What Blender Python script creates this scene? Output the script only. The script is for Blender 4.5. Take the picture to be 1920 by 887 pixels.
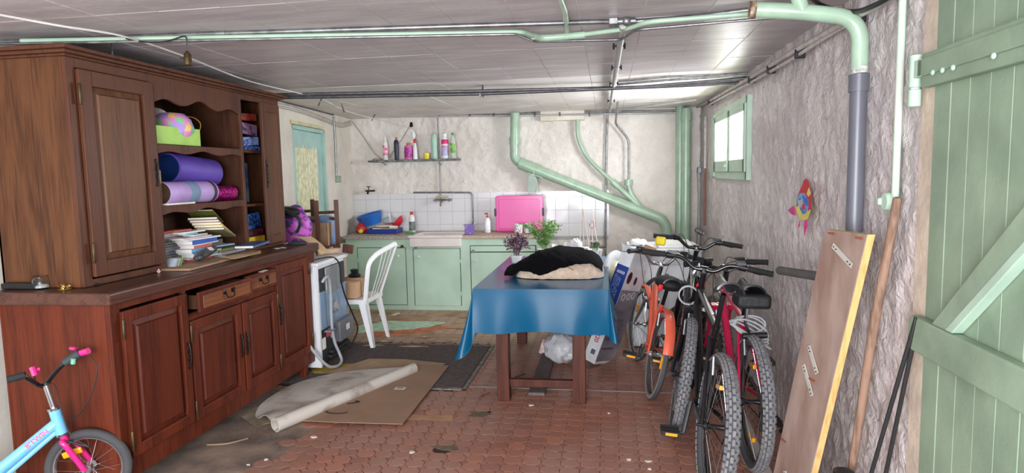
import bpy, math, random
from mathutils import Vector, Matrix, noise, Euler
random.seed(7)
S = bpy.context.scene
for _o in list(bpy.data.objects): bpy.data.objects.remove(_o)
COL = S.collection
PI = math.pi
# ------------------------------------------------------------------ camera
F, CX, CY, CAMH = 1180.0, 960.0, 443.5, 1.51
_d = Vector((1140.-CX, -(323.-CY), -F)).normalized()
_a = 1216.-CX
_z = Vector((_a, (-_d[0]*_a+_d[2]*F)/_d[1], -F)).normalized()
if _z[1] < 0: _z = -_z
_x = _d.cross(_z)
RW = Matrix((_x, _d, _z))              # camera -> world rotation
cam = bpy.data.cameras.new('camera'); camo = bpy.data.objects.new('camera', cam); COL.objects.link(camo)
cam.sensor_width = 36.0; cam.lens = F*36.0/1920.0; cam.clip_start = .02; cam.clip_end = 200
camo.matrix_world = Matrix.Translation((0, 0, CAMH)) @ RW.to_4x4()
S.camera = camo
# ------------------------------------------------------------------ world, lights, exposure
S.view_settings.view_transform = 'Standard'; S.view_settings.look = 'None'
S.view_settings.gamma = 1; S.view_settings.use_curve_mapping = False
S.view_settings.exposure = 0.83
w = bpy.data.worlds.new('overcast_sky'); S.world = w; w.use_nodes = True
bg = w.node_tree.nodes['Background']; bg.inputs[0].default_value = (.86, .93, 1, 1); bg.inputs[1].default_value = 2.2
def area(name, loc, rot, sx, sy, power, col=(1, 1, 1), spread=PI):
    l = bpy.data.lights.new(name, 'AREA'); l.shape = 'RECTANGLE'; l.size = sx; l.size_y = sy
    l.energy = power; l.color = col; l.spread = spread
    o = bpy.data.objects.new(name, l); o.location = loc; o.rotation_euler = rot; COL.objects.link(o); return o
area('garage_doorway_daylight', (-.5, -1.45, 1.25), (PI/2, 0, 0), 2.2, 1.7, 135, (.93, .96, 1))
area('window_daylight', (1.22, 5.73, 1.78), (0, PI/2+.12, 0), .55, 1.4, 92, (.95, .98, 1))
area('stair_door_daylight', (-3.3, 6.1, 1.3), (0, -PI/2, 0), 1.0, .7, 10, (.95, 1, .95))
fl = bpy.data.lights.new('camera_flash', 'POINT'); fl.energy = 11; fl.shadow_soft_size = .02
flo = bpy.data.objects.new('camera_flash', fl); flo.location = (-.01, -.03, 1.545); COL.objects.link(flo)

def P(px, py, x=None, y=None, z=None):
    r = RW @ Vector((px-CX, -(py-CY), -F))
    t = x/r[0] if x is not None else y/r[1] if y is not None else (z-CAMH)/r[2]
    return Vector((0, 0, CAMH)) + t*r
# ------------------------------------------------------------------ materials
def srgb(c):
    f = lambda v: (v/255/12.92 if v/255 <= .04045 else ((v/255+.055)/1.055)**2.4)
    return (f(c[0]), f(c[1]), f(c[2]), 1)
MATS = {}
def newmat(name):
    m = bpy.data.materials.new(name); m.use_nodes = True
    nt = m.node_tree; b = nt.nodes['Principled BSDF']; return m, nt, b
def mat(name, c, rough=.6, metal=0., var=.12, scale=6., bump=.0, bscale=40., c2=None, alpha=1., trans=0., coat=0., stretch=(1, 1, 1), detail=4., lo=.35, hi=.65, sheen=0., emit=None):
    if name in MATS: return MATS[name]
    m, nt, b = newmat(name); L = nt.links.new; N = nt.nodes.new
    tc = N('ShaderNodeTexCoord'); mp = N('ShaderNodeMapping'); mp.inputs['Scale'].default_value = stretch
    L(tc.outputs['Object'], mp.inputs[0])
    n = N('ShaderNodeTexNoise'); n.inputs['Scale'].default_value = scale; n.inputs['Detail'].default_value = detail
    L(mp.outputs[0], n.inputs['Vector'])
    r = N('ShaderNodeValToRGB'); a = srgb(c)
    bb = srgb(c2) if c2 else tuple(max(0, v*(1-2.2*var)) for v in a[:3])+(1,)
    r.color_ramp.elements[0].position = lo; r.color_ramp.elements[1].position = hi
    r.color_ramp.elements[0].color = bb; r.color_ramp.elements[1].color = a
    L(n.outputs[0], r.inputs[0]); L(r.outputs[0], b.inputs['Base Color'])
    b.inputs['Roughness'].default_value = rough; b.inputs['Metallic'].default_value = metal
    if trans: b.inputs['Transmission Weight'].default_value = trans; b.inputs['IOR'].default_value = 1.3
    if alpha < 1: b.inputs['Alpha'].default_value = alpha
    if coat: b.inputs['Coat Weight'].default_value = coat; b.inputs['Coat Roughness'].default_value = .1
    if sheen: b.inputs['Sheen Weight'].default_value = sheen
    if emit: b.inputs['Emission Color'].default_value = srgb(c); b.inputs['Emission Strength'].default_value = emit
    if bump:
        n2 = N('ShaderNodeTexNoise'); n2.inputs['Scale'].default_value = bscale; n2.inputs['Detail'].default_value = 6
        L(mp.outputs[0], n2.inputs['Vector']); bp = N('ShaderNodeBump'); bp.inputs['Strength'].default_value = bump; bp.inputs['Distance'].default_value = .01
        L(n2.outputs[0], bp.inputs['Height']); L(bp.outputs[0], b.inputs['Normal'])
    MATS[name] = m; return m
def wood(name, c, c2, axis='Z', rough=.45, scale=14., coat=.25):
    if name in MATS: return MATS[name]
    m, nt, b = newmat(name); L = nt.links.new; N = nt.nodes.new
    tc = N('ShaderNodeTexCoord'); mp = N('ShaderNodeMapping')
    st = {'X': (.06, 1, 1), 'Y': (1, .06, 1), 'Z': (1, 1, .06)}[axis]; mp.inputs['Scale'].default_value = st
    L(tc.outputs['Object'], mp.inputs[0])
    n0 = N('ShaderNodeTexNoise'); n0.inputs['Scale'].default_value = 5; n0.inputs['Detail'].default_value = 3
    n0.inputs['Distortion'].default_value = 1.2; L(mp.outputs[0], n0.inputs['Vector'])
    wv = N('ShaderNodeMath'); wv.operation = 'MULTIPLY'; wv.inputs[1].default_value = scale; L(n0.outputs[0], wv.inputs[0])
    fr = N('ShaderNodeMath'); fr.operation = 'PINGPONG'; fr.inputs[1].default_value = 1; L(wv.outputs[0], fr.inputs[0])
    n1 = N('ShaderNodeTexNoise'); n1.inputs['Scale'].default_value = 90; n1.inputs['Detail'].default_value = 4; L(mp.outputs[0], n1.inputs['Vector'])
    mx = N('ShaderNodeMath'); mx.operation = 'MULTIPLY_ADD'; mx.inputs[1].default_value = .35; L(fr.outputs[0], mx.inputs[0]); L(n1.outputs[0], mx.inputs[2])
    r = N('ShaderNodeValToRGB'); r.color_ramp.elements[0].position = .4; r.color_ramp.elements[1].position = .8
    r.color_ramp.elements[0].color = srgb(c2); r.color_ramp.elements[1].color = srgb(c); L(mx.outputs[0], r.inputs[0])
    L(r.outputs[0], b.inputs['Base Color']); b.inputs['Roughness'].default_value = rough
    b.inputs['Specular IOR Level'].default_value = .2
    bp = N('ShaderNodeBump'); bp.inputs['Strength'].default_value = .25; bp.inputs['Distance'].default_value = .003
    L(n1.outputs[0], bp.inputs['Height']); L(bp.outputs[0], b.inputs['Normal'])
    MATS[name] = m; return m
# ------------------------------------------------------------------ mesh builder
WM = {}
def wm(o): return WM.get(o.name, Matrix.Identity(4))
def rot(ax, a): return Matrix.Rotation(a, 4, ax)
def frame(d, up=Vector((0, 0, 1))):
    d = d.normalized()
    if abs(d.dot(up)) > .98: up = Vector((1, 0, 0))
    a = d.cross(up).normalized(); return a, a.cross(d).normalized()
class MB:
    def __init__(s): s.v = []; s.f = []; s.m = []; s.mi = 0; s.M = None
    def add(s, vs, fs):
        o = len(s.v)
        s.v += [(s.M @ Vector(v)) if s.M else Vector(v) for v in vs]
        s.f += [tuple(i+o for i in f) for f in fs]; s.m += [s.mi]*len(fs); return s
    def box(s, c, d, R=None):
        c = Vector(c); h = [k/2 for k in d]; vs = []
        for x in (-1, 1):
            for y in (-1, 1):
                for z in (-1, 1):
                    p = Vector((x*h[0], y*h[1], z*h[2])); vs.append((R.to_3x3() @ p if R else p)+c)
        return s.add(vs, [(0, 1, 3, 2), (4, 6, 7, 5), (0, 4, 5, 1), (2, 3, 7, 6), (0, 2, 6, 4), (1, 5, 7, 3)])
    def bb(s, x0, x1, y0, y1, z0, z1): return s.box(((x0+x1)/2, (y0+y1)/2, (z0+z1)/2), (abs(x1-x0), abs(y1-y0), abs(z1-z0)))
    def hexa(s, b4, t4):
        return s.add(list(b4)+list(t4), [(3, 2, 1, 0), (4, 5, 6, 7), (0, 1, 5, 4), (1, 2, 6, 5), (2, 3, 7, 6), (3, 0, 4, 7)])
    def tube(s, pts, r, n=8, caps=True, closed=False, flat=1.):
        pts = [Vector(p) for p in pts]; k = len(pts); vs = []; a = None
        for i, p in enumerate(pts):
            q0 = pts[i-1] if (i > 0 or closed) else p; q1 = pts[(i+1) % k] if (i < k-1 or closed) else p
            d = (q1-q0)
            if d.length < 1e-9: d = Vector((0, 0, 1))
            d.normalize()
            if a is None: a, b = frame(d)
            else:
                a = (a-d*a.dot(d)); a = a.normalized() if a.length > 1e-6 else frame(d)[0]; b = a.cross(d).normalized()
            rr = r[i] if isinstance(r, (list, tuple)) else r
            for j in range(n):
                t = 2*PI*j/n; vs.append(p+a*math.cos(t)*rr+b*math.sin(t)*rr*flat)
        fs = []
        for i in range(k if closed else k-1):
            for j in range(n):
                i2 = (i+1) % k
                fs.append((i*n+j, i2*n+j, i2*n+(j+1) % n, i*n+(j+1) % n))
        if caps and not closed:
            fs.append(tuple(range(n))); fs.append(tuple((k-1)*n+j for j in reversed(range(n))))
        return s.add(vs, fs)
    def lathe(s, prof, n=20, M=None, caps=True):
        M = M or Matrix.Identity(4); vs = []; k = len(prof)
        for r, z in prof:
            for j in range(n):
                t = 2*PI*j/n; vs.append(M @ Vector((r*math.cos(t), r*math.sin(t), z)))
        fs = [(i*n+j, i*n+(j+1) % n, (i+1)*n+(j+1) % n, (i+1)*n+j) for i in range(k-1) for j in range(n)]
        if caps:
            fs.append(tuple(reversed(range(n)))); fs.append(tuple((k-1)*n+j for j in range(n)))
        return s.add(vs, fs)
    def prism(s, poly, h, M=None):
        M = M or Matrix.Identity(4); n = len(poly)
        vs = [M @ Vector((p[0], p[1], 0)) for p in poly]+[M @ Vector((p[0], p[1], h)) for p in poly]
        return s.add(vs, [tuple(reversed(range(n))), tuple(range(n, 2*n))]+[(i, (i+1) % n, n+(i+1) % n, n+i) for i in range(n)])
    def grid(s, fn, nu, nv, skip=None):
        vs = [fn(i/nu, j/nv) for j in range(nv+1) for i in range(nu+1)]
        fs = [(j*(nu+1)+i, j*(nu+1)+i+1, (j+1)*(nu+1)+i+1, (j+1)*(nu+1)+i) for j in range(nv) for i in range(nu) if not (skip and skip((i+.5)/nu, (j+.5)/nv))]
        return s.add(vs, fs)
    def sheet(s, fn, nu, nv, th):         # closed thin sheet with thickness th
        g = [[Vector(fn(i/nu, j/nv)) for i in range(nu+1)] for j in range(nv+1)]
        top = []; bot = []
        for j in range(nv+1):
            for i in range(nu+1):
                du = g[j][min(i+1, nu)]-g[j][max(i-1, 0)]; dv = g[min(j+1, nv)][i]-g[max(j-1, 0)][i]
                n = du.cross(dv); n = n.normalized() if n.length > 1e-9 else Vector((0, 0, 1))
                top.append(g[j][i]+n*th/2); bot.append(g[j][i]-n*th/2)
        W = nu+1; o = len(top); fs = []
        for j in range(nv):
            for i in range(nu):
                a = j*W+i; fs.append((a, a+1, a+1+W, a+W)); fs.append((o+a+W, o+a+1+W, o+a+1, o+a))
        for i in range(nu):
            fs.append((i+1, i, o+i, o+i+1)); a = nv*W+i; fs.append((a, a+1, o+a+1, o+a))
        for j in range(nv):
            a = j*W; fs.append((a, a+W, o+a+W, o+a)); a = j*W+nu; fs.append((a+W, a, o+a, o+a+W))
        return s.add(top+bot, fs)
    def sphere(s, c, r, nu=16, nv=10, M=None):
        c = Vector(c); r = r if isinstance(r, (tuple, list)) else (r, r, r); vs = []; fs = []
        for j in range(1, nv):
            for i in range(nu):
                p = Vector((r[0]*math.sin(PI*j/nv)*math.cos(2*PI*i/nu), r[1]*math.sin(PI*j/nv)*math.sin(2*PI*i/nu), r[2]*math.cos(PI*j/nv)))
                vs.append((M.to_3x3() @ p if M else p)+c)
        t = Vector((0, 0, r[2])); t = M.to_3x3() @ t if M else t
        vs += [c+t, c-t]; T = len(vs)-2
        for j in range(nv-2):
            for i in range(nu): fs.append((j*nu+i, (j+1)*nu+i, (j+1)*nu+(i+1) % nu, j*nu+(i+1) % nu))
        for i in range(nu):
            fs.append((T, i, (i+1) % nu)); fs.append((T+1, (nv-2)*nu+(i+1) % nu, (nv-2)*nu+i))
        return s.add(vs, fs)
    def build(s, name, m, parent=None, label=None, cat=None, group=None, kind=None, smooth=40, bevel=0, local=False, origin=True, seg=2):
        vs = s.v; off = None
        if parent is None and origin and vs:
            lo = [min(v[k] for v in vs) for k in range(3)]; hi = [max(v[k] for v in vs) for k in range(3)]
            off = Vector(((lo[0]+hi[0])/2, (lo[1]+hi[1])/2, lo[2])); vs = [v-off for v in vs]
        me = bpy.data.meshes.new(name); me.from_pydata([tuple(v) for v in vs], [], s.f); me.validate(); me.update()
        for mm in (m if isinstance(m, (list, tuple)) else [m]): me.materials.append(mm)
        if isinstance(m, (list, tuple)) and len(s.m) == len(me.polygons): me.polygons.foreach_set('material_index', s.m)
        if smooth:
            me.polygons.foreach_set('use_smooth', [True]*len(me.polygons)); me.set_sharp_from_angle(angle=math.radians(smooth))
        o = bpy.data.objects.new(name, me); COL.objects.link(o)
        if off is not None: o.location = off; WM[o.name] = Matrix.Translation(off)
        if parent:
            o.parent = parent
            if not local: o.matrix_parent_inverse = wm(parent).inverted(); WM[o.name] = Matrix.Identity(4)
            else: WM[o.name] = wm(parent)
        if bevel:
            b = o.modifiers.new('bevel', 'BEVEL'); b.width = bevel; b.segments = seg; b.limit_method = 'ANGLE'; b.angle_limit = math.radians(40)
        tag(o, label, cat, group, kind); return o
def tag(o, label=None, cat=None, group=None, kind=None):
    for k, v in (('label', label), ('category', cat), ('group', group), ('kind', kind)):
        if v: o[k] = v
    return o
def thing(name, label, cat, loc=(0, 0, 0), M=None, group=None):
    o = bpy.data.objects.new(name, None); o.empty_display_size = .05; COL.objects.link(o)
    o.matrix_world = M if M else Matrix.Translation(loc); WM[o.name] = o.matrix_world.copy() if M is None else M.copy()
    if M is None: WM[o.name] = Matrix.Translation(Vector(loc))
    return tag(o, label, cat, group)
def text(txt, size, M, m, parent, name='lettering', ext=.0006, local=False, bold=0.):
    c = bpy.data.curves.new('t', 'FONT'); c.body = txt; c.size = size; c.extrude = ext; c.align_x = 'CENTER'; c.align_y = 'CENTER'; c.offset = bold
    o = bpy.data.objects.new('t', c); COL.objects.link(o); dg = bpy.context.evaluated_depsgraph_get()
    me = bpy.data.meshes.new_from_object(o.evaluated_get(dg)); bpy.data.objects.remove(o)
    me.transform(M); me.materials.clear(); me.materials.append(m); r = bpy.data.objects.new(name, me); COL.objects.link(r); r.parent = parent
    if not local: r.matrix_parent_inverse = wm(parent).inverted()
    return r
def smooth_path(pts, n=6):
    pts = [Vector(p) for p in pts]; out = []
    for i in range(len(pts)-1):
        p0 = pts[max(i-1, 0)]; p1 = pts[i]; p2 = pts[i+1]; p3 = pts[min(i+2, len(pts)-1)]
        for k in range(n):
            t = k/n; out.append(.5*((2*p1)+(p2-p0)*t+(2*p0-5*p1+4*p2-p3)*t*t+(3*p1-p0-3*p2+p3)*t**3))
    return out+[pts[-1]]
def bend(pts, r, n=5):                    # polyline with rounded corners
    pts = [Vector(p) for p in pts]; out = [pts[0]]
    for i in range(1, len(pts)-1):
        a, b, c = pts[i-1], pts[i], pts[i+1]; d0 = (a-b); d1 = (c-b); k = min(r, d0.length*.45, d1.length*.45)
        s0 = b+d0.normalized()*k; s1 = b+d1.normalized()*k
        for q in range(n+1):
            t = q/n; out.append((1-t)**2*s0+2*t*(1-t)*b+t*t*s1)
    return out+[pts[-1]]
# ------------------------------------------------------------------ palette
PGREEN = mat('pale_green_paint', (182, 206, 186), .5, bump=.05, var=.08, scale=3)
PIPEG = mat('green_gloss_pipe_paint', (166, 192, 168), .25, var=.08, scale=9, bump=.03)
AQUA = mat('aqua_door_paint', (178, 214, 206), .5, var=.08, scale=4)
GALV = mat('galvanised_steel', (150, 150, 150), .38, .75, var=.2, scale=20)
DARKPIPE = mat('dark_grey_pipe', (105, 103, 106), .4, .5, var=.15, scale=20)
CHROME = mat('chrome', (215, 215, 220), .15, 1., var=.05)
BLACKP = mat('black_plastic', (24, 24, 27), .42, var=.1)
RUBBER = mat('black_rubber', (34, 33, 34), .75, var=.1)
WHITEP = mat('white_plastic', (232, 232, 232), .35, var=.05)
PAPER = mat('paper', (225, 220, 212), .8, var=.06)
CARD = mat('brown_cardboard', (176, 142, 112), .85, var=.12, scale=5, bump=.05)
BRASS = mat('tarnished_brass', (92, 74, 48), .5, .7, var=.2, scale=30)
IRON = mat('dark_iron', (36, 31, 29), .45, .6, var=.2, scale=40)
GLASS = mat('clear_glass', (235, 242, 245), .05, trans=1., var=.0)
ORANGE = mat('orange_reflector', (255, 170, 20), .2, var=.1, coat=1., scale=200)
REDL = mat('red_lens', (240, 30, 30), .2, coat=1., var=.1)
WGLASS = mat('window_glass', (235, 242, 245), .05, alpha=.10, var=.0)
CLOTHPIN = mat('weathered_peg_wood', (110, 98, 84), .8)
def colm(c, rough=.5, **k): return mat('colour_%d_%d_%d' % c, c, rough, var=.07, **k)
# ================================================================== STRUCTURE
ZC, YB, XR = 2.22, 7.4, 1.02
def XL(y): return -2.98 if y < 5.0 else -2.90-(y-5.0)*.084
# ---- floor tiles: elongated octagons with small square insets
mt, nt, b = newmat('terracotta_tile'); L = nt.links.new; N = nt.nodes.new
ge = N('ShaderNodeNewGeometry'); sn = N('ShaderNodeVectorMath'); sn.operation = 'SNAP'; sn.inputs[1].default_value = (.102, .088, 9)
of = N('ShaderNodeVectorMath'); of.operation = 'ADD'; of.inputs[1].default_value = (.051+5.1, .044+4.4, 3); L(ge.outputs['Position'], of.inputs[0]); L(of.outputs[0], sn.inputs[0])
wn = N('ShaderNodeTexWhiteNoise'); L(sn.outputs[0], wn.inputs['Vector'])
r = N('ShaderNodeValToRGB'); cr = r.color_ramp
cr.elements[0].position = 0; cr.elements[0].color = srgb((140, 94, 80)); cr.elements[1].position = 1; cr.elements[1].color = srgb((164, 108, 88))
e = cr.elements.new(.5); e.color = srgb((152, 100, 82)); L(wn.outputs['Value'], r.inputs[0])
n1 = N('ShaderNodeTexNoise'); n1.inputs['Scale'].default_value = 2.2; n1.inputs['Detail'].default_value = 6; L(ge.outputs['Position'], n1.inputs['Vector'])
r1 = N('ShaderNodeValToRGB'); r1.color_ramp.elements[0].position = .42; r1.color_ramp.elements[1].position = .62; L(n1.outputs[0], r1.inputs[0])
mx = N('ShaderNodeMix'); mx.data_type = 'RGBA'; mx.inputs[7].default_value = srgb((150, 118, 106)); L(r1.outputs[0], mx.inputs[0]); L(r.outputs[0], mx.inputs[6])
dm = N('ShaderNodeMath'); dm.operation = 'MULTIPLY'; dm.inputs[1].default_value = .62; L(r1.outputs[0], dm.inputs[0]); L(dm.outputs[0], mx.inputs[0])
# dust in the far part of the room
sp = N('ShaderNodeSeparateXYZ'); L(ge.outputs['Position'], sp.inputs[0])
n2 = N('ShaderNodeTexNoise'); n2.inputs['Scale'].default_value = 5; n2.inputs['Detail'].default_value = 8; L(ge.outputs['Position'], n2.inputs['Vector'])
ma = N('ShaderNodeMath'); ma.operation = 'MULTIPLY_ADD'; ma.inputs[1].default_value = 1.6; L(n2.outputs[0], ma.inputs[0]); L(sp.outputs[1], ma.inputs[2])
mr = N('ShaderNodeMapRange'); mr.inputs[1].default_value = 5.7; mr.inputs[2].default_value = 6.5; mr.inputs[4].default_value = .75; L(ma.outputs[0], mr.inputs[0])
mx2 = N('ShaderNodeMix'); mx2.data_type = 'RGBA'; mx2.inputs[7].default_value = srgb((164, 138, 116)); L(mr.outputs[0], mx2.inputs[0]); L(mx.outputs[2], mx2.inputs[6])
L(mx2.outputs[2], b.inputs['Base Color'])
rr = N('ShaderNodeMapRange'); rr.inputs[3].default_value = .26; rr.inputs[4].default_value = .6; L(n1.outputs[0], rr.inputs[0]); L(rr.outputs[0], b.inputs['Roughness'])
n3 = N('ShaderNodeTexNoise'); n3.inputs['Scale'].default_value = 60; n3.inputs['Detail'].default_value = 5; L(ge.outputs['Position'], n3.inputs['Vector'])
bp = N('ShaderNodeBump'); bp.inputs['Strength'].default_value = .25; bp.inputs['Distance'].default_value = .004; L(n3.outputs[0], bp.inputs['Height']); L(bp.outputs[0], b.inputs['Normal'])
TILE = mt
GROUT = mat('dark_grout', (62, 40, 34), .9, bump=.2)
fb = MB(); fb.bb(-3.6, 1.6, -2.0, 7.8, -.12, -.0045); floor = fb.build('floor', GROUT, kind='structure', smooth=0, origin=False)
PX, PY = .102, .088
def octo(cx, cy, z1, tx=0, ty=0):
    a, c, g = PX/2-.0018, PY/2-.0018, .0265
    pts = [(-a+g, -c), (a-g, -c), (a, -c+g), (a, c-g), (a-g, c), (-a+g, c), (-a, c-g), (-a, -c+g)]
    k = .972
    return [(x, y, -.006) for x, y in pts]+[(x, y, z1-.0012) for x, y in pts]+[(x*k, y*k, z1) for x, y in pts]
OF = [tuple(8+i for i in range(8))]
def octfaces():
    f = []
    for i in range(8):
        j = (i+1) % 8; f.append((i, j, 8+j, 8+i)); f.append((8+i, 8+j, 16+j, 16+i))
    f.append(tuple(range(16, 24))); return f
holes = [P(845, 838, z=0), P(893, 777, z=0)]
om = MB(); om.add(octo(0, 0, 0), octfaces())
tme = bpy.data.meshes.new('floor_tile'); tme.from_pydata([tuple(v) for v in om.v], [], om.f); tme.materials.append(TILE)
def inmat(x, y): return (-2.5 < x < -1.02 and 4.18 < y < 5.42)
spots = []
for i in range(-30, 11):
    for j in range(20, 84):
        x, y = i*PX, j*PY
        if x > XR-.02 or x < XL(y)+.02: continue
        if min((Vector((x, y, 0))-h).length for h in holes) < .055: continue
        if inmat(x, y): continue
        if y > 5.55 and x < -1.0 and noise.noise(Vector((x*2.3, y*2.3, 4))) > -.05 and y < 6.75: continue
        if x < -1.85+ .18*noise.noise(Vector((0, y*4, 0))) and y < 4.1: continue
        spots.append((x, y))
vis = []
for x, y in spots:
    if y < 3.0: continue
    c = RW.transposed() @ Vector((x, y, -CAMH)); px = CX-F*c[0]/c[2]; py = CY+F*c[1]/c[2]
    if -20 < px < 1940 and py < 905 and x > -2.0: vis.append((y, x))
vis.sort(); indiv = set(vis[:300])
sb = MB()
for x, y in spots:
    if (y, x) in indiv:
        o = bpy.data.objects.new('tile', tme); COL.objects.link(o); o.parent = floor
        o.location = (x, y, random.uniform(-.0003, .0003)); o.rotation_euler = (random.uniform(-.003, .003), random.uniform(-.003, .003), random.uniform(-.01, .01))
    else:
        sb.M = Matrix.Translation((x, y, random.uniform(-.0003, .0003))); sb.add(octo(0, 0, 0), octfaces())
sb.M = None; sb.build('tiles', TILE, floor, kind='stuff', smooth=0)
sb = MB()
for x, y in spots:
    g = .0215; cx, cy = x+PX/2, y+PY/2
    sb.hexa([(cx-g, cy, -.006), (cx, cy-g, -.006), (cx+g, cy, -.006), (cx, cy+g, -.006)], [(cx-g, cy, -.0006), (cx, cy-g, -.0006), (cx+g, cy, -.0006), (cx, cy+g, -.0006)])
sb.build('square_insets', mat('inset_terracotta', (166, 116, 98), .45, var=.1, scale=7, c2=(136, 92, 78)), floor, kind='stuff', smooth=0)
# screed showing through along the sideboard and in the broken area
def blob(pts, z0, z1, name, m, jit=.02, sub=5, **k):
    pts = [Vector((p[0], p[1], 0)) for p in pts]; out = []
    for i in range(len(pts)):
        a, c = pts[i], pts[(i+1) % len(pts)]
        for q in range(sub):
            p = a.lerp(c, q/sub); s = jit*noise.noise(p*9.)*1.6
            out.append((p[0]+s, p[1]+jit*noise.noise(p*11.+Vector((5, 5, 5)))*1.6))
    mb = MB(); mb.prism(out, z1-z0, Matrix.Translation((0, 0, z0))); return mb.build(name, m, floor, smooth=0, **k)
CONC = mat('dirty_concrete', (146, 126, 110), .85, var=.2, scale=5, bump=.3, c2=(98, 84, 76))
DIRT = mat('trodden_dirt_screed', (172, 142, 114), .9, scale=4, bump=.4, c2=(126, 98, 78))
blob([(-2.98, 1.8), (-1.93, 1.8), (-1.86, 2.9), (-1.83, 3.4), (-1.80, 4.12), (-2.9, 4.12), (-2.98, 3)], -.0045, -.0005, 'screed', CONC)
blob([(-2.98, 1.8), (-1.62, 1.8), (-1.6, 4.15), (-2.98, 4.15)], -.0046, -.0028, 'screed', CONC)
blob([(-2.98, 5.45), (-.95, 5.48), (-1.0, 6.78), (-3.0, 6.78)], -.0045, -.0015, 'screed', DIRT)
blob([P(690, 608, z=0), P(720, 603, z=0), P(795, 603, z=0), P(835, 605, z=0), P(800, 614, z=0), P(765, 618, z=0), P(730, 620, z=0), P(700, 622, z=0), P(672, 624, z=0), P(672, 612, z=0)], -.001, .004, 'linoleum_patch', mat('pale_green_lino', (178, 205, 180), .7, var=.15, scale=12), .03, label='pale green remnant of old linoleum')
blob([P(683, 626, z=0), P(700, 619, z=0), P(735, 619, z=0), P(760, 615, z=0), P(800, 612, z=0), P(852, 612, z=0), P(852, 617, z=0), P(800, 622, z=0), P(740, 628, z=0), P(690, 633, z=0)], -.002, .002, 'broken_mortar', mat('orange_mortar', (190, 116, 80), .9, var=.2, scale=14, bump=.4), .03)
for h, nm in zip(holes, ('hole', 'hole')):
    blob([(h[0]-.10, h[1]-.0), (h[0]-.05, h[1]+.05), (h[0]+.04, h[1]+.055), (h[0]+.1, h[1]+.01), (h[0]+.03, h[1]-.05), (h[0]-.04, h[1]-.04)], -.004, -.0002, 'broken_tile_hole', mat('hole_mortar', (108, 96, 78), .95, bump=.6, var=.15, scale=30), .005, 4)
blob([P(742, 778, z=0), P(850, 779, z=0), P(848, 787, z=0), P(745, 786, z=0)], -.002, .0006, 'tape_strip', mat('old_masking_tape', (182, 140, 104), .8), .008)
# metal edging strips in the floor
mb = MB(); a = P(865, 724, z=0); c = P(1275, 737, z=0); d = (c-a).normalized(); nrm = Vector((-d[1], d[0], 0))*.008
mb.hexa([a-nrm-Vector((0, 0, .004)), c-nrm-Vector((0, 0, .004)), c+nrm-Vector((0, 0, .004)), a+nrm-Vector((0, 0, .004))], [a-nrm+Vector((0, 0, .002)), c-nrm+Vector((0, 0, .002)), c+nrm+Vector((0, 0, .002)), a+nrm+Vector((0, 0, .002))])
mb.build('metal_strip', mat('worn_zinc', (160, 150, 145), .5, .3), floor, smooth=0)
# ---- ceiling panels
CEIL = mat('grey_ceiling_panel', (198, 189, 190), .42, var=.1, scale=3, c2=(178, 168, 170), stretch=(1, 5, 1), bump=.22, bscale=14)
CEILW = mat('paler_ceiling_panel', (236, 231, 226), .45, var=.06, scale=3, c2=(214, 206, 200), bump=.15, bscale=12)  # paler tone for the ceiling panels towards the back wall
SEAM = mat('white_seam_plaster', (226, 220, 216), .8)
cb = MB(); cb.bb(-3.4, 1.35, -1.5, 7.7, ZC+.0012, ZC+.2); ceil = cb.build('ceiling', SEAM, kind='structure', smooth=0, origin=False)
cx0 = -.125
pm = {}
for i in range(-11, 5):
    for j in range(-7, 9):
        x0 = cx0+i*.289; y0 = 3.66+j*.60
        x1 = x0+.289; y1 = y0+.60
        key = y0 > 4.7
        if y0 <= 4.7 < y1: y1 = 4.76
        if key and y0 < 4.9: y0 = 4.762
        xa, xb = max(x0, -3.15), min(x1, XR+.02)
        if xb-xa < .03 or y0 > YB: continue
        y1 = min(y1, YB+.02); gp = .0028
        mb = MB(); dz = random.uniform(0, .002); t = .008
        mb.hexa([(xa+gp, y0+gp, ZC-dz), (xa+gp, y1-gp, ZC-dz), (xb-gp, y1-gp, ZC-dz), (xb-gp, y0+gp, ZC-dz)], [(xa+gp, y0+gp, ZC+t), (xa+gp, y1-gp, ZC+t), (xb-gp, y1-gp, ZC+t), (xb-gp, y0+gp, ZC+t)])
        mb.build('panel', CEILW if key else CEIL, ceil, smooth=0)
# ---- rough plastered walls
def roughmat(name, c, c2, spec=.35, bs=26, st=.55, stretch=(1, 1, 1)):
    m, nt, b = newmat(name); L = nt.links.new; N = nt.nodes.new
    tc = N('ShaderNodeTexCoord'); mp = N('ShaderNodeMapping'); mp.inputs['Scale'].default_value = stretch; L(tc.outputs['Object'], mp.inputs[0])
    n = N('ShaderNodeTexNoise'); n.inputs['Scale'].default_value = 2.2; n.inputs['Detail'].default_value = 9; n.inputs['Roughness'].default_value = .65; L(mp.outputs[0], n.inputs[0])
    r = N('ShaderNodeValToRGB'); r.color_ramp.elements[0].position = .38; r.color_ramp.elements[1].position = .62
    r.color_ramp.elements[0].color = srgb(c2); r.color_ramp.elements[1].color = srgb(c); L(n.outputs[0], r.inputs[0]); L(r.outputs[0], b.inputs['Base Color'])
    b.inputs['Roughness'].default_value = spec
    v = N('ShaderNodeTexNoise'); v.inputs['Scale'].default_value = bs; v.inputs['Detail'].default_value = 5; v.inputs['Distortion'].default_value = 1.4; L(mp.outputs[0], v.inputs[0])
    bp = N('ShaderNodeBump'); bp.inputs['Strength'].default_value = st; bp.inputs['Distance'].default_value = .012; L(v.outputs[0], bp.inputs['Height']); L(bp.outputs[0], b.inputs['Normal'])
    return m
WR = roughmat('rough_painted_masonry', (212, 203, 202), (188, 177, 177), .32, 24, .9, (1, 1, .85))
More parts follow.
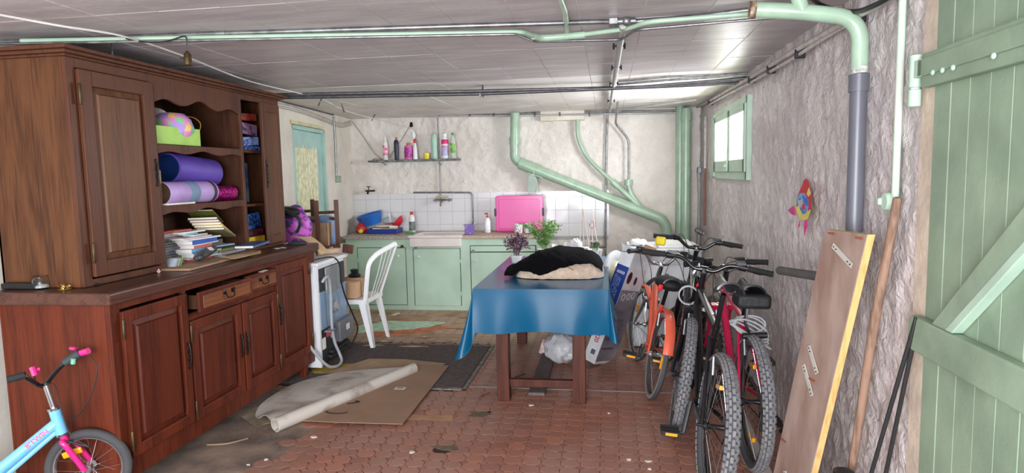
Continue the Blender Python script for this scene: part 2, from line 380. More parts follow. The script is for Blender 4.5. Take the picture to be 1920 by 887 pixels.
WB = roughmat('rough_cream_plaster', (226, 219, 212), (212, 203, 195), .6, 16, .9)
WL = roughmat('smooth_cream_plaster', (232, 226, 214), (214, 206, 194), .6, 14, .2)
def rn(p, s, amp):
    q = p*s; a = noise.noise(q); r1 = 1-abs(noise.noise(q*1.9+Vector((7, 3, 1)))); return amp*(a*.8+(r1**4)*.9)
WY0, WY1, WZ0, WZ1 = 4.86, 6.36, 1.45, 2.03
mb = MB(); y0, y1 = 2.27, YB+.05; nu, nv = 300, 130
def fr(u, v):
    y = y0+(y1-y0)*u; z = -.02+(ZC+.04)*v; e = .1 if (WY0-.06 < y < WY1+.06 and WZ0-.06 < z < WZ1+.06) else 1
    p = Vector((0, y, z*.85)); return (XR+.016-e*rn(p, 5, .010)-.7*e*rn(p, 13, .013), y, z)
mb.grid(fr, nu, nv, lambda u, v: WY0+.02 < y0+(y1-y0)*u < WY1-.02 and WZ0+.02 < -.02+(ZC+.04)*v < WZ1-.02)
mb.build('wall_right', WR, kind='structure', smooth=80, origin=False)
mb = MB(); x0, x1 = -3.2, XR+.05
mb.grid(lambda u, v: (x0+(x1-x0)*u, YB+.012-rn(Vector((x0+(x1-x0)*u, 3, (ZC+.04)*v)), 4, .012)-.7*rn(Vector((x0+(x1-x0)*u, 3, (ZC+.04)*v)), 11, .011), -.02+(ZC+.04)*v), 240, 120)
mb.build('wall_back', WB, kind='structure', smooth=80, origin=False)
DY0, DY1, DZ1 = 5.64, 6.52, 2.03
mb = MB()
mb.hexa([(-3.3, -1.5, -.1), (-2.98, -1.5, -.1), (-2.98, 5.0, -.1), (-3.3, 5.0, -.1)], [(-3.3, -1.5, ZC+.05), (-2.98, -1.5, ZC+.05), (-2.98, 5.0, ZC+.05), (-3.3, 5.0, ZC+.05)])
def seg(ya, yb, za, zb, th=.18):
    mb.hexa([(XL(ya)-th, ya, za), (XL(ya), ya, za), (XL(yb), yb, za), (XL(yb)-th, yb, za)], [(XL(ya)-th, ya, zb), (XL(ya), ya, zb), (XL(yb), yb, zb), (XL(yb)-th, yb, zb)])
seg(5.0, DY0, -.1, ZC+.05); seg(DY1, YB+.1, -.1, ZC+.05); seg(DY0, DY1, DZ1, ZC+.05)
mb.build('wall_left', WL, kind='structure', smooth=0, origin=False)
# right wall: jamb strip, hidden remainder towards the camera, lintel
JAMB = mat('beige_stone_jamb', (206, 188, 170), .85, var=.1, scale=12, bump=.3)
mb = MB(); mb.bb(XR, XR+.25, 2.145, 2.285, -.02, ZC+.02); mb.build('trim_1', JAMB, kind='structure', smooth=0, bevel=.004, origin=False)
mb = MB(); mb.bb(XR+.01, XR+.25, 1.1, 2.15, 2.075, ZC+.02); mb.bb(XR+.01, XR+.25, -1.5, .95, -.02, ZC+.02); mb.build('wall_right_front', WR, kind='structure', smooth=0, origin=False)
# window reveals and exterior sky stays visible
mb = MB()
for q in ((WY0-.2, WY0, WZ0-.2, WZ1+.2), (WY1, WY1+.2, WZ0-.2, WZ1+.2), (WY0, WY1, WZ0-.2, WZ0), (WY0, WY1, WZ1, WZ1+.2)):
    mb.bb(XR+.03, XR+.16, *q)
mb.build('wall_right_reveal', JAMB, kind='structure', smooth=0, origin=False)
# ---- window: two casements
win = thing('window_1', None, None, (XR, 5.73, WZ0)); win['kind'] = 'structure'
mb = MB(); t = .03
for q in ((WY0-.02, WY0+t, WZ0-.02, WZ1+.02), (WY1-t, WY1+.02, WZ0-.02, WZ1+.02), (WY0, WY1, WZ0-.02, WZ0+.045), (WY0, WY1, WZ1-.04, WZ1+.02)): mb.bb(XR-.018, XR+.03, *q)
mb.bb(XR-.03, XR+.02, WY1-.13, WY1, WZ0, WZ1); mb.build('window_frame', PGREEN, win, bevel=.003)
ym = 5.52
for k, (ya, yb) in enumerate(((WY0+.02, ym), (ym, WY1-.13))):
    mb = MB(); za, zb = WZ0+.04, WZ1-.03; h0 = .10
    for q in ((ya+.003, ya+.045, za, zb), (yb-.06, yb-.003, za, zb), (ya, yb, za, za+h0), (ya, yb, zb-.06, zb)): mb.bb(XR-.03, XR-.005, *q)
    cs = mb.build('casement', PGREEN, win, bevel=.006)
    mb = MB(); mb.bb(XR-.02, XR-.016, ya+.04, yb-.06, za+.06, zb-.05); mb.build('pane', WGLASS, cs, smooth=0)
mb = MB(); mb.bb(XR-.045, XR-.03, ym-.018, ym+.018, WZ0+.05, WZ0+.15); mb.sphere((XR-.05, ym, WZ0+.09), .013, 10, 6); mb.build('window_latch', PGREEN, win)
# ---- curtained door on the left wall
d2 = thing('door_2', None, None, (XL(6.08), 6.08, 0)); d2['kind'] = 'structure'
mb = MB()
def lw(ya, yb, za, zb, o0, o1): mb.hexa([(XL(ya)-o1, ya, za), (XL(ya)-o0, ya, za), (XL(yb)-o0, yb, za), (XL(yb)-o1, yb, za)], [(XL(ya)-o1, ya, zb), (XL(ya)-o0, ya, zb), (XL(yb)-o0, yb, zb), (XL(yb)-o1, yb, zb)])
lw(DY0, DY0+.05, 0, DZ1, .01, .17); lw(DY1-.035, DY1, 0, DZ1, .01, .17); lw(DY0, DY1, DZ1-.04, DZ1, .01, .17)
mb.build('door_frame', AQUA, d2, bevel=.003)
mb = MB(); a, c = DY0+.05, DY1-.035
lw(a, a+.10, .01, DZ1-.045, .04, .08); lw(c-.13, c, .01, DZ1-.045, .04, .08); lw(a, c, DZ1-.21, DZ1-.045, .041, .079); lw(a, c, .01, .8, .041, .079)
leaf = mb.build('door_leaf', AQUA, d2, bevel=.003)
mb = MB(); lw(a+.09, c-.12, .79, DZ1-.2, .058, .062); mb.build('pane', WGLASS, leaf, smooth=0)
LACE = mat('cream_lace_curtain', (234, 230, 200), .9, c2=(196, 198, 160), scale=30, stretch=(1, 2.5, .6), lo=.42, hi=.55)
mb = MB(); mb.sheet(lambda u, v: (XL(a+.1+(c-a-.23)*u)-.048+.007*math.sin(u*40)+.003*math.sin(v*9+u*13), a+.10+(c-a-.23)*u, .8+(DZ1-.985)*v), 60, 10, .0015)
mb.build('curtain', LACE, d2)
mb = MB(); lw(DY0-.03, DY1-.1, DZ1, DZ1+.035, -.012, .02); mb.build('trim_2', mat('yellowed_cream_paint', (220, 214, 170), .7), None, kind='structure', origin=False)
# ---- big green plank door on the right
d1 = thing('door_1', None, None, (XR, 1.6, 0)); d1['kind'] = 'structure'
DG = mat('sage_green_door_paint', (142, 160, 137), .6, var=.14, scale=4, bump=.15, bscale=25, c2=(122, 140, 119))
DG2 = mat('mint_paint_and_gap_light', (176, 200, 180), .5, var=.08)
mb = MB(); mb.bb(XR+.030, XR+.036, .98, 2.18, .02, 2.10); mb.build('gap_light_backing', DG2, d1, smooth=0)  # its pale colour stands for daylight showing through the plank gaps
yy = 2.195; k = 0
while yy > 1.0:
    wd = .0985; mb = MB(); x0 = XR-.002+random.uniform(0, .002)
    mb.bb(x0, XR+.03, yy-wd+.0024, yy-.0006, .015+random.uniform(0, .01), 2.06)
    mb.build('plank', DG, d1, smooth=0, bevel=.0015, seg=1); yy -= wd+.0012
def yz(px, py, x=XR-.02): p = P(px, py, x=x); return p[1], p[2]
def batten(pts, x0, x1, name, m=DG, bev=.006, ch=True):
    M = Matrix(((0, 0, 1, x0), (1, 0, 0, 0), (0, 1, 0, 0), (0, 0, 0, 1))); mb = MB(); mb.prism(pts, x1-x0, M)
    return mb.build(name, m, d1, smooth=0, bevel=bev)
zt0, zt1 = 1.745, 1.862
batten([(2.215, 1.755), (1.0, 1.755), (1.0, zt1), (2.215, zt1)], XR-.034, XR-.002, 'batten')
batten([(2.225, 1.79), (1.0, 1.79), (1.0, 1.845), (2.225, 1.845)], XR-.042, XR-.034, 'hinge_strap', DG, .003)
batten([(2.235, .925), (2.21, .905), (1.0, .905), (1.0, 1.015), (2.21, 1.02), (2.235, 1.0)], XR-.036, XR-.002, 'batten')
# diagonal brace
batten([(2.09, 1.02), (1.99, 1.02), (1.20, 1.745), (1.33, 1.745)], XR-.034, XR-.003, 'brace')
batten([(2.005, 1.022), (1.965, 1.022), (1.165, 1.743), (1.205, 1.743)], XR-.0355, XR-.003, 'brace_edge', DG2, .003)
batten([(1.0, .42), (1.0, .34), (1.75, .02), (1.88, .02)], XR-.034, XR-.003, 'brace')
mb = MB(); yh = 2.262
mb.lathe([(.014, 1.70), (.019, 1.703), (.019, 1.755), (.014, 1.757), (.014, 1.762), (.019, 1.764), (.019, 1.865), (.014, 1.868)], 14, Matrix.Translation((XR-.03, yh, 0)))
mb.bb(XR-.042, XR-.02, 2.2, yh, 1.79, 1.845); mb.build('hinge', DG2, d1)
mb = MB()
for px, py in ((1748, 136), (1766, 132), (1786, 127), (1862, 105)):
    y, z = yz(px, py, XR-.044); mb.sphere((XR-.043, y, z), (.006, .009, .009), 10, 6)
mb.build('bolts', DG2, d1, kind='stuff')
# ================================================================== SIDEBOARD (buffet with dresser top)
WU = wood('oak_brown_side', (96, 60, 37), (66, 39, 25), scale=7); WF = wood('oak_brown_front', (90, 54, 38), (68, 39, 29), scale=6); WRD = wood('mahogany_red', (100, 43, 25), (72, 30, 18), scale=5); WP = wood('oak_panel', (104, 68, 44), (80, 50, 34), scale=7)
WPR = wood('mahogany_panel', (92, 39, 24), (68, 28, 17), scale=5); WT = wood('worn_top', (88, 58, 48), (66, 41, 35), 'Y', .3, scale=6); WDK = wood('dark_inside_wood', (78, 48, 34), (56, 35, 26), scale=7); WH = wood('drawer_oak', (132, 80, 52), (102, 58, 40), 'Y', scale=7)
XF, XU = -2.277, -2.48
sbd = thing('sideboard', 'tall reddish-brown wooden sideboard with dresser top, scalloped shelves and panelled doors', 'sideboard', (-2.57, 3.58, 0))
def moulded(mb, x, y0, y1, z0, z1, w=.055, th=.022, inset=.014):   # frame and raised field, facing +X
    mb.bb(x-th, x, y0, y0+w, z0, z1); mb.bb(x-th, x, y1-w, y1, z0, z1); mb.bb(x-th, x, y0+w, y1-w, z0, z0+w); mb.bb(x-th, x, y0+w, y1-w, z1-w, z1)
def field(x, y0, y1, z0, z1, m, par, w=.055):
    mb = MB(); a, b2, c, d = y0+w, y1-w, z0+w, z1-w; k = .03
    mb.add([(x-.018, a, c), (x-.018, b2, c), (x-.018, b2, d), (x-.018, a, d), (x-.006, a+.004, c+.004)], []) if 0 else None
    q0 = [(x-.02, a, c), (x-.02, b2, c), (x-.02, b2, d), (x-.02, a, d)]; q1 = [(x-.014, a+k, c+k), (x-.014, b2-k, c+k), (x-.014, b2-k, d-k), (x-.014, a+k, d-k)]
    q2 = [(x-.003, a+k+.006, c+k+.006), (x-.003, b2-k-.006, c+k+.006), (x-.003, b2-k-.006, d-k-.006), (x-.003, a+k+.006, d-k-.006)]
    fs = []
    for o in (0, 4):
        for i in range(4): j = (i+1) % 4; fs.append((o+i, o+j, o+4+j, o+4+i))
    fs.append((8, 9, 10, 11)); mb.add(q0+q1+q2, fs); return mb.build('raised_panel', m, par, smooth=0)
def escutcheon(x, y, z, par, h=.13):
    mb = MB(); 
    for i in range(7):
        zz = z-h/2+h*i/6; mb.sphere((x+.004, y+(.004 if i % 2 else -.004), zz), (.003, .009, .012), 8, 6)
    mb.tube([(x+.005, y, z-h/2), (x+.012, y, z-h*.3), (x+.014, y, z), (x+.012, y, z+h*.3), (x+.005, y, z+h/2)], .003, 6)
    mb.build('handle', IRON, par)
def hinges(x, y, zs, par, m=None):
    for z in zs:
        mb = MB(); mb.lathe([(.004, -.05), (.007, -.045), (.007, .045), (.004, .05)], 10, Matrix.Translation((x+.002, y, z))); mb.build('hinge', m or BRASS, par)
def cdoor(y0, y1, z0, z1, x, mf, mp, hinge_left, handle=True, w=.055, hz=None):
    mb = MB(); moulded(mb, x, y0, y1, z0, z1, w); d = mb.build('door', mf, sbd, bevel=.004, smooth=0)
    field(x, y0, y1, z0, z1, mp, d, w)
    hinges(x, y0-.006 if hinge_left else y1+.006, (z0+.12*(z1-z0), z1-.12*(z1-z0)), d)
    if handle: escutcheon(x, (y1-.02) if hinge_left else (y0+.02), hz or (z0+z1)/2+.02, d)
    return d
Y0, Y1 = 2.545, 4.60
mb = MB()
mb.bb(-2.87, XF-.0305, Y0, Y0+.03, .10, .95); mb.build('side_panel', WU if 0 else WRD, sbd, smooth=0, bevel=.003)
mb = MB(); mb.bb(-2.87, XF-.0305, Y1-.03, Y1, .10, .95); mb.build('side_panel', WRD, sbd, smooth=0, bevel=.003)
mb = MB()
for q in ((Y0, 2.605, .10, .95), (3.055, 3.075, .17, .95), (3.548, 3.568, .17, .78), (3.975, 3.995, .17, .95), (4.455, Y1, .10, .95)): mb.bb(XF-.03, XF-.002, *q)
for q in ((Y0+.003, Y1-.003, .085, .185), (Y0+.003, Y1-.003, .915, .9485), (3.06, 3.99, .745, .785)): mb.bb(XF-.03, XF-.003, *q)
mb.build('face_frame', WRD, sbd, smooth=0, bevel=.003)
mb = MB(); mb.bb(-2.86, -2.845, Y0, Y1, .1, .95); mb.bb(-2.86, XF-.03, Y0, Y1, .10, .12); mb.build('carcass', WDK, sbd, smooth=0)
for y in (Y0+.03, Y1-.03-.17):
    for x in (XF-.035, -2.83):
        mb = MB(); mb.box((x, y, .05), (.05, .05, .10)); mb.build('leg', WRD, sbd, bevel=.004, smooth=0)
mb = MB(); mb.bb(-2.90, XF+.035, Y0-.04, Y1+.02, .95, 1.01); mb.build('counter_top', WT, sbd, bevel=.012, smooth=0, seg=3)
XD = XF+.018
cdoor(2.60, 3.058, .19, .905, XD, WRD, WPR, True)
cdoor(3.075, 3.55, .185, .745, XD, WRD, WPR, True)
cdoor(3.568, 3.975, .185, .745, XD, WRD, WPR, False)
cdoor(3.992, 4.455, .19, .92, XD, WRD, WPR, False)
def drawer(y0, y1, z0, z1, out):
    x = XF+.016+out; mb = MB(); mb.bb(x-.02, x, y0, y1, z0, z1); d = mb.build('drawer', WRD, sbd, smooth=0, bevel=.006, seg=3)
    mb = MB(); mb.bb(x-.002, x+.003, y0+.03, y1-.03, z0+.022, z1-.022); mb.build('drawer_front_field', WH, d, smooth=0, bevel=.003)
    mb = MB(); mb.bb(x-.35, x-.02, y0+.02, y0+.032, z0+.01, z1-.02); mb.bb(x-.35, x-.02, y1-.032, y1-.02, z0+.01, z1-.02); mb.bb(x-.35, x-.02, y0+.02, y1-.02, z0+.01, z0+.018); mb.build('drawer_box', WDK, d, smooth=0)
    c = (y0+y1)/2; z = (z0+z1)/2+.012; mb = MB()
    for s in (-1, 1): mb.sphere((x+.008, c+s*.04, z), (.012, .012, .008), 10, 6); mb.tube([(x+.006, c+s*.03, z+.012), (x+.012, c+s*.05, z+.016)], .006, 6)
    mb.tube(smooth_path([(x+.014, c-.04, z), (x+.02, c-.034, z-.022), (x+.02, c-.012, z-.03), (x+.02, c+.012, z-.03), (x+.02, c+.034, z-.022), (x+.014, c+.04, z)], 4), .0035, 6); mb.build('handle', IRON, d)
drawer(3.085, 3.605, .79, .905, .055); drawer(3.61, 3.99, .79, .905, .012)
# dresser top
U0, U1, UB, UT = 2.635, 4.545, -2.95, 2.10
XB = -2.93
mb = MB(); mb.bb(XB, XU-.0245, U0, U0+.022, 1.012, UT); mb.build('side_panel', WU, sbd, smooth=0, bevel=.002)
mb = MB(); mb.bb(XB, XU-.0245, U1-.022, U1, 1.012, UT); mb.build('side_panel', WU, sbd, smooth=0, bevel=.002)
mb = MB(); mb.bb(XB, XB+.012, U0, U1, 1.012, UT); mb.build('back_panel', WDK, sbd, smooth=0)
for y in (3.185, 4.032):
    mb = MB(); mb.bb(XB, XU-.0245, y-.012, y+.012, 1.012, UT-.01); mb.build('divider', WDK, sbd, smooth=0)
mb = MB()
for q in ((U0, 2.685, 1.012, UT), (3.165, 3.205, 1.012, UT), (2.684, 3.166, 1.012, 1.045), (2.684, 3.166, 2.055, UT)): mb.bb(XU-.024, XU, *q)
mb.build('face_frame', WF, sbd, smooth=0, bevel=.003)
mb = MB()
for q in ((4.020, 4.048, 1.012, UT), (4.50, U1, 1.012, UT), (4.047, 4.501, 1.012, 1.03), (4.047, 4.501, 2.06, UT)): mb.bb(XU-.024, XU, *q)
mb.build('face_frame', WF, sbd, smooth=0, bevel=.003)
def scallop(z0, z1, ytop=True, dep=.022, amp=.018):
    ya, yb = 3.205, 4.020; n = 40; low = []
    for i in range(n+1):
        u = i/n; s = abs(math.sin(u*PI*1.0)); w2 = amp*(math.cos((abs(u-.5)*2)*PI*2.6)); low.append((ya+(yb-ya)*u, z0+w2*.6+amp*.9*(1-abs(u-.5)*2)))
    return [(yb, z1), (ya, z1)]+low
MYZ = lambda x: Matrix(((0, 0, 1, x), (1, 0, 0, 0), (0, 1, 0, 0), (0, 0, 0, 1)))
mb = MB(); mb.prism(scallop(1.955, UT, amp=.028), .02, MYZ(XU-.022)); mb.build('scalloped_valance', WF, sbd, smooth=0, bevel=.002)
SH1, SH2 = 1.722, 1.375
for z in (SH1, SH2):
    mb = MB(); mb.bb(XB+.01, XU-.012, 3.197, 4.022, z-.018, z); sh = mb.build('shelf', WF, sbd, smooth=0, bevel=.002)
    mb = MB(); mb.prism(scallop(z-.052, z-.001, amp=.014), .016, MYZ(XU-.018)); mb.build('scalloped_edge', WF, sh, smooth=0, bevel=.0015)
for z in (1.72, 1.34):
    mb = MB(); mb.bb(XB+.01, XU-.03, 4.044, 4.525, z-.018, z); mb.build('shelf', WF, sbd, smooth=0)
mb = MB(); mb.bb(XB, XU+.01, U0-.012, U1+.012, UT, UT+.012); mb.bb(XB, XU+.03, U0-.03, U1+.03, UT+.012, UT+.028); mb.bb(XB, XU+.05, U0-.05, U1+.06, UT+.028, UT+.046); mb.build('cornice', WF, sbd, smooth=0, bevel=.004)
du = cdoor(2.685, 3.175, 1.055, 2.05, XU+.02, WF, WP, True, True, .075, 1.56)
# right upper door, a little ajar
n_before = None
dr = MB(); moulded(dr, 0, -.30, 0, 1.04, 2.06, .062)
Mr = Matrix.Translation((XU+.02, 4.52, 0)) @ rot('Z', .10)
dr.v = [Mr @ v for v in dr.v]; dro = dr.build('door', WF, sbd, smooth=0, bevel=.004)
mb = MB(); mb.bb(-.018, -.004, -.24, -.06, 1.10, 2.0); mb.v = [Mr @ v for v in mb.v]; mb.build('raised_panel', WP, dro, smooth=0, bevel=.006)
p = Mr @ Vector((0, -.275, 1.55)); escutcheon(p[0], p[1], p[2], dro, .18)
# hook under cornice
mb = MB(); c = P(211, 98, x=XU+.06); mb.tube([c+Vector((0, 0, .05)), c, c+Vector((.006, 0, -.008))], .004, 6); mb.tube([c+Vector((0, 0, .0)), c+Vector((0, 0, -.012))], .006, 6)
mb.build('wire_hook', BLACKP, None, 'short black wire end hanging over the sideboard cornice', 'wire')
# ------------------------------------------------ things in the dresser
def open_box(c, d, th=.003, R=None, floor_=True):
    mb = MB(); x, y, z = d; M = Matrix.Translation(Vector(c)) @ (R or Matrix.Identity(4)); mb.M = M
    mb.bb(-x/2, -x/2+th, -y/2, y/2, 0, z); mb.bb(x/2-th, x/2, -y/2, y/2, 0, z); mb.bb(-x/2, x/2, -y/2, -y/2+th, 0, z); mb.bb(-x/2, x/2, y/2-th, y/2, 0, z); mb.bb(-x/2, x/2, -y/2, y/2, 0, th); mb.M = None; return mb
open_box((-2.655, 3.42, SH1+.001), (.29, .42, .105)).build('green_box', mat('lime_green_card', (172, 218, 96), .45), None, 'lime green cardboard box on the top shelf of the sideboard', 'box', smooth=0)
# patterned basket standing in the box
PAT, nt, b = newmat('patterned_fabric'); L = nt.links.new
tc = nt.nodes.new('ShaderNodeTexCoord'); v = nt.nodes.new('ShaderNodeTexVoronoi'); v.inputs['Scale'].default_value = 26; L(tc.outputs['Object'], v.inputs[0])
r = nt.nodes.new('ShaderNodeValToRGB'); r.color_ramp.interpolation = 'CONSTANT'; cs = [(172, 140, 212), (232, 150, 200), (150, 190, 232), (240, 200, 110), (186, 150, 220), (140, 206, 160)]
for i, q in enumerate(cs):
    e = r.color_ramp.elements[i] if i < 2 else r.color_ramp.elements.new(i/len(cs)); e.position = i/len(cs); e.color = srgb(q)
sx = nt.nodes.new('ShaderNodeSeparateColor'); L(v.outputs['Color'], sx.inputs[0]); L(sx.outputs[0], r.inputs[0]); L(r.outputs[0], b.inputs['Base Color']); b.inputs['Roughness'].default_value = .5
bk = thing('party_basket', 'round lilac patterned basket with pink hearts and a gold handle, in the green box', 'basket', (-2.62, 3.49, SH1+.02))
mb = MB(); mb.lathe([(.085, 0), (.13, .06), (.135, .09), (.12, .14), (.085, .175), (.0, .185)], 28, Matrix.Translation((-2.62, 3.50, SH1+.02))); mb.build('body', PAT, bk, smooth=60)
mb = MB(); mb.tube(smooth_path([(-2.60, 3.56, SH1+.18), (-2.56, 3.63, SH1+.185), (-2.53, 3.665, SH1+.15), (-2.52, 3.64, SH1+.10)], 5), .007, 8, flat=.4); mb.build('handle', mat('gold_ribbon', (214, 178, 90), .35, .4), bk)
mb = MB(); mb.lathe([(.0, 0), (.09, .0), (.10, .004), (.0, .01)], 24, Matrix.Translation((-2.64, 3.385, SH1+.13)) @ rot('X', 1.2) @ rot('Y', .3)); mb.build('paper_plate', PAPER, None, 'white paper plate leaning behind the patterned basket', 'plate')
def roll(name, a, b2, r0, m_out, m_in, label, cat='roll', th=.003, n=28, seg_list=None, **k):
    a, b2 = Vector(a), Vector(b2); d = (b2-a); M = Matrix.Translation(a) @ d.to_track_quat('Z', 'Y').to_matrix().to_4x4(); Lh = d.length
    mb = MB(); mb.lathe([(r0-th, 0), (r0, 0), (r0, Lh), (r0-th, Lh)], n, M, caps=False)
    vs = []; o = thing(name, label, cat, (a+b2)/2-Vector((0, 0, r0)), **k); mb.build('outer_sheet', m_out, o, smooth=50)
    mb = MB(); mb.lathe([(r0-th, .0005), (r0-th-.001, 0), (r0-th-.001, Lh), (r0-th, Lh-.0005)], n, M, caps=False); mb.build('inner_sheet', m_in, o, smooth=50)
    return o, M, Lh
BLUEIN = mat('royal_blue_paper', (44, 86, 170), .6)
za = SH2+.145+.085
roll('large_paper_roll', (-2.60, 3.42, SH2+.215), (-2.62, 3.86, SH2+.185), .094, mat('violet_paper', (100, 74, 178), .45), BLUEIN, 'large violet paper roll with royal blue inside, on the middle shelf', 'roll', .012)
ro, M, Lh = roll('lilac_paper_roll', (-2.515, 3.245, SH2+.069), (-2.515, 3.69, SH2+.067), .066, mat('lilac_paper', (188, 158, 216), .5), CARD, 'lilac paper roll wrapped with a blue-grey band, under the violet roll')
mb = MB(); mb.lathe([(.0675, .18), (.069, .185), (.069, .26), (.0675, .265)], 28, M, caps=False); mb.build('band', mat('blue_grey_cloth', (122, 146, 172), .8), ro)
mb = MB(); mb.lathe([(.0675, .40), (.0685, .402), (.0685, .425), (.0675, .43)], 28, M, caps=False); mb.build('dark_edge', mat('dark_band', (60, 52, 60), .7), ro)
HOLO = mat('magenta_hologram_foil', (220, 20, 160), .18, .7, scale=60, c2=(120, 6, 90), lo=.45, hi=.55)
roll('magenta_foil_roll', (-2.535, 3.70, SH2+.051), (-2.535, 3.955, SH2+.051), .05, HOLO, CARD, 'shiny magenta foil roll at the right end of the middle shelf')
roll('kraft_paper_roll', (-2.66, 3.60, SH2+.046), (-2.66, 3.86, SH2+.046), .045, CARD, CARD, 'brown kraft paper roll behind the magenta foil roll')
mb = MB(); mb.box((-2.505, 3.225, SH2+.10), (.004, .03, .20), rot('X', -.02)); mb.build('cardboard_strip', mat('pale_strip', (206, 178, 138), .8), None, 'pale upright cardboard strip at the left end of the middle shelf', 'cardboard')
mb = MB(); mb.box((-2.52, 3.36, SH2+.006), (.10, .24, .01)); mb.build('envelope', PAPER, None, 'white envelope lying under the lilac roll', 'envelope', smooth=0)
# books
BK = [((150, 156, 150), 'grey'), ((70, 92, 84), 'dark green'), ((140, 140, 150), 'slate grey'), ((122, 112, 110), 'taupe'), ((96, 110, 120), 'blue-grey'), ((160, 158, 165), 'silver grey'), ((112, 98, 106), 'mauve grey'), ((84, 96, 112), 'steel blue'), ((150, 150, 140), 'stone grey'), ((118, 128, 116), 'sage grey'), ((136, 96, 96), 'dusty red'), ((172, 176, 184), 'pale grey')]
used = []
def book(c, d, ang, colr, label, tilt=None, group='books piled on the sideboard', th=.0015):
    c = Vector(c); R = rot('Z', ang) @ (tilt or Matrix.Identity(4)); M = Matrix.Translation(c) @ R
    t = thing('book', label, 'book', c, M, group); x, y, z = d
    mb = MB(); mb.bb(-x/2, x/2, -y/2, y/2, 0, th); mb.bb(-x/2, x/2, -y/2, y/2, z-th, z); mb.bb(x/2-th, x/2, -y/2, y/2, 0, z); mb.build('cover', colm(colr, .4), t, smooth=0, local=True)
    mb = MB(); mb.bb(-x/2+.002, x/2-th, -y/2+.003, y/2-.003, th, z-th); mb.build('pages', PAPER, t, smooth=0, local=True); return t
zz = 1.012
PB = P(330, 470, x=-2.52)
pile1 = [(-2.66, 3.42, .030, 'grey'),]
cols1 = BK
for i in range(12):
    h = (.022, .012, .016, .010, .018, .012, .02, .014, .011, .018, .012, .022)[i]
    cc, nm = cols1[i]
    book((-2.675+random.uniform(-.01, .01), 3.35+random.uniform(-.015, .015), zz), (.20+random.uniform(-.02, .02), .26+random.uniform(-.03, .03), h), random.uniform(-.06, .06), cc, '%s book, number %s from the bottom of the rear left book pile' % (nm, ('one', 'two', 'three', 'four', 'five', 'six', 'seven', 'eight', 'nine', 'ten', 'eleven', 'twelve')[i]))
    zz += h+.0006
book((-2.66, 3.33, zz), (.17, .22, .012), .15, (204, 84, 64), 'red magazine on top of the rear left book pile'); zt = zz+.013
book((-2.655, 3.50, zz), (.16, .14, .010), -.1, (200, 90, 80), 'coral-red booklet beside the red magazine on the pile')
# front leaning pile
P2 = [((-2.60, 3.53), .022, (190, 44, 54), 'dark red book at the bottom of the front book pile', (.19, .25)), ((-2.585, 3.56), .010, (222, 222, 226), 'white magazine just above the dark red book', (.2, .27)),
      ((-2.58, 3.57), .018, (150, 206, 176), 'mint green book in the front book pile', (.19, .26)), ((-2.575, 3.575), .008, (214, 214, 220), 'white booklet above the mint green book', (.2, .28)),
      ((-2.575, 3.53), .026, (112, 176, 214), 'sky blue book in the front book pile', (.18, .20)), ((-2.57, 3.535), .018, (216, 106, 88), 'salmon red book resting on the sky blue book', (.18, .19)),
      ((-2.575, 3.56), .008, (226, 222, 226), 'thin white book between the salmon and royal blue books', (.2, .27)), ((-2.575, 3.55), .024, (42, 96, 190), 'thick royal blue book in the front pile', (.2, .27)),
      ((-2.575, 3.55), .010, (228, 224, 224), 'white album on top of the royal blue book', (.21, .30)), ((-2.58, 3.50), .009, (226, 206, 208), 'pale pink booklet near the top of the front pile', (.2, .26)),
      ((-2.59, 3.55), .010, (216, 222, 226), 'pale grey magazine near the top of the front pile', (.18, .14)), ((-2.60, 3.50), .012, (150, 196, 214), 'light blue small book near the top of the front pile', (.15, .12)), ((-2.60, 3.50), .010, (232, 232, 228), 'white thick card book topping the front pile', (.18, .22))]
zz = 1.014
for (x, y), h, cc, lb, (dx, dy) in P2:
    book((x, y, zz), (dx, dy, h), random.uniform(-.09, .09), cc, lb); zz += h+.0006
FX = -2.59
FX = -2.54
for k, (cc, lb) in enumerate((((132, 120, 80), 'olive book fanned at the bottom of the slanted stack'), ((226, 202, 110), 'yellow book in the slanted stack'), ((238, 220, 150), 'pale yellow book in the slanted stack'), ((190, 140, 150), 'dusty pink book in the slanted stack'), ((120, 150, 90), 'green book near the top of the slanted stack'))):
    book((FX-.01*k, 3.77-.012*k, 1.165+.0175*k), (.17, .22, .013), .25+.05*k, cc, lb, rot('X', -.30))
book((-2.60, 3.75, 1.275), (.16, .22, .008), .3, (120, 116, 60), 'khaki book with white pages topping the slanted stack', rot('X', -.42))
mb = MB(); mb.box((-2.66, 3.70, 1.055), (.2, .26, .085)); 
book((-2.66, 3.74, 1.012), (.2, .24, .06), .1, (126, 120, 118), 'grey book supporting the slanted stack'); book((-2.665, 3.76, 1.073), (.2, .22, .05), .02, (110, 96, 88), 'brown book supporting the slanted stack')
# right low pile
P3 = [((-2.56, 3.86), .014, (60, 52, 60), 'dark booklet at the bottom of the low right pile', (.19, .3), .1), ((-2.575, 3.86), .02, (196, 190, 186), 'cream grey magazine in the low right pile', (.18, .3), .05), ((-2.58, 3.87), .018, (150, 160, 110), 'olive green magazine in the low right pile', (.18, .26), -.05), ((-2.385, 3.93), .016, (70, 100, 150), 'navy blue book topping the low right pile', (.12, .34), .22), ((-2.56, 3.80), .008, (150, 186, 220), 'light blue leaflet on top of the low right pile', (.14, .16), -.2)]
zz = 1.012
for (x, y), h, cc, lb, (dx, dy), a in P3:
    book((x, y, zz), (dx, dy, h), a, cc, lb); zz += h+.0006
book((-2.43, 3.97, 1.012), (.10, .12, .010), .2, (206, 140, 116), 'salmon notebook on the counter beside the low right pile')
